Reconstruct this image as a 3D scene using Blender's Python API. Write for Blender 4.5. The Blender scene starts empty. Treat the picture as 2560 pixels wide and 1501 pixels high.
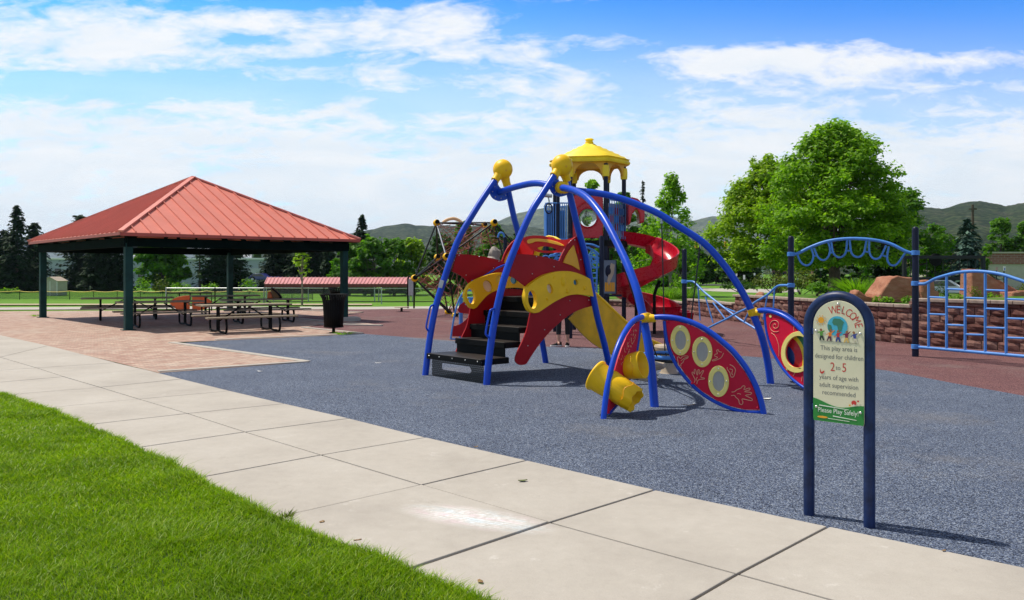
import bpy, bmesh, math, random
import numpy as np
from mathutils import Vector as V, Matrix, Quaternion
from mathutils.geometry import tessellate_polygon, delaunay_2d_cdt
random.seed(7); RNG = np.random.default_rng(7)
sc = bpy.context.scene
COL = sc.collection
R = math.radians

# ------------------------------------------------------------------ camera, sky, sun, exposure
F, CX, HZ, EYE = 2077.0, 1280.0, 681.0, 1.65        # focal length and horizon in photo pixels, eye height in metres
CAM = V((0, 0, EYE))
cam_d = bpy.data.cameras.new('camera'); cam = bpy.data.objects.new('camera', cam_d); COL.objects.link(cam)
cam.location = CAM; cam.rotation_euler = (R(90), 0, 0)
cam_d.lens = 36 * F / 2560; cam_d.shift_y = -(750.5 - HZ) / 2560
cam_d.clip_start = .05; cam_d.clip_end = 30000
sc.camera = cam
sc.view_settings.view_transform = 'Standard'; sc.view_settings.look = 'None'
sc.view_settings.exposure = 0.12; sc.view_settings.gamma = 1.0
sc.cycles.max_bounces = 8; sc.cycles.transparent_max_bounces = 12; sc.cycles.volume_bounces = 0
sc.cycles.sample_clamp_indirect = 6

SUN_EL, SUN_AZ = R(61), math.atan2(-.88, .48)       # azimuth clockwise from +Y
sun_dir = V((math.sin(SUN_AZ) * math.cos(SUN_EL), math.cos(SUN_AZ) * math.cos(SUN_EL), math.sin(SUN_EL)))
sl = bpy.data.lights.new('sun', 'SUN'); sl.energy = 4.8; sl.angle = R(.55); sl.color = (1, .94, .83)
so = bpy.data.objects.new('sun', sl); COL.objects.link(so)
so.rotation_euler = sun_dir.to_track_quat('Z', 'Y').to_euler(); so.location = (-20, 20, 60)

W = bpy.data.worlds.new('World'); sc.world = W; W.use_nodes = True
wt = W.node_tree; wn = wt.nodes; wl = wt.links
for n in list(wn): wn.remove(n)
def WM(op, a, b=None, c=None, clamp=False):
    n = wn.new('ShaderNodeMath'); n.operation = op; n.use_clamp = clamp
    for i, x in enumerate((a, b, c)):
        if x is None: continue
        if isinstance(x, (int, float)): n.inputs[i].default_value = x
        else: wl.new(x, n.inputs[i])
    return n.outputs[0]
def WS(x, lo, hi):
    n = wn.new('ShaderNodeMapRange'); n.interpolation_type = 'SMOOTHSTEP'
    wl.new(x, n.inputs[0]); n.inputs[1].default_value = lo; n.inputs[2].default_value = hi
    return n.outputs[0]
out = wn.new('ShaderNodeOutputWorld'); bg = wn.new('ShaderNodeBackground'); wl.new(bg.outputs[0], out.inputs[0])
bg.inputs[1].default_value = .1
sky = wn.new('ShaderNodeTexSky'); sky.sky_type = 'NISHITA'; sky.sun_disc = False
sky.sun_elevation = SUN_EL; sky.sun_rotation = SUN_AZ; sky.altitude = 1700; sky.air_density = 1.0; sky.dust_density = .3; sky.ozone_density = 2.5
hs = wn.new('ShaderNodeHueSaturation'); hs.inputs['Saturation'].default_value = 1.35; hs.inputs['Value'].default_value = 1.0
wl.new(sky.outputs[0], hs.inputs['Color'])
tc = wn.new('ShaderNodeTexCoord'); sep = wn.new('ShaderNodeSeparateXYZ'); wl.new(tc.outputs['Generated'], sep.inputs[0])
ay = WM('MAXIMUM', WM('ABSOLUTE', sep.outputs[1]), .25)
U0 = WM('MULTIPLY_ADD', WM('DIVIDE', sep.outputs[0], ay), .8113, .5)
V0 = WM('SUBTRACT', .4537, WM('MULTIPLY', WM('DIVIDE', sep.outputs[2], ay), 1.3837))
def wnoise(sx, sy, scale, detail, rough=.55, off=0.0, dist=0.0):
    cb = wn.new('ShaderNodeCombineXYZ'); wl.new(WM('MULTIPLY', U0, sx), cb.inputs[0]); wl.new(WM('MULTIPLY', V0, sy), cb.inputs[1]); cb.inputs[2].default_value = off
    n = wn.new('ShaderNodeTexNoise'); n.inputs['Scale'].default_value = scale; n.inputs['Detail'].default_value = detail
    n.inputs['Roughness'].default_value = rough; n.inputs['Distortion'].default_value = dist
    wl.new(cb.outputs[0], n.inputs['Vector']); return n
wz = wnoise(2, 2.4, 5, 5, .6, 3.1); wsep = wn.new('ShaderNodeSeparateColor'); wl.new(wz.outputs['Color'], wsep.inputs[0])
U = WM('MULTIPLY_ADD', WM('SUBTRACT', wsep.outputs[0], .5), .16, U0)
Vv = WM('MULTIPLY_ADD', WM('SUBTRACT', wsep.outputs[1], .5), .07, V0)
def blob(u0, v0, su, sv, amp):
    a = WM('MULTIPLY', WM('SUBTRACT', U, u0), 1 / su); b = WM('MULTIPLY', WM('SUBTRACT', Vv, v0), 1 / sv)
    d = WM('ADD', WM('MULTIPLY', a, a), WM('MULTIPLY', b, b))
    return WM('MULTIPLY', WM('POWER', 2.71828, WM('MULTIPLY', d, -1)), amp)
HI = WS(V0, -.45, -.02)                               # 0 overhead, 1 in the low band of sky
tc_ = wn.new('ShaderNodeMix'); tc_.data_type = 'RGBA'; tc_.inputs[6].default_value = (.55, .62, .66, 1); wl.new(HI, tc_.inputs[0])  # overhead sky outside the view is dimmed to weaken the fill light
tl_ = wn.new('ShaderNodeMix'); tl_.data_type = 'RGBA'; wl.new(WS(WM('ADD', U0, WM('MULTIPLY', V0, -2.2)), .0, .85), tl_.inputs[0]); tl_.inputs[6].default_value = (1.15, 2.1, 2.05, 1); tl_.inputs[7].default_value = (.42, 1.45, 2.05, 1)
wl.new(tl_.outputs[2], tc_.inputs[7])
tint = wn.new('ShaderNodeMix'); tint.data_type = 'RGBA'; tint.blend_type = 'MULTIPLY'; tint.inputs[0].default_value = 1
wl.new(hs.outputs[0], tint.inputs[6]); wl.new(tc_.outputs[2], tint.inputs[7])
cov = WM('ADD', WM('MULTIPLY', WS(V0, .05, .30), 1.0), .16)
for b in [(0.250, 0.060, 0.264, 0.077, 0.21), (0.040, 0.050, 0.110, 0.066, 0.46), (0.130, 0.080, 0.132, 0.035, 0.44), (0.190, 0.030, 0.055, 0.022, 0.30), (0.290, 0.035, 0.077, 0.022, 0.37), (0.350, 0.055, 0.066, 0.022, 0.41), (0.420, 0.035, 0.055, 0.028, 0.37), (0.395, 0.070, 0.055, 0.022, 0.30), (0.290, 0.085, 0.055, 0.013, 0.26), (0.470, 0.085, 0.050, 0.022, 0.37), (0.445, 0.040, 0.022, 0.022, 0.22), (0.500, 0.075, 0.055, 0.022, 0.30), (0.380, 0.115, 0.110, 0.028, 0.26), (0.530, 0.110, 0.055, 0.028, 0.26), (0.750, 0.090, 0.100, 0.034, 0.85), (0.790, 0.070, 0.033, 0.018, 0.44), (0.700, 0.115, 0.077, 0.028, 0.44), (0.950, 0.098, 0.110, 0.015, 0.67), (0.830, 0.115, 0.110, 0.022, 0.37), (0.620, 0.045, 0.033, 0.015, 0.26), (0.600, 0.065, 0.033, 0.011, 0.22), (0.560, 0.155, 0.066, 0.022, 0.22), (0.130, 0.137, 0.143, 0.020, -0.60), (0.240, 0.148, 0.088, 0.013, -0.48), (0.270, 0.068, 0.033, 0.013, -0.48), (0.240, 0.003, 0.154, 0.013, -0.44), (0.330, 0.095, 0.066, 0.011, -0.36), (0.450, 0.105, 0.033, 0.013, -0.32), (0.475, 0.055, 0.017, 0.033, -0.32), (0.540, 0.040, 0.055, 0.033, -0.28), (0.600, 0.100, 0.055, 0.020, -0.44), (0.640, 0.130, 0.033, 0.020, -0.40), (0.900, 0.030, 0.176, 0.050, -0.72), (0.680, 0.030, 0.110, 0.044, -0.48), (0.400, 0.005, 0.066, 0.007, -0.16), (0.420, 0.165, 0.110, 0.013, -0.28), (0.620, 0.175, 0.066, 0.013, -0.20)]:
    cov = WM('ADD', cov, blob(*b))
nz = wnoise(3.4, 6.0, 4.0, 10, .60, 1.7, .6); nf = wnoise(9, 15, 3.5, 8, .66, 5.0, .5)
cov = WM('ADD', cov, WM('MULTIPLY', WM('SUBTRACT', 1.0, WS(V0, -.45, -.02)), .38))  # extra cloud overhead, out of view, added to whiten the fill light
nn = WM('ADD', WM('MULTIPLY', WM('SUBTRACT', nz.outputs[0], .5), 2.0), WM('MULTIPLY', WM('SUBTRACT', nf.outputs[0], .5), 1.25))
al = WS(WM('ADD', cov, nn), -.10, 1.15)
al = WM('MULTIPLY', WM('MAXIMUM', al, WM('MULTIPLY_ADD', WS(V0, -.02, .24), .55, .04)), .97)
bz = wnoise(2.5, 6, 3, 8, .6, 9.0, .5)
ccl = wn.new('ShaderNodeMix'); ccl.data_type = 'RGBA'; ccl.inputs[6].default_value = (7.9, 8.5, 9.0, 1); ccl.inputs[7].default_value = (9.1, 9.2, 9.3, 1)
wl.new(WS(WM('ADD', bz.outputs[0], WM('MULTIPLY', WM('SUBTRACT', .2, V0), .6)), .28, .68), ccl.inputs[0])
dm_ = wn.new('ShaderNodeMix'); dm_.data_type = 'RGBA'; wl.new(HI, dm_.inputs[0]); dm_.inputs[6].default_value = (5.2, 5.15, 5.0, 1); wl.new(ccl.outputs[2], dm_.inputs[7])
cm = wn.new('ShaderNodeMix'); cm.data_type = 'RGBA'; wl.new(al, cm.inputs[0]); wl.new(tint.outputs[2], cm.inputs[6]); wl.new(dm_.outputs[2], cm.inputs[7])
wl.new(cm.outputs[2], bg.inputs[0])

# ------------------------------------------------------------------ geometry helpers
def gz(X, Y):                                        # the playing field falls away beyond the playground, on the left
    t = X / max(Y, 1.0); l = min(1, max(0, (.12 - t) / .17)); l = l * l * (3 - 2 * l)
    return -min(max(Y - 42, 0), 38) * .03 * l
def G(px, py, z=0.0):
    Y = F * (EYE - z) / (py - HZ)
    return V(((px - CX) / F * Y, Y, z))
def GD(px, py):                                      # ground point on the falling field
    z = 0.0
    for _ in range(40):
        p = G(px, py, z); z = .5 * z + .5 * gz(p.x, p.y)
    return V((p.x, p.y, gz(p.x, p.y)))
def AT(px, py, Y): return V(((px - CX) / F * Y, Y, EYE + (HZ - py) / F * Y))
def PL(px, py, P0, d):                               # point of an upright plane (through P0, along d)
    r = V(((px - CX) / F, 1, (HZ - py) / F)); n = V((-d.y, d.x, 0))
    return CAM + r * ((P0 - CAM).dot(n) / r.dot(n))
def spline(pts, k=6, closed=False):
    P = [V(p) for p in pts]; n = len(P); o = []
    for i in range(n if closed else n - 1):
        if closed: a, b, c, d = P[(i - 1) % n], P[i], P[(i + 1) % n], P[(i + 2) % n]
        else: a, b, c, d = P[max(i - 1, 0)], P[i], P[i + 1], P[min(i + 2, n - 1)]
        for j in range(k):
            t = j / k
            o.append(.5 * ((2 * b) + (c - a) * t + (2 * a - 5 * b + 4 * c - d) * t * t + (3 * b - a - 3 * c + d) * t ** 3))
    if not closed: o.append(P[-1])
    return o
def spline2(pts, k=6, closed=False):
    return [(p.x, p.y) for p in spline([(a, b, 0) for a, b in pts], k, closed)]

ORG = {}
class MB:
    def __init__(s): s.v = []; s.f = []; s.cut = []
    def add(s, vs, fs):
        o = len(s.v); s.cut.append((o, len(s.f))); s.v += [tuple(v) for v in vs]; s.f += [tuple(i + o for i in f) for f in fs]; return s
    def box(s, c, size, rz=0.0, M=None):
        x, y, z = size[0] / 2, size[1] / 2, size[2] / 2
        vs = [V((a * x, b * y, d * z)) for d in (-1, 1) for a, b in ((-1, -1), (1, -1), (1, 1), (-1, 1))]
        Mx = M if M is not None else Matrix.Translation(V(c)) @ Matrix.Rotation(rz, 4, 'Z')
        return s.add([Mx @ v for v in vs], [(3, 2, 1, 0), (4, 5, 6, 7), (0, 1, 5, 4), (1, 2, 6, 5), (2, 3, 7, 6), (3, 0, 4, 7)])
    def bar(s, a, b, w, h, up=V((0, 0, 1))):         # rectangular bar from a to b
        a = V(a); b = V(b); d = (b - a); L = d.length; x = d / L
        y = up.cross(x); y = y.normalized() if y.length > 1e-6 else V((0, 1, 0)); z = x.cross(y)
        M = Matrix(((x.x, y.x, z.x, 0), (x.y, y.y, z.y, 0), (x.z, y.z, z.z, 0), (0, 0, 0, 1)))
        return s.box(0, (L, w, h), M=Matrix.Translation((a + b) / 2) @ M)
    def tube(s, pts, r, n=8, closed=False, cap=True):
        P = [V(p) for p in pts]; m = len(P); rs = r if isinstance(r, (list, tuple)) else [r] * m
        T = []
        for i in range(m):
            t = (P[(i + 1) % m] - P[(i - 1) % m]) if closed else (P[min(i + 1, m - 1)] - P[max(i - 1, 0)])
            T.append(t.normalized() if t.length > 1e-9 else V((0, 0, 1)))
        u = T[0].orthogonal().normalized(); vs = []
        for i in range(m):
            if i: u = T[i - 1].rotation_difference(T[i]) @ u
            u = (u - T[i] * u.dot(T[i])).normalized(); w = T[i].cross(u)
            for k in range(n):
                a = 2 * math.pi * k / n; vs.append(P[i] + (u * math.cos(a) + w * math.sin(a)) * rs[i])
        fs = []
        for i in range(m if closed else m - 1):
            j = (i + 1) % m
            for k in range(n):
                l = (k + 1) % n; fs.append((i * n + k, i * n + l, j * n + l, j * n + k))
        if cap and not closed: fs += [tuple(range(n))[::-1], tuple((m - 1) * n + k for k in range(n))]
        return s.add(vs, fs)
    def lathe(s, prof, n=16, M=Matrix.Identity(4), cap=True):
        vs = [M @ V((r * math.cos(2 * math.pi * k / n), r * math.sin(2 * math.pi * k / n), z)) for r, z in prof for k in range(n)]
        fs = [(i * n + k, i * n + (k + 1) % n, (i + 1) * n + (k + 1) % n, (i + 1) * n + k) for i in range(len(prof) - 1) for k in range(n)]
        if cap: fs += [tuple(range(n))[::-1], tuple((len(prof) - 1) * n + k for k in range(n))]
        return s.add(vs, fs)
    def ball(s, c, r, n=16, m=10, M=None):
        r3 = V((r, r, r)) if isinstance(r, (int, float)) else V(r)
        Mx = Matrix.Translation(V(c)) @ (M if M is not None else Matrix.Identity(4)) @ Matrix.Diagonal((r3.x, r3.y, r3.z, 1))
        prof = [(math.sin(math.pi * i / m), -math.cos(math.pi * i / m)) for i in range(m + 1)]
        prof[0] = (.02, -1); prof[-1] = (.02, 1)
        return s.lathe(prof, n, Mx)
    def prism(s, loops, nrm, thick, two=True):       # planar outline (first loop) with holes, thickened along nrm
        loops = [[V(p) for p in l] for l in loops]; nrm = V(nrm).normalized()
        pts = [p for l in loops for p in l]; N = len(pts)
        tris = tessellate_polygon(loops)
        h = nrm * thick / 2; vs = [p + h for p in pts] + [p - h for p in pts]; fs = []
        for t in tris:
            a, b, c = (pts[i] for i in t)
            if (b - a).cross(c - a).dot(nrm) < 0: t = t[::-1]
            fs.append(tuple(t)); fs.append(tuple(N + i for i in t[::-1]))
        o = 0
        for li, l in enumerate(loops):
            n = len(l); ar = V((0, 0, 0))
            for i in range(n): ar += l[i].cross(l[(i + 1) % n])
            ccw = ar.dot(nrm) > 0
            if li: ccw = not ccw
            for i in range(n):
                a, b = o + i, o + (i + 1) % n
                fs.append((b, a, N + a, N + b) if ccw else (a, b, N + b, N + a))
            o += n
        return s.add(vs, fs)
    def sheet(s, poly, z=None, thick=0.0):           # flat ground sheet with an uneven outline
        P = [V((p[0], p[1], z if z is not None else p[2])) for p in poly]
        if thick: return s.prism([[p - V((0, 0, thick / 2)) for p in P]], (0, 0, 1), thick)
        tris = tessellate_polygon([P]); fs = []
        for t in tris:
            a, b, c = (P[i] for i in t)
            fs.append(tuple(t) if (b - a).cross(c - a).z > 0 else tuple(t[::-1]))
        return s.add(P, fs)
    def build(s, name, m, parent=None, smooth=True, bevel=0.0, seg=2, ang=35):
        me = bpy.data.meshes.new(name); o = bpy.data.objects.new(name, me); COL.objects.link(o)
        org = V((0, 0, 0)); p = parent
        while p is not None:
            org += ORG.get(p.name, V((0, 0, 0))); p = p.parent
        vs = [(a - org.x, b - org.y, c - org.z) for a, b, c in s.v]
        me.from_pydata(vs, [], s.f); me.materials.append(m)
        if smooth and s.f:
            me.polygons.foreach_set('use_smooth', [True] * len(me.polygons)); me.set_sharp_from_angle(angle=R(ang))
        if bevel:
            b = o.modifiers.new('edge', 'BEVEL'); b.width = bevel; b.segments = seg; b.limit_method = 'ANGLE'; b.angle_limit = R(40)
        if parent is not None: o.parent = parent
        return o
def build_each(mb, name, m, parent, **k):                # every piece of a builder as a part of its own
    out_ = []; cut = mb.cut + [(len(mb.v), len(mb.f))]
    for (v0, f0), (v1, f1) in zip(cut, cut[1:]):
        q = MB(); q.v = mb.v[v0:v1]; q.f = [tuple(i - v0 for i in f) for f in mb.f[f0:f1]]; out_.append(q.build(name, m, parent, **k))
    return out_
def npmesh(name, verts, quads, m, parent=None, smooth=False):
    me = bpy.data.meshes.new(name); verts = np.asarray(verts, np.float32); quads = np.asarray(quads, np.int32)
    if parent is not None:
        org = ORG.get(parent.name, V((0, 0, 0))); verts = verts - np.array(org, np.float32)
    k = quads.shape[1]
    me.vertices.add(len(verts)); me.vertices.foreach_set('co', verts.ravel())
    me.loops.add(quads.size); me.loops.foreach_set('vertex_index', quads.ravel())
    me.polygons.add(len(quads)); me.polygons.foreach_set('loop_start', np.arange(0, quads.size, k, dtype=np.int32))
    try: me.polygons.foreach_set('loop_total', np.full(len(quads), k, np.int32))
    except Exception: pass
    me.polygons.foreach_set('use_smooth', np.full(len(quads), smooth))
    me.update(calc_edges=True); me.materials.append(m)
    o = bpy.data.objects.new(name, me); COL.objects.link(o)
    if parent is not None: o.parent = parent
    return o
def tag(o, label, cat, group=None):
    o['label'] = label; o['category'] = cat
    if group: o['group'] = group
    return o
def thing(name, label, cat, loc=(0, 0, 0), group=None, world=True, rz=0.0):
    o = bpy.data.objects.new(name, None); COL.objects.link(o); o.location = loc; o.rotation_euler = (0, 0, rz)
    o.empty_display_size = .1
    if world: ORG[o.name] = V(loc)
    return tag(o, label, cat, group)
def structure(name, mb, m, smooth=False, **k):
    o = mb.build(name, m, None, smooth, **k); o['kind'] = 'structure'; return o
def dup(root, loc, rz=0.0, scale=1.0, label=None, group=None):
    def cp(o, par):
        c = o.copy(); COL.objects.link(c)
        if par is not None: c.parent = par
        for ch in list(o.children): cp(ch, c)
        return c
    r = cp(root, None); r.location = loc; r.rotation_euler = (0, 0, rz)
    r.scale = (scale,) * 3 if isinstance(scale, (int, float)) else scale
    if label: r['label'] = label
    if group: r['group'] = group
    return r
def text_geo(body, size, align='CENTER'):
    cu = bpy.data.curves.new('lettering', 'FONT'); cu.body = body; cu.size = size; cu.align_x = align; cu.resolution_u = 3
    o = bpy.data.objects.new('lettering', cu); COL.objects.link(o); bpy.context.view_layer.update()
    dg = bpy.context.evaluated_depsgraph_get(); ev = o.evaluated_get(dg); me = ev.to_mesh()
    vs = [v.co.copy() for v in me.vertices]; fs = [tuple(p.vertices) for p in me.polygons]; ev.to_mesh_clear()
    bpy.data.objects.remove(o); bpy.data.curves.remove(cu)
    return vs, fs

# ------------------------------------------------------------------ materials
class NT:
    def __init__(s, name):
        s.m = bpy.data.materials.new(name); s.m.use_nodes = True; s.t = s.m.node_tree; s.n = s.t.nodes; s.l = s.t.links
        s.p = s.n['Principled BSDF']; s.out = s.n['Material Output']
    def new(s, k): return s.n.new(k)
    def link(s, a, b): s.l.new(a, b)
    def coord(s, scale=(1, 1, 1), kind='Object', rot=(0, 0, 0)):
        t = s.new('ShaderNodeTexCoord'); m = s.new('ShaderNodeMapping'); s.link(t.outputs[kind], m.inputs[0])
        m.inputs['Scale'].default_value = scale; m.inputs['Rotation'].default_value = rot; return m.outputs[0]
    def noise(s, co, scale, detail=4, rough=.55):
        n = s.new('ShaderNodeTexNoise'); n.inputs['Scale'].default_value = scale; n.inputs['Detail'].default_value = detail; n.inputs['Roughness'].default_value = rough
        s.link(co, n.inputs['Vector']); return n.outputs[0]
    def ramp(s, x, stops, interp='LINEAR'):
        r = s.new('ShaderNodeValToRGB'); r.color_ramp.interpolation = interp; e = r.color_ramp.elements
        while len(e) < len(stops): e.new(.5)
        for k, (pos, c) in enumerate(stops): e[k].position = pos; e[k].color = (*c, 1) if len(c) == 3 else c
        s.link(x, r.inputs[0]); return r.outputs[0]
    def mix(s, f, a, b, mode='MIX'):
        m = s.new('ShaderNodeMix'); m.data_type = 'RGBA'; m.blend_type = mode
        for x, i in ((f, 0), (a, 6), (b, 7)):
            if isinstance(x, (int, float)): m.inputs[i].default_value = x
            elif isinstance(x, tuple): m.inputs[i].default_value = (*x, 1)
            else: s.link(x, m.inputs[i])
        return m.outputs[2]
    def math(s, op, a, b=None, clamp=False):
        n = s.new('ShaderNodeMath'); n.operation = op; n.use_clamp = clamp
        for i, x in enumerate((a, b)):
            if x is None: continue
            if isinstance(x, (int, float)): n.inputs[i].default_value = x
            else: s.link(x, n.inputs[i])
        return n.outputs[0]
    def bump(s, h, strength=.3, dist=.01):
        b = s.new('ShaderNodeBump'); b.inputs['Strength'].default_value = strength; b.inputs['Distance'].default_value = dist
        s.link(h, b.inputs['Height']); s.link(b.outputs[0], s.p.inputs['Normal'])
    def base(s, c):
        if isinstance(c, tuple): s.p.inputs['Base Color'].default_value = (*c, 1)
        else: s.link(c, s.p.inputs['Base Color'])
    def set(s, **k):
        for a, b in k.items():
            a = {'rough': 'Roughness', 'metal': 'Metallic', 'coat': 'Coat Weight', 'spec': 'Specular IOR Level', 'trans': 'Transmission Weight', 'alpha': 'Alpha', 'ior': 'IOR'}[a]
            if isinstance(b, (int, float)): s.p.inputs[a].default_value = b
            else: s.link(b, s.p.inputs[a])
        return s
def paint(name, c, rough=.35, var=.18, scale=3.0, coat=0.0, bump=.0, bscale=60, metal=0.0, spec=.5, dirt=None):
    t = NT(name); co = t.coord(); n = t.noise(co, scale, 5)
    dk = tuple(x * (1 - var) for x in c); lt = tuple(min(1, x * (1 + var)) for x in c)
    col = t.ramp(n, [(.3, dk), (.7, lt)])
    if dirt:
        col = t.mix(t.ramp(t.noise(co, scale * 4, 6, .7), [(.55, (0, 0, 0)), (.75, (.5, .5, .5))]), col, dirt)
    t.base(col); rn = t.noise(co, scale * 6, 4)
    t.set(rough=t.math('MULTIPLY_ADD', rn, .25) if False else rough, coat=coat, metal=metal, spec=spec)
    r = t.new('ShaderNodeMapRange'); r.inputs[3].default_value = max(.05, rough - .1); r.inputs[4].default_value = min(1, rough + .12); t.link(rn, r.inputs[0]); t.link(r.outputs[0], t.p.inputs['Roughness'])
    if bump: t.bump(t.noise(co, bscale, 4), bump, .004)
    return t.m
def foliage(name, cols, trans=.35, rough=.55, nscale=.6, spec=.3):
    t = NT(name); g = t.new('ShaderNodeNewGeometry')
    col = t.ramp(g.outputs['Random Per Island'], [(i / (len(cols) - 1), c) for i, c in enumerate(cols)])
    n = t.noise(t.coord(), nscale, 3); col = t.mix(.55, col, t.ramp(n, [(.35, (.68, .72, .66)), (.65, (1.3, 1.22, 1.1))]), 'MULTIPLY')
    t.base(col); t.set(rough=rough, spec=spec)
    if trans:
        tr = t.new('ShaderNodeBsdfTranslucent'); t.link(t.mix(1.0, col, (1.25, 1.35, .55), 'MULTIPLY'), tr.inputs[0])
        mx = t.new('ShaderNodeMixShader'); mx.inputs[0].default_value = trans
        t.link(t.p.outputs[0], mx.inputs[1]); t.link(tr.outputs[0], mx.inputs[2]); t.link(mx.outputs[0], t.out.inputs[0])
    return t.m

M = {}
M['blue'] = paint('blue_powder_coat', (.005, .062, .52), .32, .14, 2, spec=.32)
M['lightblue'] = paint('light_blue_coating', (.07, .24, .64), .45, .14, 3, spec=.35)
M['navy'] = paint('navy_coating', (.005, .008, .028), .45, .2, 4, spec=.25)
M['signnavy'] = paint('sign_post_navy', (.008, .022, .085), .42, .45, 9, spec=.3, dirt=(.02, .035, .08))
M['red'] = paint('red_plastic_sheet', (.36, .004, .010), .5, .1, 2, spec=.25)
M['redhead'] = paint('bright_red_plastic', (.60, .007, .010), .5, .1, 2, spec=.25)
M['leafred'] = paint('crimson_panel', (.62, .006, .040), .5, .12, 2.5, spec=.25)
M['slidered'] = paint('slide_red', (.50, .004, .022), .28, .12, 3, spec=.45)
M['yellow'] = paint('yellow_plastic', (.93, .53, .006), .45, .1, 3, spec=.3)
M['gold'] = paint('golden_inlay', (.82, .38, .01), .45, .08, 3)
M['slideyellow'] = paint('slide_yellow', (.80, .44, .006), .4, .2, 4, spec=.3, dirt=(.35, .2, .03))
M['roofyellow'] = paint('roof_yellow', (.92, .66, .02), .5, .1, 3)
M['cream'] = paint('cream_plastic', (.86, .72, .22), .5, .06, 3, spec=.3)
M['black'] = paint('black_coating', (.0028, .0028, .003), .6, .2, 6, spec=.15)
M['darkmetal'] = paint('dark_metal', (.012, .014, .016), .5, .3, 10, spec=.3)
M['galv'] = paint('galvanised_steel', (.42, .44, .46), .4, .15, 14, metal=.8)
M['bolt'] = paint('bolt_steel', (.6, .6, .58), .3, .1, 30, metal=.9)
M['green'] = paint('dark_green_steel', (.008, .042, .040), .65, .3, 2.5, spec=.2, dirt=(.016, .07, .07))
M['wood'] = None
t = NT('weathered_boards'); co = t.coord((1, 14, 14)); n1 = t.noise(co, 3.2, 6, .6)
t.base(t.ramp(n1, [(.25, (.13, .095, .06)), (.5, (.25, .20, .135)), (.75, (.34, .28, .20))])); t.set(rough=.75); t.bump(n1, .35, .006); M['wood'] = t.m
M['white'] = paint('white_paint', (.78, .78, .76), .5, .05, 2)
M['beige'] = paint('beige_siding', (.42, .38, .31), .6, .1, 3)
M['tan'] = paint('tan_plastic', (.42, .34, .25), .55, .15, 4, bump=.2)
M['greyrock'] = paint('grey_climbing_rock', (.30, .26, .22), .7, .25, 3, bump=.4, bscale=25)
M['strutblue'] = paint('blue_grey_strut', (.10, .12, .17), .4, .2, 8)
M['cable'] = paint('black_cable', (.012, .011, .010), .55, .2, 20)
M['rope'] = paint('red_brown_rope', (.36, .12, .08), .8, .2, 20)
M['skin'] = paint('skin', (.50, .27, .19), .5, .06, 8)
M['blackcloth'] = paint('black_leggings', (.006, .006, .007), .8, .2, 20)
M['greycloth'] = paint('grey_cotton', (.20, .21, .23), .85, .1, 20)
M['hair'] = paint('brown_hair', (.05, .028, .015), .6, .3, 30)
M['orange'] = paint('orange_plastic', (.62, .11, .015), .45, .1, 3)
M['bark'] = paint('bark', (.085, .062, .043), .9, .35, 9, bump=.6, bscale=18)
M['palebark'] = paint('pale_bark', (.22, .19, .15), .9, .3, 9, bump=.5, bscale=20)
# ================================================================== SETTING
# ---- ground: one sheet to the horizon
t = NT('field_grass'); co = t.coord()
n1 = t.noise(co, .09, 4); n2 = t.noise(co, 2.2, 5, .65); n3 = t.noise(co, .012, 3)
wv = t.new('ShaderNodeTexWave'); wv.inputs['Scale'].default_value = .11; wv.inputs['Distortion'].default_value = 1.2; t.link(t.coord(rot=(0, 0, .5)), wv.inputs[0])
c = t.ramp(n2, [(.3, (.07, .17, .005)), (.7, (.125, .27, .012))]); c = t.mix(.45, c, t.ramp(n1, [(.35, (.7, .75, .7)), (.65, (1.3, 1.2, 1.2))]), 'MULTIPLY')
c = t.mix(.14, c, t.ramp(wv.outputs[0], [(.35, (.6, .65, .6)), (.65, (1.3, 1.3, 1.3))]), 'MULTIPLY')
t.base(c); t.set(rough=.85, spec=.15); t.bump(n2, .5, .03); M['field'] = t.m
ys = [-40, -20, -8, 0, 4, 8, 14, 20, 26, 32, 38, 42] + list(range(45, 82, 3)) + [82, 90, 110, 150, 250, 450, 800, 1500, 3000, 6000, 12000, 20000]
ts = [-3, -1.6, -1, -.7, -.5, -.35, -.25, -.15, -.1, -.06, -.02, .02, .06, .1, .14, .2, .3, .45, .7, 1, 1.6, 3]
mb = MB(); vs = []; fs = []
for Y in ys:
    for a in ts:
        X = a * max(abs(Y), 30); vs.append((X, Y, gz(X, Y) - .03))
nx = len(ts)
for i in range(len(ys) - 1):
    for j in range(nx - 1): fs.append((i * nx + j, i * nx + j + 1, (i + 1) * nx + j + 1, (i + 1) * nx + j))
structure('ground', mb.add(vs, fs), M['field'], True)

# ---- rubber surfaces
def rubber(name, stops, sc_=135):
    t = NT(name); co = t.coord(); v = t.new('ShaderNodeTexVoronoi'); v.inputs['Scale'].default_value = sc_; t.link(co, v.inputs['Vector'])
    sp = t.new('ShaderNodeSeparateColor'); t.link(v.outputs['Color'], sp.inputs[0])
    c = t.ramp(sp.outputs[0], stops)
    c = t.mix(.5, c, t.ramp(t.noise(co, 1.1, 5, .6), [(.3, (.70, .70, .73)), (.7, (1.25, 1.22, 1.17))]), 'MULTIPLY')
    st = t.noise(co, .33, 6, .7); c = t.mix(t.ramp(st, [(.54, (0, 0, 0)), (.72, (.42, .42, .42))]), c, (.22, .20, .18))
    t.base(c); t.set(rough=.85, spec=.25); t.bump(v.outputs['Distance'], .8, .006); return t.m
M['rubblue'] = rubber('blue_rubber_granules', [(0, (.008, .010, .018)), (.3, (.028, .038, .066)), (.55, (.076, .10, .168)), (.8, (.16, .20, .285)), (1, (.32, .355, .41))])
M['rubred'] = rubber('maroon_rubber_granules', [(0, (.035, .014, .014)), (.4, (.125, .052, .055)), (.75, (.19, .085, .085)), (1, (.30, .17, .16))], 110)
def wp(px, py): p = G(px, py); return (p.x, p.y)
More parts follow.
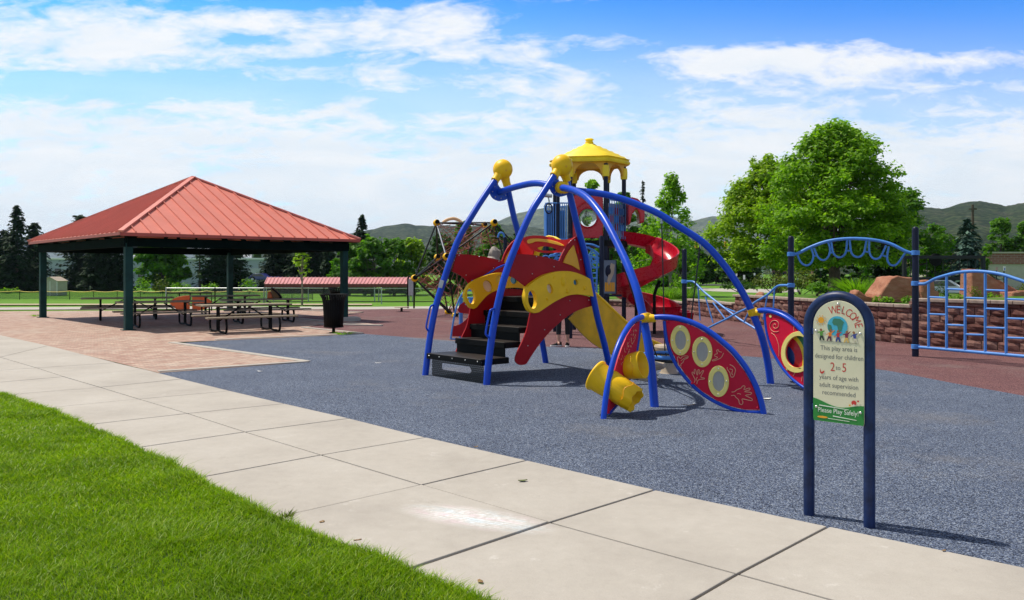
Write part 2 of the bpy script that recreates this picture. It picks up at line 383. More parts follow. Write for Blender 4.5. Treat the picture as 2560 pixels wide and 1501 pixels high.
bline = [(905, 834.5), (1000, 842), (1127, 852), (1255, 861), (1389, 868), (1502, 871), (1700, 880), (1904, 894), (2050, 908), (2190, 923), (2258, 934), (2393, 960), (2560, 990), (2760, 1030)]
bw = spline2([wp(*p) for p in bline], 5)
sw_right = [(-60, 828), (0, 841), (92, 860), (290, 907), (395, 933), (576, 980), (711.5, 1012), (873, 1049), (1065, 1097), (1318, 1155), (1637.6, 1229), (2072, 1321), (2560, 1425)]
swr = [wp(*p) for p in sw_right]; e1 = V((*swr[-1], 0)); e0 = V((*swr[-2], 0)); ex = (e1 - e0).normalized()
swr_ext = [tuple((e1 + ex * d).xy) for d in (2, 4, 7)]
blue = [swr[4]] + swr[5:] + swr_ext + [(11, 3.0), (13, 7)] + bw[::-1] + [wp(810, 840), wp(540, 852), wp(458, 857.5), wp(768, 906)]
structure('blue_rubber_surface', MB().sheet(blue, 0.0), M['rubblue'])
mar = bw + [(13, 9), (13, 15), (10.9, 17.4), (9.1, 20.0), (8.6, 23.5), (7.7, 28.6), (7.2, 33.2), (6.2, 38.6), (4.6, 41), (0, 41), (-5, 39.0), (-12, 37.8), (-12, 33), (-9.5, 29), (-6, 23), (-5.0, 22)]
structure('maroon_rubber_surface', MB().sheet(mar, -.006), M['rubred'])

# ---- brick paver patio with concrete edging
t = NT('brick_pavers'); co = t.coord(rot=(0, 0, R(-45))); b = t.new('ShaderNodeTexBrick'); t.link(co, b.inputs['Vector'])
b.inputs['Scale'].default_value = 1; b.inputs['Brick Width'].default_value = .21; b.inputs['Row Height'].default_value = .105; b.inputs['Mortar Size'].default_value = .006; b.inputs['Bias'].default_value = -.1
b.inputs['Color1'].default_value = (.34, .19, .14, 1); b.inputs['Color2'].default_value = (.50, .375, .29, 1); b.inputs['Mortar'].default_value = (.16, .14, .11, 1)
nv = t.noise(co, 6, 4); c = t.mix(.6, b.outputs['Color'], t.ramp(nv, [(.3, (.72, .66, .68)), (.7, (1.2, 1.2, 1.2))]), 'MULTIPLY')
c = t.mix(t.ramp(t.noise(co, .5, 6, .7), [(.5, (0, 0, 0)), (.72, (.45, .45, .45))]), c, (.40, .36, .30)); c = t.mix(t.ramp(t.noise(co, .9, 5, .75), [(.66, (0, 0, 0)), (.72, (.8, .8, .8))]), c, (.16, .17, .08))
t.base(c); t.set(rough=.85); t.bump(b.outputs['Fac'], -.5, .006); M['paver'] = t.m
lline = [(0, 836), (92, 858), (290, 905), (380, 928)]
pav = [wp(-260, 800), wp(-60, 826)] + [swr[i] for i in (1, 2, 3)] + [swr[4], wp(768, 906), wp(421, 857), wp(540, 852), wp(810, 840), wp(905, 834.5), wp(757, 821), wp(800, 812), wp(954, 815), wp(905, 806), wp(712, 795), wp(830, 788), wp(905, 782), wp(760, 777), wp(480, 776), wp(0, 779), wp(-260, 782)]
structure('brick_patio', MB().sheet(pav, .005), M['paver'])
t = NT('concrete'); co = t.coord(); n1 = t.noise(co, .8, 6, .62); n2 = t.noise(co, 9, 6, .7); n3 = t.noise(co, 160, 3, .7)
c = t.ramp(n1, [(.25, (.35, .318, .28)), (.5, (.415, .38, .335)), (.75, (.46, .426, .38))])
c = t.mix(.35, c, t.ramp(n2, [(.3, (.84, .83, .82)), (.7, (1.1, 1.1, 1.1))]), 'MULTIPLY'); c = t.mix(.5, c, t.ramp(n3, [(.3, (.78, .77, .76)), (.6, (1.06, 1.06, 1.06))]), 'MULTIPLY')
c = t.mix(t.ramp(t.noise(co, 3.3, 8, .8), [(.60, (0, 0, 0)), (.70, (.5, .5, .5))]), c, (.62, .59, .55)); c = t.mix(t.ramp(t.noise(co, 2.1, 8, .85), [(.60, (0, 0, 0)), (.70, (.55, .55, .55))]), c, (.27, .24, .20))
# a rubbed-out chalk drawing lies on the near slab
gp = G(1185, 1302); tcx = t.new('ShaderNodeTexCoord'); mp = t.new('ShaderNodeMapping'); mp.vector_type = 'TEXTURE'; t.link(tcx.outputs['Object'], mp.inputs[0])
mp.inputs['Location'].default_value = (gp.x, gp.y, 0); mp.inputs['Rotation'].default_value = (0, 0, R(-28)); mp.inputs['Scale'].default_value = (.62, .24, 1)
ln = t.new('ShaderNodeVectorMath'); ln.operation = 'LENGTH'; t.link(mp.outputs[0], ln.inputs[0])
ws = t.new('ShaderNodeTexWave'); ws.wave_type = 'BANDS'; ws.bands_direction = 'Y'; ws.inputs['Scale'].default_value = 2.2; ws.inputs['Distortion'].default_value = 7; ws.inputs['Detail'].default_value = 4; t.link(mp.outputs[0], ws.inputs[0])
mk = t.math('MULTIPLY', t.ramp(ln.outputs[1], [(.35, (1, 1, 1)), (1.0, (0, 0, 0))]), t.ramp(ws.outputs[0], [(.1, (.6, .6, .6)), (.8, (1, 1, 1))])); mk = t.math('MULTIPLY', mk, t.ramp(t.noise(co, 26, 6, .8), [(.32, (.1, .1, .1)), (.6, (.75, .75, .75))]))
hue = t.ramp(t.noise(mp.outputs[0], 2.2, 2), [(.35, (.85, .66, .76)), (.5, (.84, .84, .84)), (.65, (.66, .80, .90))]); c = t.mix(mk, c, hue)
t.base(c); t.set(rough=.85, spec=.3); t.bump(n3, .25, .004); M['concrete'] = t.m
def strip(pts, w, z, h):                             # a raised concrete edging strip along a ground line
    mb = MB(); P = [V((p[0], p[1], 0)) for p in pts]
    for a, b in zip(P, P[1:]):
        d = (b - a).normalized(); mb.bar(a + d * -.02 + V((0, 0, z)), b + d * .02 + V((0, 0, z + .0007 * len(mb.v) / 8)), w, h)
    return mb
edge = strip([wp(399, 930), wp(766, 905), wp(430, 857.5)], .16, -.005, .05)
edge2 = strip([wp(540, 850.5), wp(810, 838.7), wp(903, 833.8), wp(757, 819.5)], .15, -.004, .05)
for l in (((800, 811.5), (954, 815)), ((712, 794.5), (830, 806)), ((760, 777), (905, 782))): 
    m2 = strip([wp(*p) for p in l], .16, .004, .06); edge2.add(m2.v, m2.f)
edge.add(edge2.v, edge2.f)
structure('patio_edging', edge, M['concrete'], bevel=.008)

# ---- sidewalk: separate slabs with open joints
mids = [(-110, 868), (0, 895), (92, 922), (159, 944), (251, 971), (347, 1000.5), (469, 1037), (613, 1083.5), (803, 1141.5), (1054, 1217), (1374.5, 1311.5), (1844, 1441.5)]
rights = [(-60, 826), (120, 866), (290, 909), (362, 926), (455, 950), (576, 980), (711.5, 1012), (873, 1049), (1065, 1097), (1318, 1155), (1637.6, 1229), (2072, 1321)]
lefts = [None, None, None, None, (0, 991), (105, 1024), (205, 1067), (336, 1124), (489, 1200), (685, 1301), (1021, 1430), None]
ml = [V((*wp(*p), 0)) for p in mids]; rl = [V((*wp(*p), 0)) for p in rights]
ll = [V((*wp(*p), 0)) if p else None for p in lefts]
for i in range(len(ll)):
    if ll[i] is None: ll[i] = ml[i] + (ml[i] - rl[i]) * (1.02 if i > 5 else 1.0)
jd = V((*wp(1742, 1501), 0)) - ml[11]; ll[11] = ml[11] + jd.normalized() * (ml[11] - rl[11]).length * 1.04
for L_ in (ml, rl, ll):
    for k in range(3): L_.append(L_[-1] * 2 - L_[-2] + (L_[-1] * 2 - L_[-2] - L_[-3]) * 0)
mb = MB(); rnd = random.Random(3)
for i in range(len(ml) - 1):
    for A, B in ((ll, ml), (ml, rl)):
        q = [A[i], A[i + 1], B[i + 1], B[i]]; cen = sum(q, V()) / 4
        q = [p + (cen - p).normalized() * .013 for p in q]; z0 = .014 + rnd.uniform(-.001, .001)
        if i == 9: z0 += .006 if A is ll else 0
        n = V((0, 0, 1)); o = [p + V((0, 0, z0)) for p in q]; ar = (o[1] - o[0]).cross(o[2] - o[0]).z
        mb.prism([[p - V((0, 0, .05)) for p in (o if ar > 0 else o[::-1])]], n, .10)
structure('sidewalk', mb, M['concrete'], bevel=.006, seg=2)
t = NT('joint_soil'); t.base(t.ramp(t.noise(t.coord(), 6, 5), [(.3, (.025, .02, .014)), (.7, (.07, .055, .035))])); t.set(rough=1.0); M['soil'] = t.m
und = [tuple(p.xy) for p in ll] + [tuple(p.xy) for p in rl[::-1]]
structure('sidewalk_bed', MB().sheet(und, -.012), M['soil'])

# ---- far concrete path and the sandy strip beyond the shelter, the park path on the right
structure('far_path', MB().sheet([wp(-400, 775), wp(0, 775), wp(420, 772.5), wp(700, 773), wp(900, 774), wp(1150, 771.5), wp(1300, 771), wp(1300, 766), wp(1150, 765.5), wp(900, 767.5), wp(700, 767), wp(420, 766), wp(0, 769), wp(-400, 768)], .0), M['concrete'])
t = NT('infield_sand'); t.base(t.ramp(t.noise(t.coord(), 3, 5), [(.3, (.36, .28, .17)), (.7, (.48, .39, .26))])); t.set(rough=1.0); M['sand'] = t.m
def drape(pts, dz):
    return [V((p.x, p.y, gz(p.x, p.y) + dz)) for p in pts]
mb = MB(); P1 = [GD(x, 763.5) for x in range(-50, 1000, 70)]; P2 = [GD(x, 760.5) for x in range(-50, 1000, 70)]
mb.add(drape(P1, .02) + drape(P2, .02), [(i, i + 1, len(P1) + i + 1, len(P1) + i) for i in range(len(P1) - 1)])
structure('sand_strip_ground', mb, M['sand'])
parkp = [G(*p) for p in [(1560, 708), (1640, 707.5), (1700, 716), (1780, 721), (1900, 722.5), (2000, 723)]]; parkq = [G(*p) for p in [(2000, 730), (1900, 732), (1780, 728), (1700, 721), (1640, 712), (1560, 710.5)]]
structure('park_path', MB().sheet([(p.x, p.y) for p in parkp + parkq], -.018), M['concrete'])
t = NT('asphalt'); t.base(t.ramp(t.noise(t.coord(), 4, 5), [(.3, (.045, .045, .047)), (.7, (.075, .073, .07))])); t.set(rough=.9); M['asphalt'] = t.m
structure('street', MB().sheet([(8, 112), (70, 88), (120, 86), (120, 94), (70, 97), (8, 124)], -.02), M['asphalt'])
structure('parking_lot', MB().sheet([(14.5, 31), (40, 31), (40, 44), (17, 44)], -.015), M['asphalt'])

# ---- foreground lawn
lawn_edge = [tuple(p.xy) for p in ll]
t = NT('lawn_soil'); t.base(t.ramp(t.noise(t.coord(), 5, 5), [(.3, (.02, .045, .006)), (.7, (.035, .075, .01))])); t.set(rough=1.0); M['lawnsoil'] = t.m
lawn_poly = lawn_edge + [(lawn_edge[-1][0], -3), (-16, -3), (-16, lawn_edge[0][1])]
structure('lawn', MB().sheet(lawn_poly, .0), M['lawnsoil'])
M['grass'] = foliage('grass_blades', [(.125, .235, .003), (.18, .32, .004), (.24, .40, .006), (.36, .44, .05)], .42, .5, 1.1)
le = np.array(lawn_edge)
def inside(pts):
    poly = np.array(lawn_poly); x, y = pts[:, 0], pts[:, 1]; r = np.zeros(len(pts), bool); n = len(poly)
    for i in range(n):
        x1, y1 = poly[i]; x2, y2 = poly[(i + 1) % n]
        c_ = ((y1 > y) != (y2 > y)) & (x < (x2 - x1) * (y - y1) / (y2 - y1 + 1e-12) + x1); r ^= c_
    return r
def scatter(N, x0, x1, y0, y1, pw):
    y = y0 + (y1 - y0) * RNG.random(N) ** pw; x = x0 + (x1 - x0) * RNG.random(N); return np.stack([x, y], 1)
p = scatter(860000, -8.2, 1.2, 2.2, 12.6, 1.4); p = p[(np.abs(p[:, 0] / p[:, 1]) < .68)]
p = np.concatenate([p])
seg = np.diff(le, axis=0); ed = []
for i in range(len(seg)):                            # longer tufts hanging over the slab edge
    L_ = np.linalg.norm(seg[i]); k = int(L_ * 700); tt = RNG.random(k)[:, None]; nrm = np.array([-seg[i][1], seg[i][0]]) / L_
    ed.append(le[i] + seg[i] * tt + nrm * (RNG.random(k)[:, None] * -.06 + .010))
edp = np.concatenate(ed)
p = p[inside(p)]; ne = len(edp); p = np.concatenate([p, edp]); n = len(p)
def lowf(p, s, seed):
    r = np.random.default_rng(seed); g = r.random((64, 64)); q = (p / s) % 64; i = q.astype(int); f = q - i; f = f * f * (3 - 2 * f); a = i[:, 0] % 64; b = i[:, 1] % 64
    return (g[a, b] * (1 - f[:, 0]) + g[(a + 1) % 64, b] * f[:, 0]) * (1 - f[:, 1]) + (g[a, (b + 1) % 64] * (1 - f[:, 0]) + g[(a + 1) % 64, (b + 1) % 64] * f[:, 0]) * f[:, 1]
h = .018 + .028 * RNG.random(n) ** 1.3 + .03 * lowf(p + 50, .22, 1) * lowf(p + 90, .8, 2) * 1.8
h[-ne:] *= 1.25
lean = RNG.normal(0, .62, (n, 2)) * h[:, None] + (np.stack([lowf(p + 30, .3, 5), lowf(p + 70, .3, 6)], 1) - .5) * h[:, None] * .6
a = RNG.random(n) * 6.283; wd = np.maximum(.0020, .00055 * p[:, 1]) * (0.7 + .6 * RNG.random(n)); side = np.stack([np.cos(a), np.sin(a)], 1) * wd[:, None]
z0 = np.zeros(n)
b0 = np.column_stack([p - side, z0]); b1 = np.column_stack([p + side, z0])
m0 = np.column_stack([p + lean * .35 - side * .8, h * .6]); m1 = np.column_stack([p + lean * .35 + side * .8, h * .6]); t0 = np.column_stack([p + lean - side * .12, h]); t1 = np.column_stack([p + lean + side * .12, h])
vv = np.stack([b0, b1, m1, m0, t1, t0], 1).reshape(-1, 3); base_i = np.arange(n)[:, None] * 6
qq = np.concatenate([base_i + np.array([0, 1, 2, 3]), base_i + np.array([3, 2, 4, 5])])
o = npmesh('lawn_grass', vv, qq, M['grass']); o['kind'] = 'stuff'; tag(o, 'bright green lawn blades beside the concrete sidewalk', 'grass')

# ---- hills
def hill(name, prof, Y, depth, colr, seed, amp, veg, base=-3, rock=None):
    t = NT(name + '_cover'); co = t.coord(); v = t.new('ShaderNodeTexVoronoi'); v.inputs['Scale'].default_value = veg; t.link(co, v.inputs['Vector'])
    c = t.ramp(v.outputs['Distance'], [(.22, colr[0]), (.5, colr[1]), (.75, colr[2])]); c = t.mix(.8, c, t.ramp(t.noise(co, veg * .12, 6, .7), [(.36, (.4, .45, .45)), (.64, (1.55, 1.5, 1.4))]), 'MULTIPLY')
    if rock: c = t.mix(t.ramp(t.noise(co, veg * .22, 7, .75), [(.58, (0, 0, 0)), (.68, (1, 1, 1))]), c, rock)
    t.base(c); t.set(rough=1.0, spec=.05); t.bump(v.outputs['Distance'], -1.0, .35 / veg)
    xs = np.linspace(prof[0][0], prof[-1][0], 170); pys = np.interp(xs, [q[0] for q in prof], [q[1] for q in prof])
    r = np.random.default_rng(seed); rows = 34; vs = []; g = r.random((200, 60))
    def nz(a, b, s):
        a = a / s; b = b / s; i = int(a) % 199; j = int(b) % 59; fa = a - int(a); fb = b - int(b)
        return (g[i, j] * (1 - fa) + g[i + 1, j] * fa) * (1 - fb) + (g[i, j + 1] * (1 - fa) + g[i + 1, j + 1] * fa) * fb
    for k in range(rows):
        s_ = k / (rows - 1) * 1.35; s2 = min(s_, 1.0)
        for i, x in enumerate(xs):
            top = EYE + (HZ - pys[i]) / F * Y; yy = Y - depth * (1 - s_); X = (x - CX) / F * Y
            f = s2 ** .8 if s_ <= 1 else 1 - (s_ - 1) * 1.5
            w = math.sin(min(s_, 1) * math.pi)
            z = base + (top - base) * f + w * amp * .8 * (nz(i + 300, k + 100, 11) - .5) + (r.random() - .4) * (.012 if .85 < s_ < 1.05 else .003) * (top - base) * (1 if s_ > .55 else .5)
            vs.append((X * (yy / Y if s_ < 1 else 1), yy, z))
    n_ = len(xs); fs = [(k * n_ + i, k * n_ + i + 1, (k + 1) * n_ + i + 1, (k + 1) * n_ + i) for k in range(rows - 1) for i in range(n_ - 1)]
    return structure(name, MB().add(vs, fs), t.m, True)
hill('wooded_hill', [(380, 690), (480, 650), (560, 629), (614, 621), (676, 611), (760, 601), (860, 586), (932, 573), (962, 564), (1016, 558), (1041, 563), (1089, 565), (1120, 562), (1160, 566), (1230, 560), (1290, 562), (1380, 575), (1500, 590), (1650, 600), (1760, 598), (1850, 606), (1960, 618), (2100, 640), (2300, 690)], 1900, 900, [(.008, .018, .010), (.024, .040, .022), (.08, .095, .06)], 3, 22, .14)
hill('blue_ridge', [(900, 690), (1100, 600), (1180, 570), (1250, 551), (1273, 540), (1296, 532), (1342, 523), (1363, 519), (1420, 512), (1500, 508), (1600, 520), (1700, 545), (1730, 552), (1776, 540), (1830, 543), (1950, 560), (2100, 580), (2500, 690)], 3600, 1300, [(.05, .075, .06), (.085, .11, .075), (.13, .15, .1)], 5, 40, .06)
hill('scrub_hill', [(1750, 690), (1950, 620), (2060, 590), (2160, 555), (2240, 528), (2306, 517), (2360, 522), (2394, 511), (2421, 504), (2448, 502), (2495, 510), (2515, 515), (2560, 506), (2640, 500), (2760, 515)], 1300, 700, [(.006, .015, .005), (.016, .032, .011), (.055, .068, .03)], 8, 14, .16, rock=(.15, .115, .085))
hill('distant_mountain', [(-120, 590), (0, 592), (110, 597), (200, 600), (300, 606), (380, 618), (470, 628), (560, 622), (620, 612), (680, 608), (760, 612), (900, 640), (1100, 690)], 7500, 2200, [(.05, .075, .07), (.08, .105, .09), (.11, .13, .11)], 11, 70, .02)
# ================================================================== ARCH CLIMBER with cat face panels, leaf panels, slide
def c1(x, y): return (1020 + x / 4.3448, 360 + y / 4.3448)     # pixel readings from enlargements of the photograph
def c2(x, y): return (1020 + x / 3.3586, 560 + y / 3.3586)
def c3(x, y): return (1440 + x / 2.842, 560 + y / 2.842)
def c4(x, y): return (1660 + x / 5.473, 780 + y / 5.473)
def c5(x, y): return (1880 + x / 6.72, 760 + y / 6.72)
def c6(x, y): return (1340 + x / 5.279, 620 + y / 5.279)
F1 = G(1063, 938); F2 = G(1216.5, 962)
du = (F2 - F1); WID = du.length; du.normalize(); dv = V((-du.y, du.x, 0))
if dv.y < 0: dv = -dv
B1 = F1 + dv * 2.82; UP = V((0, 0, 1))
def LOC(u, v, z): return F1 + du * u + dv * v + UP * z
play = thing('arch_climber', 'blue arched play climber with red cat face panels, black steps and yellow slide', 'play structure', (F1 + F2) / 2 + dv * 1.2)
def legpts(px, P0, foot):
    p = [PL(*q, P0, dv) for q in px]; p[0] = V((p[0].x, p[0].y, -.02))
    return spline(p, 5)
legA = [(1063, 938), (1075, 843), (1090, 765), (1109, 703), (1131, 637), (1153, 585), (1186, 530), (1209, 494), (1239, 450)]
legB = [(1216.5, 962), (1222, 902), (1233, 822), (1248, 745), (1267, 676), (1294, 606), (1328, 531), (1354, 489), (1379, 450), (1388, 436)]
legC = [(1365, 905), (1356, 858), (1345, 805), (1330, 740), (1313, 660), (1294, 578), (1285, 544), (1273, 489), (1267, 460)]
legD = [(1526, 926), (1511, 861), (1493, 792), (1478, 715), (1464, 641), (1446, 576), (1434, 526), (1425, 489), (1416, 447)]
TR = .053
for nm, px, P0 in (('a', legA, F1), ('b', legB, F2), ('c', legC, F1), ('d', legD, F2)):
    MB().tube(legpts(px, P0, 0), TR, 16).build('arch_leg', M['blue'], play)
balls = []
for P0, bc, s1, s2 in ((F1, (1257, 424), (1240, 448), (1266.5, 459)), (F2, (1405, 414), (1388, 436), (1416, 447))):
    c = PL(*bc, P0, dv); a = PL(*s1, P0, dv); b = PL(*s2, P0, dv); mb = MB()
    mb.ball(c, (.172, .172, .176), 28, 18)
    for q in (a, b):
        d = (c - q); dd = d.normalized(); Mx = Matrix.Translation(q - dd * .045) @ dd.to_track_quat('Z', 'Y').to_matrix().to_4x4()
        mb.lathe([(.062, 0), (.072, .004), (.069, .03), (.070, .07), (.078, d.length * .5), (.09, d.length * .7)], 20, Mx)
    o = mb.build('ball_cap', M['yellow'], play); balls.append(c)
    bb = MB()
    for s_ in (-.05, .06): bb.ball(c + du * .15 + dv * s_ + UP * -.03, (.012, .026, .026), 10, 6, M=du.to_track_quat('X', 'Z').to_matrix().to_4x4())
    build_each(bb, 'recess_plug', M['gold'], o)
plate_px = [c1(*p) for p in [(918, 440), (945, 420), (970, 425), (985, 460), (1010, 482), (1050, 492), (1078, 515), (1084, 560), (1075, 600), (1030, 618), (985, 622), (930, 600), (897, 560), (888, 520), (900, 470)]]
pl = spline([PL(*p, F1, dv) for p in plate_px], 3, True)
off = (PL(1397, 468, F2, dv) - PL(1247, 481, F1, dv))
for k in range(2):
    P = [p + off * k for p in pl]; o = MB().prism([P], du, .014).build('gusset_plate', M['blue'], play)
    cc = sum(P, V()) / len(P); bb = MB()
    for a in range(8):
        q = cc + (P[int(a * len(P) / 8)] - cc) * .72
        for s_ in (-1, 1): bb.ball(q + du * .010 * s_, .011, 8, 6)
    build_each(bb, 'bolt', M['bolt'], o)
J1 = PL(1247, 481, F1, dv) + du * .01; J2 = PL(1397, 470, F2, dv)
MB().tube(spline([J1, J1.lerp(J2, .33) + UP * .075, J1.lerp(J2, .66) + UP * .10, J2 - du * .01], 8), TR, 16).build('cross_tube', M['blue'], play)
# two long outlying arms
armL_foot = G(1637, 1017); armR_foot = G(1927, 959)
dL = (armL_foot - J2); dL.z = 0; dL.normalize(); dR = (armR_foot - J2); dR.z = 0; dR.normalize()
armL_px = [(1402, 473), (1434, 476), (1469, 496), (1504, 538), (1530, 583), (1554, 631), (1573, 673), (1592, 726), (1603, 771), (1615, 830), (1626, 900), (1637, 1017)]
armR_px = [(1410, 473), (1434, 476), (1503, 485), (1549, 496), (1597, 513), (1645, 534), (1688, 561), (1757, 606), (1806, 658), (1848, 718), (1876, 771), (1904, 841), (1919, 905), (1927, 959)]
for px, d in ((armL_px, dL), (armR_px, dR)):
    p = [PL(*q, J2, d) for q in px]; p[-1].z = -.02; p[0] = J2 + d * .06
    MB().tube(spline(p, 6), TR, 18).build('outer_arch', M['blue'], play)
for d, q in ((dL, (1394, 474)), (dR, (1424, 476))):
    mb = MB(); c = J2 + d * .10; Mx = Matrix.Translation(c) @ d.to_track_quat('Z', 'Y').to_matrix().to_4x4()
    mb.lathe([(.056, -.05), (.092, -.045), (.098, 0), (.085, .05), (.056, .055)], 20, Mx); mb.build('collar', M['yellow'], play)

# ---- side panels (two red cat profiles) in the arch planes
def panel(px, P0, off=0.0, thick=.022, holes=()):
    L_ = [[PL(*p, P0, dv) + du * off for p in l] for l in ([px] + list(holes))]
    return MB().prism(L_, du, thick)
def ell(cx, cy, rx, ry, rot=0, n=24):
    return [(cx + rx * math.cos(a) * math.cos(rot) - ry * math.sin(a) * math.sin(rot), cy + rx * math.cos(a) * math.sin(rot) + ry * math.sin(a) * math.cos(rot)) for a in (2 * math.pi * k / n for k in range(n))]
def sp(pts, k=4): return [c2(*p) for p in spline2(pts, k)]
up_r = sp([(902, 253), (985, 255), (1080, 264), (1180, 282), (1283, 312)]) + sp([(1300, 270), (1330, 210), (1375, 148), (1422, 108)])[0:] + sp([(1445, 118), (1472, 220), (1500, 330), (1525, 455)]) + sp([(1440, 430), (1350, 412), (1250, 412), (1140, 440), (1060, 485), (1002, 528)]) + sp([(960, 495), (905, 455), (842, 432)])[0:] + [c2(868, 350)]
panel(up_r, F2, -.045).build('side_panel', M['red'], play, bevel=.004)
lo_r = sp([(1100, 735), (1180, 680), (1260, 630), (1340, 600), (1420, 592), (1500, 602), (1552, 618)]) + [c2(1562, 690)] + sp([(1500, 706), (1390, 752), (1265, 850), (1150, 970), (1060, 1095), (1012, 1172)]) + sp([(1005, 1178), (975, 1187), (945, 1184), (922, 1165), (914, 1140), (930, 1080), (975, 985), (1008, 900), (1026, 820), (1040, 748)])
panel(lo_r, F2, -.045).build('side_panel', M['red'], play, bevel=.004)
ear = [c2(*p) for p in [(1400, 178), (1365, 220), (1335, 270), (1312, 325), (1385, 350), (1452, 390), (1430, 285)]]
panel(ear, F2, -.028, .02).build('ear_inlay', M['gold'], play, bevel=.004)
band_o = sp([(985, 533), (1050, 480), (1140, 428), (1250, 400), (1350, 400), (1440, 426), (1522, 466)]) + [c2(1550, 612)] + sp([(1500, 600), (1420, 592), (1330, 602), (1225, 650), (1135, 708), (1085, 742)])[0:] + sp([(1045, 750), (1005, 728), (975, 660), (968, 590)])[:-1]
ringh = [c2(*p) for p in ell(1030, 635, 36, 78, -.12)]
slot = [c2(*p) for p in ell(1178, 545, 24, 42, -.3)]; blu = [c2(*p) for p in ell(1394, 492, 19, 25, -.2)]
band = panel(band_o, F2, .004, .075, [ringh, slot, blu]).build('face_band', M['yellow'], play, bevel=.018, seg=3)
for (x, y, a, b, dep) in ((1290, 485, .055, .075, .03), (1468, 540, .034, .034, .03), (1325, 566, .034, .034, .03), (1155, 630, .024, .024, .025), (1212, 452, .02, .02, .02)):
    c = PL(*c2(x, y), F2, dv) + du * .038; MB().ball(c, (dep, a, b), 18, 12, M=Matrix.Rotation(math.atan2(du.y, du.x), 4, 'Z')).build('boss', M['yellow'], band)
lens = {}
for nm, c_ in (('lens_white', (.75, .55, .38)), ('lens_blue', (.02, .22, .42)), ('lens_yellow', (.85, .62, .05))): lens[nm] = paint(nm, c_, .15, .05, 5, coat=.5)
panel([c2(*p) for p in ell(1178, 545, 25, 43, -.3)], F2, -.01, .012).build('lens', lens['lens_white'], band)
panel([c2(*p) for p in ell(1394, 492, 20, 26, -.2)], F2, -.01, .012).build('lens', lens['lens_blue'], band)
# far (left) side panel, seen from inside
up_l = sp([(398, 254), (480, 258), (560, 266), (640, 280), (700, 292), (770, 314)]) + sp([(790, 260), (822, 198), (880, 135), (920, 130)]) + [c2(960, 330), c2(985, 470)] + sp([(900, 440), (780, 415), (680, 425), (600, 448), (540, 478), (495, 512)]) + sp([(470, 470), (420, 430), (355, 400)])
panel(up_l, F1, .045).build('side_panel', M['red'], play, bevel=.004)
lo_l = sp([(520, 712), (580, 665), (660, 598), (760, 555), (880, 545), (990, 560)]) + [c2(1020, 640)] + sp([(960, 680), (860, 760), (760, 860), (660, 970), (560, 1075)]) + sp([(520, 1120), (440, 1130), (400, 1090), (402, 1070), (440, 970), (490, 860), (510, 770)])
panel(lo_l, F1 + du * .19, 0).build('side_panel', M['red'], play, bevel=.004)
panel([c2(*p) for p in [(868, 195), (835, 225), (805, 270), (786, 328), (850, 345), (915, 370), (895, 270)]], F1, .062, .02).build('ear_inlay', M['gold'], play, bevel=.004)
band_o2 = sp([(462, 560), (490, 512), (545, 472), (640, 432), (740, 412), (840, 416), (920, 446), (1000, 520)]) + sp([(1000, 552), (890, 536), (770, 545), (665, 585), (605, 640), (555, 700)])
band_o2 += sp([(530, 714), (500, 700), (468, 650), (452, 590)])
h1 = [c2(*p) for p in ell(508, 605, 34, 68, -.15)]; h2 = [c2(*p) for p in ell(648, 523, 36, 52, -.5)]; h3 = [c2(*p) for p in ell(748, 467, 34, 38, -.4)]; h4 = [c2(*p) for p in ell(868, 472, 30, 34, -.3)]
band2 = panel(band_o2, F1 + du * .19, .042, .06, [h1, h2, h3, h4]).build('face_band', M['yellow'], play, bevel=.015, seg=3)
for h_, m_ in ((ell(648, 523, 38, 54, -.5), 'lens_white'), (ell(748, 467, 36, 40, -.4), 'lens_yellow'), (ell(868, 472, 32, 36, -.3), 'lens_blue')):
    panel([c2(*p) for p in h_], F1 + du * .19, .030, .012).build('lens', lens[m_], band2)
hr = [PL(*c2(*p), F1, dv) + du * .14 for p in [(492, 480), (540, 472), (610, 430), (700, 375), (780, 342), (830, 330)]]
MB().tube(spline(hr, 5), .017, 10).build('hand_rail', M['blue'], play)
for px, P0 in (([(222, 680), (195, 690), (182, 720), (155, 850), (160, 885), (178, 903)], F1), ([(725, 712), (700, 722), (686, 745), (654, 905), (660, 935), (680, 955)], F2)):
    MB().tube(spline([PL(*c2(*p), P0, dv) for p in px], 5), .016, 10).build('grab_handle', M['blue'], play)
mb = MB(); q = PL(*c2(262, 505), F1, dv) + du * .05; mb.box(0, (.012, .07, .13), M=Matrix.Translation(q) @ Matrix.Rotation(math.atan2(du.y, du.x) - .5, 4, 'Z') @ Matrix.Rotation(-.28, 4, 'X')); mb.build('info_plate', M['galv'], play, bevel=.004)
bm_ = MB()
for P0, o_, pts in ((F2, -.032, [(905, 270), (1090, 275), (1238, 360), (1055, 420), (1370, 645), (1290, 765), (1158, 890), (1018, 1025), (1380, 140), (1412, 135), (1462, 300), (1478, 490), (858, 412), (1530, 640)]), (F1, .058, [(410, 265), (580, 275), (745, 315), (615, 645), (700, 370), (470, 430), (880, 150)])):
    for p in pts: bm_.ball(PL(*c2(*p), P0, dv) + du * o_, .010, 8, 6)
build_each(bm_, 'bolt', M['bolt'], play)
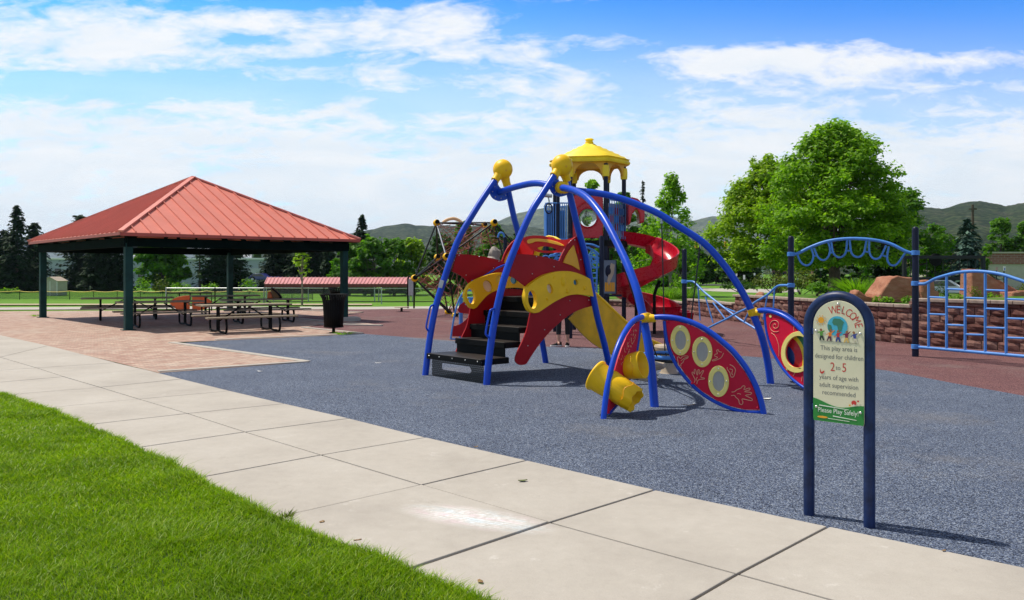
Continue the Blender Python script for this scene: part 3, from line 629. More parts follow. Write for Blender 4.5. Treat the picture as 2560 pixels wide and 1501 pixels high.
# forehead barrier between the ears
vH = 1.95; PH = F1 + dv * vH
def HP(x, y): return PL(*c2(x, y), PH, du)
head = [HP(*p) for p in spline2([(872, 150), (900, 140), (950, 125), (1010, 105), (1090, 98), (1170, 108), (1250, 128), (1310, 135), (1360, 125), (1405, 108)], 4)] + [HP(1432, 250), HP(1330, 235)] + [HP(*p) for p in spline2([(1290, 238), (1200, 246), (1110, 240), (1060, 225)], 4)] + [HP(1050, 262), HP(880, 262)]
mouth = [HP(*p) for p in spline2([(1083, 205), (1120, 190), (1180, 190), (1225, 205), (1252, 222), (1190, 226), (1120, 222)], 4, True)]
barrier = MB().prism([head, mouth], dv, .022).build('forehead_panel', M['redhead'], play, bevel=.004)
brow = [HP(*p) - dv * .022 for p in spline2([(1012, 142), (1035, 128), (1090, 124), (1180, 132), (1260, 152), (1312, 178), (1308, 186), (1250, 172), (1170, 155), (1090, 148), (1050, 162), (1020, 164)], 4, True)]
MB().prism([brow], dv, .02).build('brow_inlay', M['gold'], barrier, bevel=.004)
# yellow slide hood behind it
hood = MB(); hv_ = []
A = LOC(.38, vH + .28, 1.55); n_ = 14
for j in range(3):
    for i in range(n_ + 1):
        a = math.pi * (i / n_); hv_.append(LOC(.72 - .50 * math.cos(a), vH + .12 + .07 * j, 1.45 + (.83 - .01 * j * j) * math.sin(a) ** .8))
hood.add(hv_, [(j * (n_ + 1) + i, j * (n_ + 1) + i + 1, (j + 1) * (n_ + 1) + i + 1, (j + 1) * (n_ + 1) + i) for j in range(2) for i in range(n_)])
o = hood.build('slide_hood', M['roofyellow'], play); s_ = o.modifiers.new('wall', 'SOLIDIFY'); s_.thickness = .03
# ---- steps and deck
t = NT('perforated_tread'); co = t.coord((1, 1, 1), rot=(0, 0, -math.atan2(du.y, du.x))); vo = t.new('ShaderNodeTexVoronoi'); vo.inputs['Randomness'].default_value = .0; vo.inputs['Scale'].default_value = 26; t.link(co, vo.inputs['Vector'])
dots = t.ramp(vo.outputs['Distance'], [(.25, (.003, .003, .003)), (.34, (.022, .018, .015))]); wear = t.ramp(t.noise(co, 5, 6, .7), [(.35, (.55, .5, .5)), (.7, (1.7, 1.5, 1.4))])
t.base(t.mix(1.0, dots, wear, 'MULTIPLY')); t.set(rough=.5, spec=.25); t.bump(vo.outputs['Distance'], .6, .006); M['tread'] = t.m
t = NT('slotted_riser'); tcx = t.new('ShaderNodeTexCoord'); mp = t.new('ShaderNodeMapping'); t.link(tcx.outputs['Object'], mp.inputs[0]); mp.inputs['Rotation'].default_value = (0, 0, -math.atan2(du.y, du.x))
sx = t.new('ShaderNodeSeparateXYZ'); t.link(mp.outputs[0], sx.inputs[0])
row = t.math('FLOOR', t.math('MULTIPLY', sx.outputs[2], 34)); fx = t.math('FRACT', t.math('ADD', t.math('MULTIPLY', sx.outputs[0], 22), t.math('MULTIPLY', row, .5))); fz = t.math('FRACT', t.math('MULTIPLY', sx.outputs[2], 34))
dx = t.math('LESS_THAN', t.math('ABSOLUTE', t.math('SUBTRACT', fx, .5)), .28); dz = t.math('LESS_THAN', t.math('ABSOLUTE', t.math('SUBTRACT', fz, .5)), .19)
hole = t.math('MULTIPLY', dx, dz); t.set(alpha=t.math('SUBTRACT', 1.0, hole), rough=.45); t.base((.012, .010, .009)); M['slotted'] = t.m
ST = [(.36, -.02, .52), (.585, .46, .78), (.80, .76, 1.10), (1.02, 1.06, 1.38), (1.245, 1.34, 2.28)]
for k, (z, v0, v1) in enumerate(ST):
    a0, a1 = (.09, 1.43) if k == 0 else (.21, 1.40)
    mb = MB(); cc = LOC((a0 + a1) / 2, (v0 + v1) / 2, z - .02); Mx = Matrix.Translation(cc) @ Matrix.Rotation(math.atan2(du.y, du.x), 4, 'Z')
    mb.box(0, (a1 - a0, v1 - v0, .04), M=Mx); mb.build('step' if k < 4 else 'deck', M['tread'], play, bevel=.006)
    pz = ST[k - 1][0] if k else 0
    mb = MB(); Mx = Matrix.Translation(LOC((a0 + a1) / 2, v0 + .02, (z + pz) / 2 - .02)) @ Matrix.Rotation(math.atan2(du.y, du.x), 4, 'Z')
    if k: mb.box(0, (a1 - a0 - .01, .012, z - pz - .03), M=Mx); mb.build('riser', M['black'], play)
nose = MB()
for k, (z, v0, v1) in enumerate(ST):
    a0, a1 = (.085, 1.435) if k == 0 else (.205, 1.41)
    nose.bar(LOC(a0, v0 - .006, z - .045), LOC(a1, v0 - .006, z - .045), .014, .085)
    nose.bar(LOC(a0, v1 if k else .52, z - .05), LOC(a0, v0 + .01, z - .05), .012, .085); nose.bar(LOC(a1, v1 if k else .52, z - .05), LOC(a1, v0 + .01, z - .05), .012, .085)
nose.build('step_edging', M['black'], play, bevel=.003)
bb = MB()
for u_ in (.15, .42, .75, 1.07, 1.36): bb.ball(LOC(u_, -.034, .325), .011, 8, 6)
build_each(bb, 'bolt', M['bolt'], play)
R0 = [LOC(u_, .035, z_) for u_, z_ in ((.14, .0), (1.42, .0), (1.42, .315), (.14, .315))]
S0 = [LOC(u_, .035, z_) for u_, z_ in ((.40, .135), (.43, .12), (1.08, .12), (1.14, .155), (1.12, .20), (1.08, .225), (.43, .225), (.40, .21))]
MB().prism([R0, S0], dv, .008).build('kick_plate', M['slotted'], play)
# ---- yellow slide
sl_rail = [(1486, 733), (1512, 756), (1540, 783), (1564, 805), (1597, 833), (1628, 852), (1655, 864), (1662, 872)]
us = 1.12; PS = LOC(us, 0, 0); top = [PL(*q, PS, dv) for q in sl_rail]
low_px = [(1468, 760), (1421, 797), (1454, 834), (1482, 859), (1507, 874), (1540, 893), (1590, 912), (1645, 905), (1662, 890)]
low = [PL(*q, PS, dv) for q in low_px[1:]]
side = spline(top, 4); sl_low = spline(low, 4)
prof = side + sl_low[::-1]
slide = MB().prism([prof], du, .03).build('slide_side', M['slideyellow'], play, bevel=.012)
W_ = -.70
MB().prism([[p + du * W_ for p in side] + [p + du * W_ - UP * min(.24, max(.05, p.z - .08)) for p in side[::-1]]], du, .03).build('slide_side', M['slideyellow'], play, bevel=.012)
for k in (0, 1): MB().tube([p + du * W_ * k for p in side], .03, 12).build('slide_rail', M['yellow'], play)
bed = MB(); n_ = len(side); bv = []
for i, p in enumerate(side):
    for j in range(9):
        u_ = j / 8; sag = .20 * (1 - (2 * u_ - 1) ** 2) ** .4 if 0 < u_ < 1 else .02
        bv.append(p + du * W_ * u_ - UP * min(sag, max(.02, p.z - .12)))
bed.add(bv, [(i * 9 + j, i * 9 + j + 1, (i + 1) * 9 + j + 1, (i + 1) * 9 + j) for i in range(n_ - 1) for j in range(8)])
o = bed.build('slide_bed', M['slideyellow'], play); o.modifiers.new('wall', 'SOLIDIFY').thickness = .02
# ---- leaf panels hung between arms and ground
def on(P0, d): return lambda p: PL(*p, P0, d)
sL = PL(1614.7, 796, J2, dL); sR = PL(1883, 781, J2, dR)
fA = G(1910, 1035); fB = G(1508.6, 1047)
dA = (fA - sL); dA.z = 0; dA.normalize(); dB = (fB - sL); dB.z = 0; dB.normalize()
def leaf(P0, d, top_px, low_px, red_px, cv):
    f = on(P0, d); tp = spline([f(cv(*q)) for q in top_px], 6); tp[-1].z = -.02
    o = MB().tube(tp, .034, 14).build('leaf_rail', M['blue'], play)
    lw = spline([f(cv(*q)) for q in low_px], 6)
    MB().tube(lw, .022, 12).build('leaf_rail', M['blue'], play)
    n = V((-d.y, d.x, 0)); n = n if n.y < 0 else -n
    rp = [f(cv(*q)) for q in red_px]
    return MB().prism([rp], n, .02).build('leaf_panel', M['leafred'], play, bevel=.003), f, n
topA = [(528, 668), (600, 662), (680, 666), (760, 681), (850, 712), (950, 767), (1040, 838), (1120, 910), (1210, 1025), (1275, 1145), (1315, 1260), (1335, 1352)]
lowA = [(628, 690), (634, 760), (645, 830), (668, 910), (705, 990), (755, 1065), (820, 1140), (900, 1210), (1000, 1270), (1100, 1312), (1200, 1335), (1315, 1338)]
redA = [(640, 688), (700, 690), (780, 708), (860, 740), (950, 795), (1040, 868), (1120, 945), (1200, 1050), (1255, 1150), (1290, 1250), (1308, 1322), (1200, 1320), (1100, 1296), (1000, 1254), (900, 1192), (830, 1130), (765, 1050), (715, 975), (680, 900), (658, 830), (647, 760)]
leafA, fLA, nA = leaf(sL, dA, topA, lowA, redA, c3)
def draw(par, f, n, lines, cv, m, r=.0042, off=.014):
    mb = MB()
    for l in lines: mb.tube(spline([f(cv(*q)) + n * off for q in l], 3), r, 5)
    return build_each(mb, 'line_drawing', m, par)
M['pinkline'] = paint('peach_line', (.80, .42, .26), .5, .05, 5)
hands = [[(930, 1095), (970, 1090), (1000, 1065), (1060, 1040), (1075, 1018), (1100, 1010), (1114, 1026), (1098, 1062), (1162, 1042), (1182, 1052), (1170, 1068), (1105, 1090), (1192, 1100), (1202, 1116), (1180, 1130), (1118, 1142), (1200, 1182), (1212, 1203), (1190, 1212), (1075, 1190), (1085, 1230), (1078, 1260), (1055, 1266), (1034, 1245), (1024, 1200), (985, 1165), (970, 1142), (925, 1145)],
    [(1005, 1120), (1030, 1116), (1055, 1126)],
    [(418, 968), (430, 930), (408, 880), (388, 835), (402, 824), (425, 850), (418, 798), (435, 788), (455, 855), (466, 855), (468, 796), (487, 794), (487, 850), (530, 805), (546, 812), (508, 890), (550, 903), (555, 918), (490, 925), (462, 948), (455, 985)], [(462, 892), (446, 915), (450, 938)],
    [(205, 740), (196, 680), (188, 630), (205, 613), (232, 636), (265, 605), (325, 604), (336, 616), (325, 634), (282, 652), (265, 690), (236, 715), (236, 740)], [(238, 668), (285, 632), (328, 622)],
    [(820, 562), (792, 620), (742, 650), (682, 670), (664, 660), (718, 640), (736, 620), (700, 606), (704, 580), (736, 570), (724, 530), (745, 516), (756, 540), (796, 552)],
    [(870, 755), (872, 785), (905, 830), (920, 885), (955, 888), (976, 832), (982, 790), (952, 745), (904, 720)], [(902, 780), (942, 792), (932, 838), (948, 862)]]
draw(leafA, fLA, nA, hands, c4, M['pinkline'])
M['mesh_disc'] = None
t = NT('woven_steel_mesh'); co = t.coord((1, 1, 1)); wv = t.new('ShaderNodeTexWave'); wv.bands_direction = 'Z'; wv.inputs['Scale'].default_value = 26; t.link(co, wv.inputs[0]); w2 = t.new('ShaderNodeTexWave'); w2.bands_direction = 'X'; w2.inputs['Scale'].default_value = 20; t.link(co, w2.inputs[0])
hgt = t.math('MULTIPLY', wv.outputs[0], w2.outputs[0]); t.base(t.ramp(wv.outputs[0], [(.2, (.26, .255, .24)), (.7, (.62, .60, .55))])); t.set(rough=.6); t.bump(hgt, .8, .006); M['mesh_disc'] = t.m
for (cx, cy, rx, ry, ix, iy) in ((234, 388, 134, 208, 76, 134), (531, 546, 137, 210, 80, 134), (754, 948, 140, 214, 82, 137)):
    O = [fLA(c4(*p)) + nA * .020 for p in ell(cx, cy, rx, ry, -.03, 36)]; I = [fLA(c4(*p)) + nA * .020 for p in ell(cx + 2, cy, ix, iy, -.03, 36)]
    ring = MB().prism([O, I], nA, .02).build('window_ring', M['cream'], leafA, bevel=.004)
    MB().prism([[p - nA * .006 for p in I]], nA, .008).build('mesh_insert', M['mesh_disc'], leafA)
    bb = MB()
    for a in range(4): bb.ball(fLA(c4(cx + (rx + ix) * .5 * math.cos(a * math.pi / 2), cy + (ry + iy) * .5 * math.sin(a * math.pi / 2))) + nA * .031, .009, 8, 6)
    build_each(bb, 'bolt', M['bolt'], leafA)
bb = MB()
for p in ((55, 140), (875, 490), (1285, 1310), (388, 975)): bb.ball(fLA(c4(*p)) + nA * .012, .016, 10, 6)
build_each(bb, 'bolt_cap', M['leafred'], leafA)
topB = [(470, 662), (430, 675), (388, 712), (345, 775), (312, 840), (283, 915), (258, 1000), (235, 1100), (212, 1230), (195, 1387)]
lowB = [(455, 690), (448, 780), (438, 850), (420, 960), (385, 1080), (345, 1180), (300, 1270), (235, 1345)]
redB = [(448, 692), (400, 735), (358, 800), (322, 880), (295, 960), (270, 1050), (248, 1160), (232, 1270), (224, 1350), (240, 1345), (300, 1262), (340, 1175), (380, 1075), (414, 960), (432, 850), (442, 780)]
leafB, fLB, nB = leaf(sL, dB, topB, lowB, redB, c3)
nBp = V((-dB.y, dB.x, 0)); nBp = nBp if nBp.x > 0 else -nBp
def horn(cpx, L1, r1, L0, r0, drop, nm, rag=1.0):
    c = fLB(c3(*cpx)); ax = (nBp - UP * drop).normalized(); mb = MB(); Mx = Matrix.Translation(c) @ ax.to_track_quat('Z', 'X').to_matrix().to_4x4()
    n = 32; prof = [(r0 * 1.06, -L0), (r0 * 1.08, -L0 + .02), (r0 * .98, -L0 + .035), ((r0 + r1) / 2 * 1.0, 0), (r1, L1)]
    vs = []
    for k_, (r_, z_) in enumerate(prof):
        for a in range(n):
            th = 2 * math.pi * a / n; zz = z_ + (rag * (.010 * math.sin(9 * th) + .014 * math.sin(4 * th + 1)) if k_ == 4 else 0); vs.append(Mx @ V((r_ * math.cos(th), r_ * math.sin(th), zz)))
    mb.add(vs, [(i * n + k, i * n + (k + 1) % n, (i + 1) * n + (k + 1) % n, (i + 1) * n + k) for i in range(4) for k in range(n)])
    o = mb.build(nm, M['yellow'], leafB, ang=60); o.modifiers.new('wall', 'SOLIDIFY').thickness = .016
    sm = MB(); sm.tube([Mx @ V((r_ * 1.0, 0, z_)) for r_, z_ in ((r0 * 1.0, -L0 + .04), ((r0 + r1) / 2 + .004, 0), (r1 + .003, L1 - .02))], .0035, 5)
    for zz, rr in ((L1 * .62, r1 + (r0 - r1) * .22),): sm.tube([Mx @ V(((rr + .004) * math.cos(2 * math.pi * a / 40), (rr + .004) * math.sin(2 * math.pi * a / 40), zz + .02 * math.sin(5 * 2 * math.pi * a / 40))) for a in range(40)], .003, 4, closed=True)
    sm.build('seam', M['gold'], o)
horn((266, 1155), .31, .150, .26, .178, .50, 'talk_horn')
horn((362, 1020), .21, .165, .04, .12, -.22, 'talk_horn', 0)
mb = MB()
rr = random.Random(5)
for k in range(70):
    t_ = rr.random(); q = (415 - 95 * t_ + rr.uniform(-16, 16) * (1 + t_), 760 + 230 * t_ + rr.uniform(-14, 14)); p = fLB(c3(*q)) + nBp * .0125; mb.ball(p, (.003, .003, rr.uniform(.005, .016)), 5, 4)
mb.build('etched_drawing', M['pinkline'], leafB)
# right-hand leaf with spirals and rainbow window, and its twin behind
dC = V((math.cos(R(-62)), math.sin(R(-62)), 0)); dD = V((math.cos(R(28)), math.sin(R(28)), 0))
LA = [((fLA(c3(*q)) - sL).dot(dA), fLA(c3(*q)).z) for q in topA]; LB = [((fLA(c3(*q)) - sL).dot(dA), fLA(c3(*q)).z) for q in lowA]; LR = [((fLA(c3(*q)) - sL).dot(dA), fLA(c3(*q)).z) for q in redA]
def leafw(P0, d):
    f = lambda s_, z_: V((P0.x + d.x * s_, P0.y + d.y * s_, z_ - .01))
    MB().tube(spline([f(*q) for q in LA], 6), .034, 14).build('leaf_rail', M['blue'], play); MB().tube(spline([f(*q) for q in LB], 6), .022, 12).build('leaf_rail', M['blue'], play)
    n = V((-d.y, d.x, 0)); n = n if n.y < 0 else -n
    return f, n, [f(*q) for q in LR]
fC, nC, rpC = leafw(sR, dC); fcp = on(sR, dC)
win = [fcp(c5(*p)) for p in ell(790, 805, 208, 268, .12, 36)]
leafC = MB().prism([rpC, win], nC, .02).build('leaf_panel', M['leafred'], play, bevel=.003)
O = [fcp(c5(*p)) + nC * .02 for p in ell(790, 810, 278, 348, .12, 40)]; I = [p + nC * .02 for p in win]
MB().prism([O, I], nC, .02).build('window_ring', M['cream'], leafC, bevel=.004)
t = NT('rainbow_disc'); co = t.coord((1, 1, 1)); ctr = fcp(c5(690, 905)) ; tcx = t.new('ShaderNodeTexCoord'); vm = t.new('ShaderNodeVectorMath'); vm.operation = 'DISTANCE'; t.link(tcx.outputs['Object'], vm.inputs[0]); cl = ctr - ORG[play.name] - nC * .07; cl.z -= .02
vm.inputs[1].default_value = cl + dC * -.20; t.base(t.ramp(vm.outputs['Value'], [(0, (.01, .06, .22)), (.175, (.62, .02, .03)), (.315, (.80, .60, .02)), (.375, (.02, .20, .06)), (.47, (.01, .08, .3))], 'CONSTANT')); t.set(rough=.3, coat=.4)
MB().prism([[fcp(c5(*p)) - nC * .07 for p in ell(790, 805, 290, 350, .1, 36)]], nC, .02).build('rainbow_wheel', t.m, leafC)
sp1 = [(400 + 108 * (1 - k / 40) ** 1.0 * math.cos(1.0 + k * .30) * 1.0, 360 + 112 * (1 - k / 40) * math.sin(1.0 + k * .30) * 1.05) for k in range(40)]
draw(leafC, fcp, nC, [sp1, [(335, 488), (400, 540), (445, 640), (465, 740), (462, 880)], [(690, 300), (712, 360), (716, 455)], [(800, 375), (790, 455)], [(840, 400), (828, 460)], [(726, 1125), (726, 1170), (708, 1205)], [(855, 1220), (845, 1300)]], c5, M['pinkline'], .0035)
for p in ((322, 208), (604, 1090)):
    q = fcp(c5(*p)); MB().lathe([(.012, .0), (.022, .0), (.022, .006), (.012, .006)], 14, Matrix.Translation(q + nC * .011) @ nC.to_track_quat('Z', 'Y').to_matrix().to_4x4()).build('bolt_washer', M['cream'], leafC)
fD, nD, rpD = leafw(sR, dD)
leafD = MB().prism([rpD], nD, .02).build('leaf_panel', M['leafred'], play, bevel=.003)
for q, d1, d2, ad in ((sL, dA, dB, dL), (sR, dC, dD, dR)):
    ad2 = (ad * .32 - UP).normalized(); mb = MB(); Mx = Matrix.Translation(q) @ ad2.to_track_quat('Z', 'Y').to_matrix().to_4x4()
    mb.lathe([(.055, -.055), (.072, -.05), (.080, 0), (.072, .05), (.055, .055)], 18, Mx)
    for d in (d1, d2): mb.lathe([(.055, .03), (.052, .09), (.045, .125), (.036, .128)], 14, Matrix.Translation(q) @ d.to_track_quat('Z', 'Y').to_matrix().to_4x4())
    mb.build('joint_clamp', M['yellow'], play, bevel=.004)
# ---- hanging net saucer between the outer arches
def on_arm(px_list, d, px): 
    for (x0, y0), (x1, y1) in zip(px_list, px_list[1:]):
        if x0 <= px <= x1: return PL(px, y0 + (y1 - y0) * (px - x0) / (x1 - x0), J2, d)
SC = V(((1676 - CX) / F * 12.1, 12.1, .44)); swing = thing('saucer_swing', 'black net saucer with light blue rim hanging on cables between the blue arches', 'swing', V((SC.x, SC.y, .42)))
mb = MB(); rim = [SC + V((.40 * math.cos(a * math.pi / 18), .40 * math.sin(a * math.pi / 18), 0)) for a in range(36)]; mb.tube(rim, .028, 10, closed=True); mb.build('rim', M['lightblue'], swing)
mb = MB()
for k in range(-4, 5):
    s_ = k * .088; e_ = math.sqrt(.16 - s_ * s_)
    for ax in (0, 1):
        pts = [SC + (V((s_, e_ * j / 5, 0)) if ax else V((e_ * j / 5, s_, 0))) - UP * .10 * (1 - (s_ * s_ + (e_ * j / 5) ** 2) / .16) for j in range(-5, 6)]; mb.tube(pts, .011, 5)
mb.build('net_seat', M['cable'], swing)
for lst, d, px in ((armL_px, dL, 1541), (armL_px, dL, 1556), (armR_px, dR, 1654), (armR_px, dR, 1751)):
    a = on_arm(lst, d, px); v_ = (a - SC); v_.z = 0; q = SC + v_.normalized() * .40
    MB().tube([a - UP * .04, q], .010, 6).build('cable', M['cable'], swing)
    MB().tube([a - UP * .03, a - UP * .12], .02, 8).build('cable_fitting', M['galv'], swing)
# ---- tan stepping pods at the end of the slide
for k, (px, Y, h_, r_, lab) in enumerate(((1622, 12.75, .27, .26, 'low tan stepping pod beside the yellow slide end, nearest the blue arch leg'), (1672, 13.6, .47, .24, 'taller tan stepping pod directly behind the red leaf panel edge'), (1598, 13.4, .16, .24, 'lowest tan stepping pod under the end of the yellow slide'))):
    X = (px - CX) / F * Y; pod = thing('stepping_pod', lab, 'stepping pod', (X, Y, 0), 'tan stepping pods by the slide')
    mb = MB(); n = 22; vs = []
    prof = [(.72, h_ - .11), (.95, h_ - .09), (1.0, h_ - .045), (.94, h_ - .012), (.5, h_), (.05, h_ + .002)]
    for r2, z in prof:
        for a in range(n): th = 2 * math.pi * a / n; w = 1 + .05 * math.sin(3 * th + k) + .03 * math.sin(7 * th); vs.append((X + r_ * r2 * w * math.cos(th), Y + r_ * r2 * w * math.sin(th), z))
    mb.add(vs, [(i * n + q, i * n + (q + 1) % n, (i + 1) * n + (q + 1) % n, (i + 1) * n + q) for i in range(5) for q in range(n)] + [tuple(5 * n + q for q in range(n))])
    mb.build('top', M['tan'], pod); MB().lathe([(.16, -.01), (.13, .03), (.11, h_ - .10)], 16, Matrix.Translation((X, Y, 0))).build('stem', M['tan'], pod)
# ================================================================== WELCOME SIGN
S0 = G(2022.6, 1287); S1 = G(2173.5, 1318); dS = S1 - S0; SW = dS.length; dS.normalize(); nS = V((dS.y, -dS.x, 0)); nS = nS if nS.y < 0 else -nS
sign = thing('welcome_sign', 'arched navy post sign reading WELCOME with cream and green panel by the sidewalk', 'sign', (S0 + S1) / 2)
def SP(x, z, off=0.0): return S0 + dS * x + UP * z + nS * off
zc = 1.525 - .036 - SW / 2
arc = [SP(SW / 2 - SW / 2 * math.cos(a), zc + SW / 2 * math.sin(a)) for a in (math.pi * k / 22 for k in range(1, 22))]
MB().tube([SP(0, -.03), SP(0, .4), SP(0, zc)] + arc + [SP(SW, zc), SP(SW, .4), SP(SW, -.03)], .036, 22).build('arched_post', M['signnavy'], sign)
def sgn(px, py): q = PL(px, py, S0 + nS * .036, dS); return q
def c8(x, y): return (2020 + x / 8.212, 740 + y / 8.212)
def c9(x, y): return (2000 + x / 8.21, 900 + y / 8.21)
SL, SRr = (sgn(2034, 900) - S0).dot(dS), (sgn(2161, 900) - S0).dot(dS)
SM = (SL + SRr) / 2; HWd = (SRr - SL) / 2; ztop = sgn(2096, 752).z; zbot = (sgn(2034, 1050).z + sgn(2160, 1066).z) / 2; zsh = ztop - HWd
def Q(a, b): return SP(SM + a * HWd, b, .036)      # a: -1..1 across, b: height
def face_out(k=0.0):
    return [Q(-1 + k, zbot + .02), Q(-.97 + k, zbot), Q(.97 - k, zbot), Q(1 - k, zbot + .02)] + [Q((1 - k) * math.cos(a), zsh + HWd * math.sin(a)) for a in (math.pi * i / 24 for i in range(25))]
M['signcream'] = paint('sign_cream', (.70, .66, .47), .45, .05, 6)
pan = MB().prism([face_out()], nS, .010).build('panel', M['signcream'], sign, bevel=.002)
def flat(name, loops, m, off, par=pan, th=.0016): return MB().prism([[p + nS * off for p in l] for l in loops], nS, th).build(name, m, par, False)
def zz(py): return sgn(2097, py).z
M['signgreen'] = paint('sign_green', (.02, .22, .035), .45, .06, 6); M['ink'] = paint('sign_ink_grey', (.13, .13, .13), .6, .05, 6); M['inkred'] = paint('sign_ink_red', (.55, .04, .03), .6, .05, 6)
zg = zbot + (ztop - zbot) * .152
hill_ = [Q(a, zg + .018 * math.cos(1.0 + 2.9 * (a + .75)) - .012 * a) for a in np.linspace(1, -1, 22)]
flat('green_ground', [[Q(-1, zbot + .02), Q(-.97, zbot + .001), Q(.97, zbot + .001), Q(1, zbot + .02)] + hill_], M['signgreen'], .0062)
def lettering(body, size, a, z, m, off=.0058, rot=0.0, sx=.86, name='lettering', bold=0.0):
    vs, fs = text_geo(body, size); o = []
    c_, s_ = math.cos(rot), math.sin(rot)
    mb = MB(); mb.add([SP(SM + a * HWd, z, .036 + off) + dS * (v.x * sx * c_ - v.y * s_) + UP * (v.x * sx * s_ + v.y * c_) for v in vs], fs); return mb
Hs = ztop - zbot
def zf(f): return zbot + Hs * f
for body, f, sz in (('This play area is', .590, .044), ('designed for children', .522, .044), ('years of age with', .350, .044), ('adult supervision', .286, .044), ('recommended', .224, .044)):
    lettering(body, sz, 0.02, zf(f), M['ink']).build('lettering', M['ink'], pan, False)
lettering('to', .042, .0, zf(.435), M['ink']).build('lettering', M['ink'], pan, False)
for ch, a in (('2', -.22), ('5', .24)): lettering(ch, .082, a, zf(.422), M['inkred'], sx=.8).build('lettering', M['inkred'], pan, False)
M['inkwhite'] = paint('sign_ink_white', (.8, .82, .74), .5, .03, 6)
lettering('Please Play Safely!', .045, .0, zf(.076), M['inkwhite'], off=.009, sx=.84).build('lettering', M['inkwhite'], pan, False)
wl_ = MB()
for i, ch in enumerate('WELCOME'):
    th = R(104 - i * 14.6); rr_ = HWd * .68; mb_ = lettering(ch, .074, math.cos(th) * .68, zsh - .02 + rr_ * math.sin(th) - .01, None, rot=th - math.pi / 2, sx=.75); wl_.add(mb_.v, mb_.f)
wl_.build('welcome_lettering', M['inkred'], pan, False)
def disc(cx, cz, r, n=24, rz=None): return [Q(cx + r / HWd * math.cos(2 * math.pi * k / n), cz + (rz or r) * math.sin(2 * math.pi * k / n)) for k in range(n)]
M['globe'] = paint('globe_blue', (.06, .42, .60), .5, .05, 8); M['land'] = paint('globe_land', (.045, .20, .13), .5, .05, 8); M['sunink'] = paint('sun_ink', (.80, .36, .02), .5, .05, 8)
gzc = zf(.79); flat('globe', [disc(-.03, gzc, .067)], M['globe'], .0062)
ld = [(-.02, .052), (.02, .050), (.045, .028), (.034, .005), (.030, -.025), (.014, -.04), (.004, -.018), (.0, .004), (-.024, .008), (-.034, .024), (-.028, .044)]
flat('globe_land', [[Q(-.03 + x / HWd, gzc + z) for x, z in ld]], M['land'], .0072); flat('globe_land', [[Q(-.03 + x / HWd, gzc + z) for x, z in [(-.064, .012), (-.042, .006), (-.034, -.022), (-.042, -.048), (-.060, -.026)]]], M['land'], .0072)
sc_ = (-.68, zf(.835)); flat('sun_drawing', [disc(sc_[0], sc_[1], .021, 16)], M['sunink'], .0062)
for k in range(10):
    a = 2 * math.pi * k / 10; ca, sa = math.cos(a), math.sin(a); flat('sun_ray', [[Q(sc_[0] + (r_ * ca - w_ * sa) / HWd, sc_[1] + r_ * sa + w_ * ca) for r_, w_ in ((.026, -.002), (.036, -.001), (.036, .001), (.026, .002))]], M['sunink'], .0062)
kid = [(.10, .30, .04), (.75, .20, .02), (.5, .03, .03), (.22, .02, .07), (.05, .07, .30)]; pantc = [(.02, .03, .02), (.10, .02, .06), (.03, .05, .25), (.7, .45, .12), (.6, .55, .42)]
for k in range(5):
    x0 = -.66 + k * .33; z0 = zf(.668) - .006 * k * .35; tilt = (-.2, .5, 0, .15, -.5)[k]; inkm = paint('child_shirt_ink', kid[k], .6, .03, 8); pm = paint('child_trouser_ink', pantc[k], .6, .03, 8); fm = paint('child_face_ink', (.30, .12, .05), .6, .03, 8)
    q = lambda x, z: Q(x0 + (x + tilt * (z - .03) * .4) / HWd, z0 + z)
    flat('child_drawing', [[q(-.008, .030), q(.008, .030), q(.010, .054), q(.024, .062 + .01 * (k % 2)), q(.022, .067 + .01 * (k % 2)), q(.004, .060), q(-.006, .060), q(-.024, .056 - .012 * (k % 3)), q(-.024, .050 - .012 * (k % 3)), q(-.010, .052)]], inkm, .0074)
    flat('child_drawing', [[q(-.009, .032), q(-.016, .002), q(-.009, .0), q(0, .022), q(.010, .0), q(.018, .002), q(.009, .032)]], pm, .0076)
    flat('child_drawing', [[q(.008 * math.cos(a), .070 + .009 * math.sin(a)) for a in (2 * math.pi * i / 10 for i in range(10))]], fm, .0078)
flat('ground_line', [[Q(-.75, zf(.662)), Q(.75, zf(.657)), Q(.75, zf(.659)), Q(-.75, zf(.664))]], M['ink'], .0062)
flat('butterfly_drawing', [[Q(-.72, zf(.435)), Q(-.68, zf(.405)), Q(-.55, zf(.42)), Q(-.56, zf(.405)), Q(-.64, zf(.39)), Q(-.72, zf(.40))]], M['inkred'], .0062)
for f, a0, a1 in ((.128, -.75, .42), (.050, -.2, .72)): flat('flourish_line', [[Q(a0, zf(f)), Q(a1, zf(f - .012)), Q(a1, zf(f - .009)), Q(a0, zf(f + .007))]], M['inkwhite'], .008)
flat('orange_mark', [disc(-.62, zf(.035), .035, 16, .007)], M['sunink'], .008)
flat('fine_print', [[Q(-.4, zf(.028)), Q(.45, zf(.022)), Q(.45, zf(.025)), Q(-.4, zf(.031))]], M['inkwhite'], .008)
flat('mushroom_drawing', [disc(.62, zf(.178), .016, 12)], M['inkred'], .009); flat('mushroom_drawing', [disc(.62, zf(.16), .007, 10)], M['inkwhite'], .009); flat('flower_drawing', [disc(.78, zf(.195), .006, 10)], M['inkred'], .009); flat('flower_drawing', [disc(.46, zf(.155), .006, 10)], M['sunink'], .009)
for a, z in ((0, ztop - .022), (-.88, zf(.745)), (.86, zf(.74)), (-.87, zf(.115)), (.87, zf(.105))): MB().ball(SP(SM + a * HWd, z, .042), .010, 12, 8).build('bolt', M['bolt'], sign)
MB().bar(SP(SM - .03, ztop + .012, 0), SP(SM + .03, ztop + .012, 0), .05, .06).build('bracket', M['signnavy'], sign)
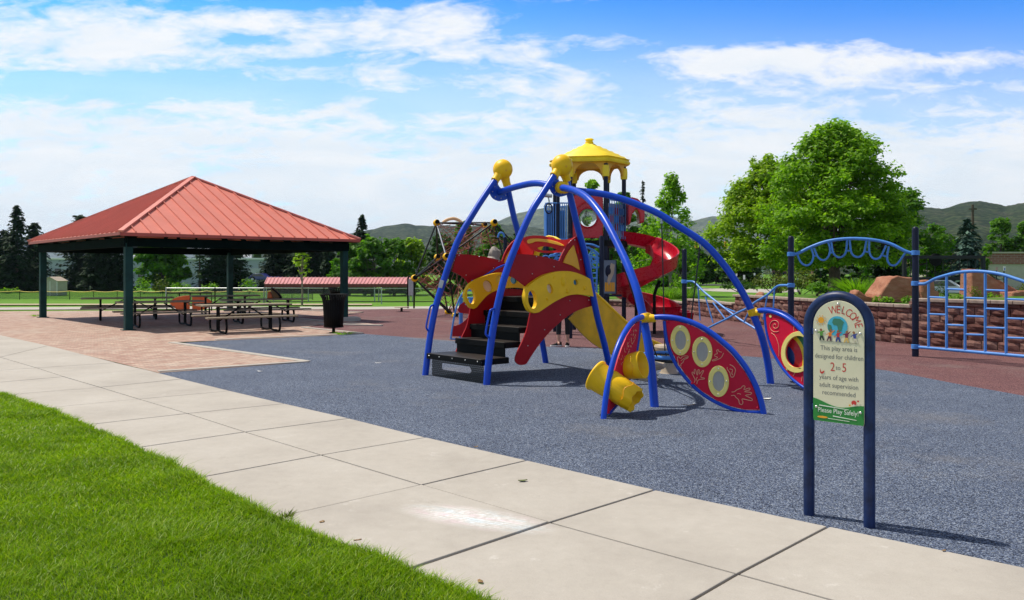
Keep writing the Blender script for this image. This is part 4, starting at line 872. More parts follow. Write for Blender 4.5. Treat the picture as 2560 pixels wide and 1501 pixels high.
for x in (.02, SW - .02):
    for z in (zf(.74), zf(.11)): MB().bar(SP(x, z, .0), SP(x + (.04 if x < .1 else -.04), z, .03), .03, .04).build('bracket', M['signnavy'], sign)

# ================================================================== LIGHT BLUE CLIMBER with three navy posts
def c7(x, y): return (1920 + x / 2.956, 460 + y / 2.956)
R1 = G(2288.5, 891); R1.z = 0; R2 = AT(1977.5, 700, 17.5); R2.z = 0; R3 = AT(1711, 700, 21.0); R3.z = 0
ring = thing('overhead_climber', 'light blue climbing frame of overhead loops, crossed rails and ladder wall on navy posts', 'climbing frame', R2)
for P, zt in ((R1, 2.54), (R2, 2.41), (R3, 2.24)):
    MB().lathe([(.062, -.02), (.062, zt - .05), (.055, zt - .02), (.035, zt), (.003, zt + .005)], 18, Matrix.Translation(P)).build('post', M['navy'], ring)
d12 = (R2 - R1).normalized()
def A12(x, y): return PL(*c7(x, y), R1, d12)
arch_c = spline([A12(*p) for p in [(1060, 512), (1010, 495), (900, 442), (780, 415), (650, 405), (530, 410), (420, 430), (310, 470), (220, 515), (180, 522)]], 6)
MB().tube(arch_c, .032, 12).build('overhead_rail', M['lightblue'], ring)
for pts in ([(215, 520), (240, 575), (270, 600), (300, 600), (325, 575), (335, 530), (318, 472)], [(340, 475), (365, 535), (395, 562), (425, 560), (450, 530), (458, 480), (445, 435)], [(468, 432), (480, 505), (510, 540), (545, 540), (575, 505), (585, 415)], [(603, 413), (615, 505), (645, 538), (680, 538), (710, 505), (728, 415)], [(748, 415), (748, 500), (770, 545), (805, 555), (838, 530), (872, 455)], [(893, 462), (880, 550), (900, 595), (935, 603), (965, 580), (1015, 510)]):
    MB().tube(spline([A12(*p) for p in pts], 6), .02, 10).build('hanging_loop', M['lightblue'], ring)
for a, b in (((332, 538), (352, 533)), ((455, 512), (474, 508)), ((583, 495), (607, 495)), ((712, 500), (740, 505)), ((848, 530), (880, 540))): MB().tube([A12(*a), A12(*b)], .016, 8).build('link_bar', M['lightblue'], ring)
d1e = (G(2560, 891, .19) - R1); d1e.z = 0; d1e.normalize()
def L1(x, y): return PL(*c7(x, y), R1, d1e)
toprail = spline([L1(*p) for p in [(1080, 738), (1150, 740), (1185, 728), (1240, 700), (1310, 678), (1380, 660), (1450, 650), (1530, 646), (1605, 650), (1680, 660), (1750, 675), (1820, 698), (1892, 722), (1990, 762), (2060, 780)]], 5)
MB().tube(toprail, .030, 12).build('top_rail', M['lightblue'], ring)
MB().tube([L1(1080, 1204), L1(2060, 1290)], .030, 12).build('bottom_rail', M['lightblue'], ring)
def topy(x):
    return float(np.interp(x, [1080, 1185, 1310, 1450, 1605, 1750, 1892, 2060], [738, 728, 678, 650, 650, 675, 722, 780]))
cols_ = [1187, 1320, 1457, 1606, 1760, 1925]
for x in cols_: MB().tube([L1(x, topy(x)), L1(x, 1213 + (x - 1187) * .088)], .024, 10).build('upright', M['lightblue'], ring)
for i, ys_ in enumerate(((840, 965, 1098), (780, 913, 1045), (845, 980, 1115), (788, 925, 1065), (855, 997, 1140))):
    for y in ys_: MB().tube([L1(cols_[i], y - 3), L1(cols_[i + 1], y + 3)], .019, 10).build('rung', M['lightblue'], ring)
Re = R1 + d1e * 2.75; MB().lathe([(.062, -.02), (.062, 2.5), (.03, 2.54)], 18, Matrix.Translation(Re)).build('post', M['navy'], ring)
d23 = (R3 - R2).normalized()
def X23(px, py, o=0.0):
    return PL(px, py, R2 + V((-d23.y, d23.x, 0)) * o, d23)
def cb(x, y): return (1560 + x / 7.412, 640 + y / 7.412)
ra = spline([X23(*q) for q in [(1718, 704), (1730, 704), (1738, 708), (1760, 730), (1790, 754), (1820, 777), (1850, 799), (1885, 820), (1910, 836)]], 5)
rb = spline([X23(*q, .35) for q in [(1972, 714), (1950, 714), (1938, 720), (1918, 738), (1890, 755), (1870, 770), (1845, 782), (1816, 798), (1785, 813), (1760, 826)]], 5)
for r_ in (ra, rb): MB().tube(r_, .024, 10).build('cross_rail', M['lightblue'], ring)
for a, b, o in ((cb(1375, 590), cb(1410, 1200), 0), (cb(1510, 760), cb(1650, 1240), 0), (cb(1650, 870), cb(1885, 1180), 0), (cb(1860, 960), cb(2060, 1040), 0), (c3(1360, 505), c3(1330, 680), .35), (c3(1410, 465), c3(1403, 600), .35), (c3(1255, 565), c3(1195, 695), .2)):
    MB().tube([X23(*a, o), X23(*b, o)], .017, 8).build('strut', M['lightblue'], ring)
for P, zs in ((R1, (2.03, 1.43, .19)), (R2, (2.03, 1.375)), (R3, (1.415,))):
    for z in zs: MB().lathe([(.064, -.045), (.078, -.04), (.078, .04), (.064, .045)], 16, Matrix.Translation(P + UP * z)).build('collar', M['lightblue'], ring)

# ================================================================== TOWER with yellow roof and red spiral slide
TY = 23.0
TC = V((2.14, TY, 0)); tower = thing('play_tower', 'play tower with yellow shingled roof, red bubble panel and red spiral slide', 'play structure', TC)
hexp = [TC + V((.95 * math.cos(R(a)), .95 * math.sin(R(a)), 0)) for a in (-128, -68, -8, 52, 112, 172)]
ZD = 2.50
for p in hexp: MB().lathe([(.06, -.02), (.06, 4.55)], 16, Matrix.Translation(p)).build('post', M['navy'], tower)
dk = [TC + V((1.05 * math.cos(R(a)), 1.05 * math.sin(R(a)), ZD - .08)) for a in (-128, -68, -8, 52, 112, 172)]
MB().prism([dk], UP, .16).build('deck', M['black'], tower)
roof = MB(); n = 6; rings = [(1.12, 4.60), (1.14, 4.65), (1.08, 4.73)]
for k in range(7): f = k / 6; rings += [(1.00 * (1 - f) + .135, 4.74 + .47 * f ** .95), (1.00 * (1 - f) + .06, 4.75 + .47 * f ** .95)]
rings += [(.10, 5.23)]
vs = []
SEG = 36
for r_, z in rings:
    for k in range(SEG):
        a = 360 / SEG * k; da = ((a + 8) % 60) - 30; w = (math.cos(R(30)) / math.cos(R(da))) * .55 + .45; vs.append(TC + V((r_ * w * math.cos(R(a)), r_ * w * math.sin(R(a)), z - .05 * (1 - w) * 4)))
roof.add(vs, [(i * SEG + k, i * SEG + (k + 1) % SEG, (i + 1) * SEG + (k + 1) % SEG, (i + 1) * SEG + k) for i in range(len(rings) - 1) for k in range(SEG)] + [tuple((len(rings) - 1) * SEG + k for k in range(SEG)), tuple(range(SEG))[::-1]])
rf = roof.build('roof', M['roofyellow'], tower, ang=25)
MB().lathe([(.10, 5.20), (.12, 5.24), (.09, 5.28), (.13, 5.32), (.09, 5.35), (.05, 5.33)], 12, Matrix.Translation(TC)).build('finial', M['roofyellow'], rf)
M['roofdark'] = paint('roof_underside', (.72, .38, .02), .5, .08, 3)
for k in range(6):
    a, b = hexp[k], hexp[(k + 1) % 6]; d = (b - a); L_ = d.length; d.normalize(); nn_ = V((-d.y, d.x, 0))
    ar = [a + UP * 4.25, a + UP * 4.66, b + UP * 4.66, b + UP * 4.25, b - d * .10 + UP * 4.28] + [a + d * (L_ / 2 + (L_ / 2 - .13) * math.cos(t_)) + UP * (4.30 + .27 * math.sin(t_)) for t_ in (math.pi * i / 10 for i in range(11))] + [a + d * .10 + UP * 4.28]
    MB().prism([ar], nn_, .07).build('roof_arch', M['roofdark'], rf)
    MB().lathe([(.085, 4.20), (.095, 4.24), (.10, 4.36), (.09, 4.5)], 14, Matrix.Translation(a)).build('roof_socket', M['roofyellow'], rf)
def face(i, m, z0, z1, inset=.07):
    a, b = hexp[i], hexp[(i + 1) % 6]; d = (b - a).normalized(); nn_ = V((d.y, -d.x, 0)); a = a + d * inset; b = b - d * inset; return a, b, d, nn_
a, b, d, nn_ = face(0, None, 0, 0); L_ = (b - a).length
bub = [a + d * (L_ / 2 + .255 * math.cos(t_)) + UP * (3.10 + .26 * math.sin(t_)) for t_ in (2 * math.pi * i / 28 for i in range(28))]
pn = MB().prism([[a + UP * 2.56, b + UP * 2.56, b + UP * 3.62, b - d * .06 + UP * 3.72, a + d * .38 + UP * 3.66, a + d * .06 + UP * 3.72, a + UP * 3.62], bub], nn_, .05).build('bubble_panel', M['slidered'], tower, bevel=.015)
MB().tube([p + nn_ * .03 for p in bub], .03, 8, closed=True).build('bubble_rim', M['slidered'], pn)
MB().tube([a + d * (L_ / 2 + .30 * math.cos(t_)) + UP * (3.22 + .30 * math.sin(t_)) + nn_ * .03 for t_ in (math.pi * i / 10 for i in range(11))], .025, 6).build('arched_rib', M['slidered'], pn)
t = NT('clear_bubble'); t.base((.75, .8, .82)); t.set(rough=.08, trans=.9, ior=1.05); M['clear'] = t.m
bw_ = MB(); vs = []
for i in range(7):
    f = i / 6
    for k in range(20): th = 2 * math.pi * k / 20; vs.append(a + d * (L_ / 2 + .25 * math.cos(f * 1.5) * math.cos(th)) + UP * (3.10 + .255 * math.cos(f * 1.5) * math.sin(th)) + nn_ * (.03 + .2 * math.sin(f * 1.5)))
bw_.add(vs, [(i * 20 + k, i * 20 + (k + 1) % 20, (i + 1) * 20 + (k + 1) % 20, (i + 1) * 20 + k) for i in range(6) for k in range(20)]); bw_.build('bubble_window', M['clear'], pn)
a, b, d, nn_ = face(1, None, 0, 0); L_ = (b - a).length
pn = MB().prism([[a + UP * 2.62, b + UP * 2.62, b + UP * 3.5, a + UP * 3.5]], nn_, .03).build('game_panel', paint('lilac_grey_panel', (.26, .27, .38), .5, .1, 4), tower, bevel=.01)
for r_ in range(3):
    for c_ in range(3): MB().bar(a + d * (.12 + c_ * (L_ - .24) / 2 - .08) + UP * (2.86 + .22 * r_) + nn_ * .04, a + d * (.12 + c_ * (L_ - .24) / 2 + .08) + UP * (2.86 + .22 * r_) + nn_ * .04, .06, .17).build('game_block', paint('game_block_red', (.30, .05, .08), .5, .1, 5) if (r_ + c_) % 2 else M['lightblue'], pn)
for k in range(8): MB().tube([a + d * (L_ * k / 7) + UP * 2.55 + nn_ * .08, a + d * (L_ * k / 7) + UP * 3.58 + nn_ * .08], .011, 6).build('baluster', M['lightblue'], tower)
MB().tube([a + UP * 3.58 + nn_ * .08, b + UP * 3.58 + nn_ * .08], .018, 8).build('guard_rail', M['lightblue'], tower)
# left-hand deck with light blue railing
LX0, LX1 = AT(1364, 600, TY).x, hexp[0].x - .03
dk = [V((LX0, TY - .75, ZD - .08)), V((LX1 + .3, TY - .75, ZD - .08)), V((LX1 + .3, TY + .45, ZD - .08)), V((LX0, TY + .45, ZD - .08))]
MB().prism([dk], UP, .14).build('deck', M['black'], tower)
for q in ((LX0, TY - .75), (LX0 + .3, TY - .75), (LX0, TY + .45)): MB().lathe([(.05, -.02), (.05, ZD + (1.25 if q[0] > LX0 + .1 else 0))], 12, Matrix.Translation((*q, 0))).build('post', M['navy'], tower)
for (x0, y0), (x1, y1) in (((LX0, TY - .78), (LX1, TY - .78)), ((LX0 - .02, TY - .75), (LX0 - .02, TY + .45)), ((LX0, TY + .47), (LX1, TY + .47))):
    for z in (ZD + .04, ZD + 1.0): MB().tube([(x0, y0, z), (x1, y1, z)], .018, 8).build('guard_rail', M['lightblue'], tower)
    for k in range(11): f = k / 10; MB().tube([(x0 + (x1 - x0) * f, y0 + (y1 - y0) * f, ZD + .04), (x0 + (x1 - x0) * f, y0 + (y1 - y0) * f, ZD + 1.0)], .010, 6).build('baluster', M['lightblue'], tower)
M['bluesheet'] = paint('blue_sheet', (.06, .19, .42), .35, .15, 3)
MB().box(((LX0 + LX1) / 2, TY + .52, ZD + .5), (LX1 - LX0 - .04, .02, .80)).build('blue_panel', M['bluesheet'], tower)
tel = MB(); q = AT(1370, 490, TY - .8); tel.tube([q + V((-.10, 0, .02)), q + V((.10, -.05, -.01))], [.06, .05], 12); tel.tube([q, q + V((.03, 0, -.14)), V((LX0 + .06, TY - .78, ZD + .9))], .02, 8); tel.build('toy_telescope', M['galv'], tower)
wh = AT(1372, 522, TY - .85); MB().tube([wh + V((.09 * math.cos(a), 0, .13 * math.sin(a))) for a in (2 * math.pi * k / 16 for k in range(16))], .018, 8, closed=True).build('toy_wheel', M['navy'], tower)
# red hood at the slide entrance
a, b, d, nn_ = face(2, None, 0, 0); hx = AT(1559, 506, TY); he = AT(1597, 520, TY - .1)
hd = MB(); vs = []
prof = [(0, 3.62), (.10, 3.66), (.25, 3.62), (.38, 3.50), (.44, 3.36), (.44, 3.15), (.42, 2.98), (.30, 2.96), (.30, 3.2), (.22, 3.36), (.10, 3.2), (.05, 2.95), (0, 2.9)]
x0 = hexp[2].x + .03
MB().prism([[V((x0 + x, TY - .55, z)) for x, z in prof]], V((0, -1, 0)), .5).build('slide_hood', M['slidered'], tower, bevel=.03)
# spiral slide
SCx, SCy, SR = AT(1606, 700, TY).x, TY - .25, .66
def heli(th): return V((SCx + SR * math.cos(th), SCy + SR * math.sin(th), 0))
path = [V((hexp[2].x - .05, SCy + .35, 2.50)), V((hexp[2].x + .22, SCy + .34, 2.44))]
N = 40
for k in range(N + 1):
    th = R(75 - 435 * k / N); zt = np.interp(k / N, [0, .17, .38, .6, .8, 1], [2.34, 1.84, 1.42, 1.04, .70, .38]); p = heli(th); p.z = zt; path.append(p)
path += [V((SCx + .55, SCy + SR + .12, .36)), V((SCx + 1.0, SCy + SR + .10, .27)), V((SCx + 1.45, SCy + SR + .08, .24))]
path = spline(path, 2); m = len(path); vs = []; cs = [(-.36, .26), (-.375, .30), (-.33, .30), (-.30, .16), (-.22, .04), (0, 0), (.22, .04), (.30, .16), (.33, .30), (.375, .30), (.36, .26), (.24, -.02), (0, -.05), (-.24, -.02)]
for i in range(m):
    T_ = (path[min(i + 1, m - 1)] - path[max(i - 1, 0)]).normalized(); s_ = T_.cross(UP).normalized(); bank = .28 if 4 < i < m - 8 else .05
    up_ = (s_.cross(T_)).normalized(); s2 = (s_ * math.cos(bank) - up_ * math.sin(bank)); u2 = (up_ * math.cos(bank) + s_ * math.sin(bank))
    for x, y in cs: vs.append(path[i] + s2 * x + u2 * y)
nc = len(cs)
sld = MB().add(vs, [(i * nc + k, (i + 1) * nc + k, (i + 1) * nc + (k + 1) % nc, i * nc + (k + 1) % nc) for i in range(m - 1) for k in range(nc)] + [tuple(range(nc)), tuple((m - 1) * nc + k for k in range(nc))[::-1]])
sld = sld.build('spiral_slide', M['slidered'], tower, ang=50)
for px, py0, b in ((1625, 700, (1627, 660)), (1581, 760, None)):
    q = AT(px, 800, TY); pts = [V((q.x, SCy - .45, -.02)), V((q.x, SCy - .45, 1.05))]
    if b: pts += [V((q.x + .06, SCy - .42, 1.22)), V((q.x + .16, SCy - .45, 1.42))]
    MB().tube(pts, .045, 10).build('slide_support', M['black'], tower)
# lower play panels and loop climber
x0, x1 = AT(1509, 600, 22).x, AT(1541, 600, 22).x; yq = hexp[1].y - .05
pn = MB().box(((x0 + x1) / 2, yq, 1.52), (x1 - x0, .025, .90)).build('story_panel', paint('steel_blue_panel', (.13, .17, .23), .5, .2, 5), tower, bevel=.01)
MB().tube([(x0, yq, 1.08), (x1, yq, 1.08), (x1, yq, 1.98), (x0, yq, 1.98)], .018, 8, closed=True).build('panel_frame', M['navy'], pn)
for k in range(6): MB().box((x0 + .06 + k * (x1 - x0 - .12) / 5, yq - .02, 1.26), (.035, .02, .24)).build('picket', M['gold'], pn)
MB().ball((x0 + .14, yq - .02, 1.68), (.09, .02, .16), 14, 8).build('blue_figure', M['navy'], pn); MB().prism([[V((x0 + .2, yq - .025, 1.9)), V((x1 - .04, yq - .025, 1.85)), V((x1 - .06, yq - .025, 1.62)), V((x0 + .14, yq - .025, 1.3)), V((x0 + .1, yq - .025, 1.42))]], V((0, -1, 0)), .02).build('tan_figure', M['tan'], pn)
MB().box(((x0 + x1) / 2, yq, 1.03), (x1 - x0 + .3, .06, .06)).build('cross_beam', M['navy'], tower)
PQ = AT(1504, 700, 20.5); PQ.z = 0; PR = AT(1425, 700, 20.8); PR.z = 0; lc = thing('loop_climber', 'light blue loop climber with wavy rails between short navy posts below the tower', 'climbing frame', PQ)
for p, zt in ((PQ, 2.55), (PR, 2.6)): MB().lathe([(.06, -.02), (.06, zt - .04), (.04, zt), (.004, zt + .01)], 14, Matrix.Translation(p)).build('post', M['navy'], lc)
dQ = V((-1, .04, 0)).normalized()
def LQ(px, py): return PL(px, py, PQ, dQ)
def cq(x, y): return (1340 + x / 7.391, 580 + y / 7.391)
for pts in ([(1215, 285), (1150, 280), (1050, 240), (900, 225), (700, 260), (520, 330), (330, 420)], [(1200, 440), (1150, 410), (1080, 350), (1000, 310), (900, 280), (800, 300), (650, 370), (480, 420), (250, 450)], [(1190, 490), (1100, 480), (1000, 445), (920, 430), (700, 440), (500, 470), (350, 500)]): MB().tube(spline([LQ(*cq(*p)) for p in pts], 5), .024, 8).build('wavy_rail', M['lightblue'], lc)
for cx, cy, rx, ry, ro in ((1040, 470, 70, 110, .3), (1090, 490, 60, 100, -.4), (960, 360, 60, 80, .2), (1110, 600, 80, 60, .5), (300, 470, 60, 50, 0), (430, 480, 50, 60, .4), (620, 460, 60, 60, 0), (180, 480, 60, 40, 0)):
    MB().tube([LQ(*cq(*p)) for p in ell(cx, cy, rx, ry, ro, 20)], .016, 7, closed=True).build('loop', M['lightblue'], lc)
MB().tube([LQ(*cq(1130, 430)), LQ(*cq(1120, 1130))], .024, 8).build('upright', M['lightblue'], lc); MB().tube([LQ(*cq(1000, 430)), LQ(*cq(1040, 1200))], .024, 8).build('upright', M['lightblue'], lc)
for y in (580, 670, 765, 860, 950, 1040): MB().tube([LQ(*cq(985 + (y - 580) * .08, y - 5)), LQ(*cq(1125, y))], .017, 7).build('rung', M['lightblue'], lc)
# ================================================================== low climber behind the steps
K0 = G(1127, 849); low_c = thing('low_climber', 'low play climber with red side panels and curved light blue rails behind the steps', 'climbing frame', K0)
dK = V((1, .1, 0)).normalized()
def KP(x, y): return PL(*c2(x, y), K0, dK)
MB().tube(spline([KP(*p) for p in [(358, 968), (368, 900), (385, 800), (410, 690), (440, 615), (480, 560), (530, 515), (560, 490)]], 5), .022, 8).build('curved_rail', M['lightblue'], low_c)
MB().tube(spline([KP(*p) for p in [(358, 968), (450, 970), (560, 975)]], 3), .022, 8).build('base_rail', M['lightblue'], low_c)
MB().prism([[KP(*p) for p in spline2([(372, 860), (410, 852), (450, 835), (490, 800), (520, 770)], 3)] + [KP(600, 770), KP(600, 950), KP(372, 945)]], V((.1, -1, 0)), .02).build('red_panel', M['red'], low_c)
MB().prism([[KP(*p) for p in [(415, 720), (435, 680), (470, 655), (600, 655), (600, 760), (480, 755), (430, 745)]]], V((.1, -1, 0)), .02).build('red_panel', M['red'], low_c)
for x in (432, 520, 590): MB().lathe([(.05, -.02), (.05, AT(0, c2(x, 620)[1], K0.y + .6).z)], 12, Matrix.Translation((KP(x, 800).x, K0.y + .6, 0))).build('post', M['lightblue'], low_c)
for y in (560, 620, 660): MB().tube(spline([KP(480, y + 20), KP(510, y), KP(560, y + 10)], 4), .018, 8).build('climbing_rung', M['lightblue'], low_c)
# ================================================================== CLIMBING NET
def cn(x, y): return (1000 + x / 4.767, 520 + y / 4.767)
NJ = {k: AT(*cn(*p[:2]), p[2]) for k, p in dict(a=(435, 180, 31.5), b=(172, 840, 31.0), c=(445, 590, 33.2), d=(552, 582, 30.2), e=(1005, 205, 33.4), f=(1120, 178, 30.6), g=(572, 1240, 33.0), h=(655, 1290, 31.0), i=(1560, 640, 31.2), j=(1420, 1290, 31.2), k=(1500, 560, 33.4), l=(1350, 1240, 33.2)).items()}
net = thing('climbing_net', 'spiky climbing net dome of dark struts, yellow ball joints and red ropes', 'climbing net', V((NJ['h'].x + 1.0, 32, 0)))
for k, p in NJ.items():
    mb = MB(); mb.ball(p, .135, 16, 12); o = mb.build('ball_joint', M['yellow'], net)
    mb = MB(); mb.lathe([(.09, -.16), (.09, -.15), (.02, -.15)], 14, Matrix.Translation(p) @ V((.3, -1, .25)).to_track_quat('-Z', 'Y').to_matrix().to_4x4()); mb.build('joint_cover', M['black'], o)
for s_ in ('ab', 'ac', 'ad', 'bc', 'bd', 'bh', 'gb', 'fd', 'ec', 'af', 'ae', 'fi', 'ek', 'hi', 'hd', 'gc', 'ij', 'ik', 'fj', 'el', 'kl'):
    MB().tube([NJ[s_[0]], NJ[s_[1]]], .032, 8).build('strut', M['strutblue'] if s_ in ('ad', 'ej') else M['darkmetal'], net)
mb = MB(); rr = random.Random(11); keys = 'abcdefghij'
hub = [V((NJ['h'].x + .9 + rr.uniform(-1.0, 1.2), 32 + rr.uniform(-.9, .9), rr.uniform(.5, 3.2))) for _ in range(46)]
nodes = MB()
for q in hub:
    near = sorted(hub, key=lambda w: (w - q).length)[1:5]
    for w in near: mb.tube([q, q.lerp(w, .5) - UP * .02, w], .009, 4)
    nodes.ball(q, .03, 6, 5)
for k in keys:
    for w in sorted(hub, key=lambda w: (w - NJ[k]).length)[:4]: mb.tube([NJ[k], w], .014, 4)
tri = [('d', 'f', 'h'), ('d', 'h', 'b'), ('a', 'd', 'f'), ('c', 'g', 'b'), ('f', 'h', 'j')]
for a_, b_, c_ in tri:
    A_, B_, C_ = NJ[a_], NJ[b_], NJ[c_]
    for k in range(1, 7): f = k / 7; mb.tube([A_.lerp(B_, f), A_.lerp(C_, f)], .012, 4); mb.tube([B_.lerp(A_, f), B_.lerp(C_, f)], .012, 4)
    for k in range(1, 6):
        for j in range(1, 6 - k + 1): nodes.ball(A_.lerp(B_, k / 7).lerp(A_.lerp(C_, k / 7), .5 * j / 4), .022, 6, 4)
mb.build('rope_net', M['rope'], net); nodes.build('rope_clamp', M['galv'], net)
aq = [AT(*cn(*p), 32) for p in [(510, 175), (570, 140), (640, 128), (700, 148), (740, 180)]]
MB().tube(spline(aq, 5), .06, 8).build('bent_tube', paint('pale_orange_tube', (.8, .5, .25), .4, .1, 3), net)
# grey climbing rock behind, and the loose post with a blue hook beside it
rb_ = AT(1234, 700, 27); rock = thing('climbing_rock', 'grey faceted climbing rock standing behind the red cat panels', 'climbing rock', (rb_.x, 27, 0))
def rockmesh(cx, cy, z0, rx, ry, hh, seed, lv=2):
    bm = bmesh.new(); bmesh.ops.create_icosphere(bm, subdivisions=lv, radius=1); r = random.Random(seed); cuts = [V((r.uniform(-1, 1), r.uniform(-1, 1), r.uniform(-.4, 1))).normalized() for _ in range(14)]
    vs = []
    for v in bm.verts:
        p = v.co.copy()
        for c in cuts:
            dd = p.dot(c) - .74
            if dd > 0: p -= c * dd
        p += V((r.uniform(-1, 1), r.uniform(-1, 1), r.uniform(-1, 1))) * .03; vs.append(V((cx + p.x * rx, cy + p.y * ry, z0 + (p.z + .55) * hh / 1.35)))
    fs = [tuple(v.index for v in f.verts) for f in bm.faces]; bm.free(); return vs, fs
for z0, rx, hh, dx, sd in ((0, .62, 1.1, .05, 3), (.85, .46, .95, 0, 5), (1.62, .36, .62, -.02, 8), (2.08, .22, .38, .03, 9)):
    MB().add(*rockmesh(rb_.x + dx, 27, z0, rx, rx * .8, hh, sd)).build('rock_block', M['greyrock'], rock, ang=20)
hp = AT(1263, 700, 25); hook = thing('hook_post', 'navy post topped with a curved light blue hook beside the grey climbing rock', 'post', (hp.x, 25, 0))
zt = AT(0, 596, 25).z; MB().lathe([(.06, -.02), (.06, zt), (.03, zt + .04)], 14, Matrix.Translation((hp.x, 25, 0))).build('post', M['navy'], hook)
MB().tube(spline([(hp.x, 25, zt - .1), (hp.x - .05, 25, zt + .12), (hp.x - .16, 25, zt + .16), (hp.x - .22, 25, zt + .02)], 5), .03, 8).build('hook', M['lightblue'], hook)
# balance disc, small info sign
bp = G(1004, 779); bd = thing('balance_disc', 'low round balance disc on a short stem near the small grey notice board', 'play equipment', bp)
MB().lathe([(.05, -.01), (.05, .16)], 12, Matrix.Translation(bp)).build('stem', M['black'], bd); MB().lathe([(.30, .16), (.32, .175), (.30, .20), (.02, .205)], 24, Matrix.Translation(bp)).build('disc', M['tan'], bd)
ns0, ns1 = G(1020, 771), G(1035, 771.5); nb = thing('notice_board', 'small grey notice board on two black posts at the far path', 'sign', (ns0 + ns1) / 2)
zt = AT(0, 694, ns0.y).z
MB().tube(spline([ns0, ns0 + UP * (zt - .1), (ns0 + ns1) / 2 + UP * (zt + .02), ns1 + UP * (zt - .1), ns1], 5), .04, 8).build('post_frame', M['black'], nb)
MB().box(((ns0.x + ns1.x) / 2, ns0.y - .05, zt - .45), (ns1.x - ns0.x - .05, .02, .75)).build('board', M['galv'], nb)
# ================================================================== PERSON seen under the slide
pp = G(1408, 866); person = thing('person', 'person in black leggings and black sneakers standing beneath the yellow slide', 'person', pp)
def skin(name, verts, edges, rad, m, sub=2, root=0):
    me = bpy.data.meshes.new(name); o = bpy.data.objects.new(name, me); COL.objects.link(o); org = ORG[person.name]
    me.from_pydata([tuple(V(v) + pp - org) for v in verts], edges, []); me.materials.append(m)
    bm = bmesh.new(); bm.from_mesh(me); ly = bm.verts.layers.skin.verify(); bm.verts.ensure_lookup_table()
    for i, r_ in enumerate(rad): bm.verts[i][ly].radius = (r_, r_) if not isinstance(r_, tuple) else r_; bm.verts[i][ly].use_root = (i == root)
    bm.to_mesh(me); bm.free()
    k = o.modifiers.new('skin', 'SKIN'); k.use_smooth_shade = True; s_ = o.modifiers.new('smooth', 'SUBSURF'); s_.levels = s_.render_levels = sub
    o.parent = person; return o
fx = .098
bv = [(0, 0, .92), (0, 0, 1.08), (0, .01, 1.24), (0, .01, 1.36), (0, 0, 1.43), (0, -.01, 1.50), (0, -.02, 1.57), (0, -.01, 1.64)]
br = [(.13, .10), (.12, .09), (.13, .10), (.12, .085), (.05, .05), (.06, .07), (.075, .095), (.06, .08)]
be = [(i, i + 1) for i in range(7)]
for s_ in (-1, 1):
    k = len(bv); bv += [(s_ * .085, 0, .86), (s_ * fx, 0, .50), (s_ * fx, .015, .34), (s_ * fx, .01, .09), (s_ * (fx + .01), -.07, .035)]; br += [.085, .058, .055, .034, (.04, .03)]; be += [(0, k), (k, k + 1), (k + 1, k + 2), (k + 2, k + 3), (k + 3, k + 4)]
    k = len(bv); bv += [(s_ * .17, .01, 1.38), (s_ * .22, .02, 1.10), (s_ * .19, -.14, .98), (s_ * .15, -.24, 1.02)]; br += [.05, .038, .03, .028]; be += [(3, k), (k, k + 1), (k + 1, k + 2), (k + 2, k + 3)]
    kh = len(bv); 
    for j in range(5): bv.append((s_ * (.15 - (.03 if j == 4 else .014 * (j - 1.5))), -.29 - (.02 - .008 * abs(j - 1)) if j < 4 else -.26, 1.02 + (.012 * (1.5 - j) if j < 4 else .03))); br.append(.009); be.append((k + 3, kh + j))
body = skin('body', bv, be, br, M['skin'])
fc = MB()
for s_ in (-1, 1): fc.ball(pp + V((s_ * .03, -.105, 1.575)), (.011, .008, .007), 8, 6)
fc.ball(pp + V((0, -.118, 1.545)), (.012, .018, .022), 8, 6); fc.ball(pp + V((0, -.105, 1.51)), (.022, .008, .006), 8, 6); fc.build('face_features', paint('face_detail', (.25, .09, .07), .5, .1, 20), person)
lv = [(0, 0, .95), (0, 0, .90)]; lr = [(.142, .112), (.145, .115)]; le_ = [(0, 1)]
for s_ in (-1, 1):
    k = len(lv); lv += [(s_ * .085, 0, .84), (s_ * fx, 0, .50), (s_ * fx, .015, .36), (s_ * fx, .012, .24)]; lr += [.092, .064, .062, .055]; le_ += [(1, k), (k, k + 1), (k + 1, k + 2), (k + 2, k + 3)]
skin('leggings', lv, le_, lr, M['blackcloth'])
tv = [(0, 0, .93), (0, 0, 1.08), (0, .01, 1.25), (0, .01, 1.37), (0, 0, 1.40)]; tr_ = [(.15, .12), (.135, .105), (.145, .115), (.125, .10), (.07, .065)]; te = [(0, 1), (1, 2), (2, 3), (3, 4)]
for s_ in (-1, 1): k = len(tv); tv += [(s_ * .17, .01, 1.38), (s_ * .20, .015, 1.24)]; tr_ += [.062, .052]; te += [(3, k), (k, k + 1)]
skin('shirt', tv, te, tr_, M['greycloth'])
mb = MB(); mb.ball(pp + V((0, .02, 1.60)), (.092, .10, .105), 16, 12); mb.ball(pp + V((0, .10, 1.52)), (.05, .045, .12), 12, 8); mb.build('hair', M['hair'], person)
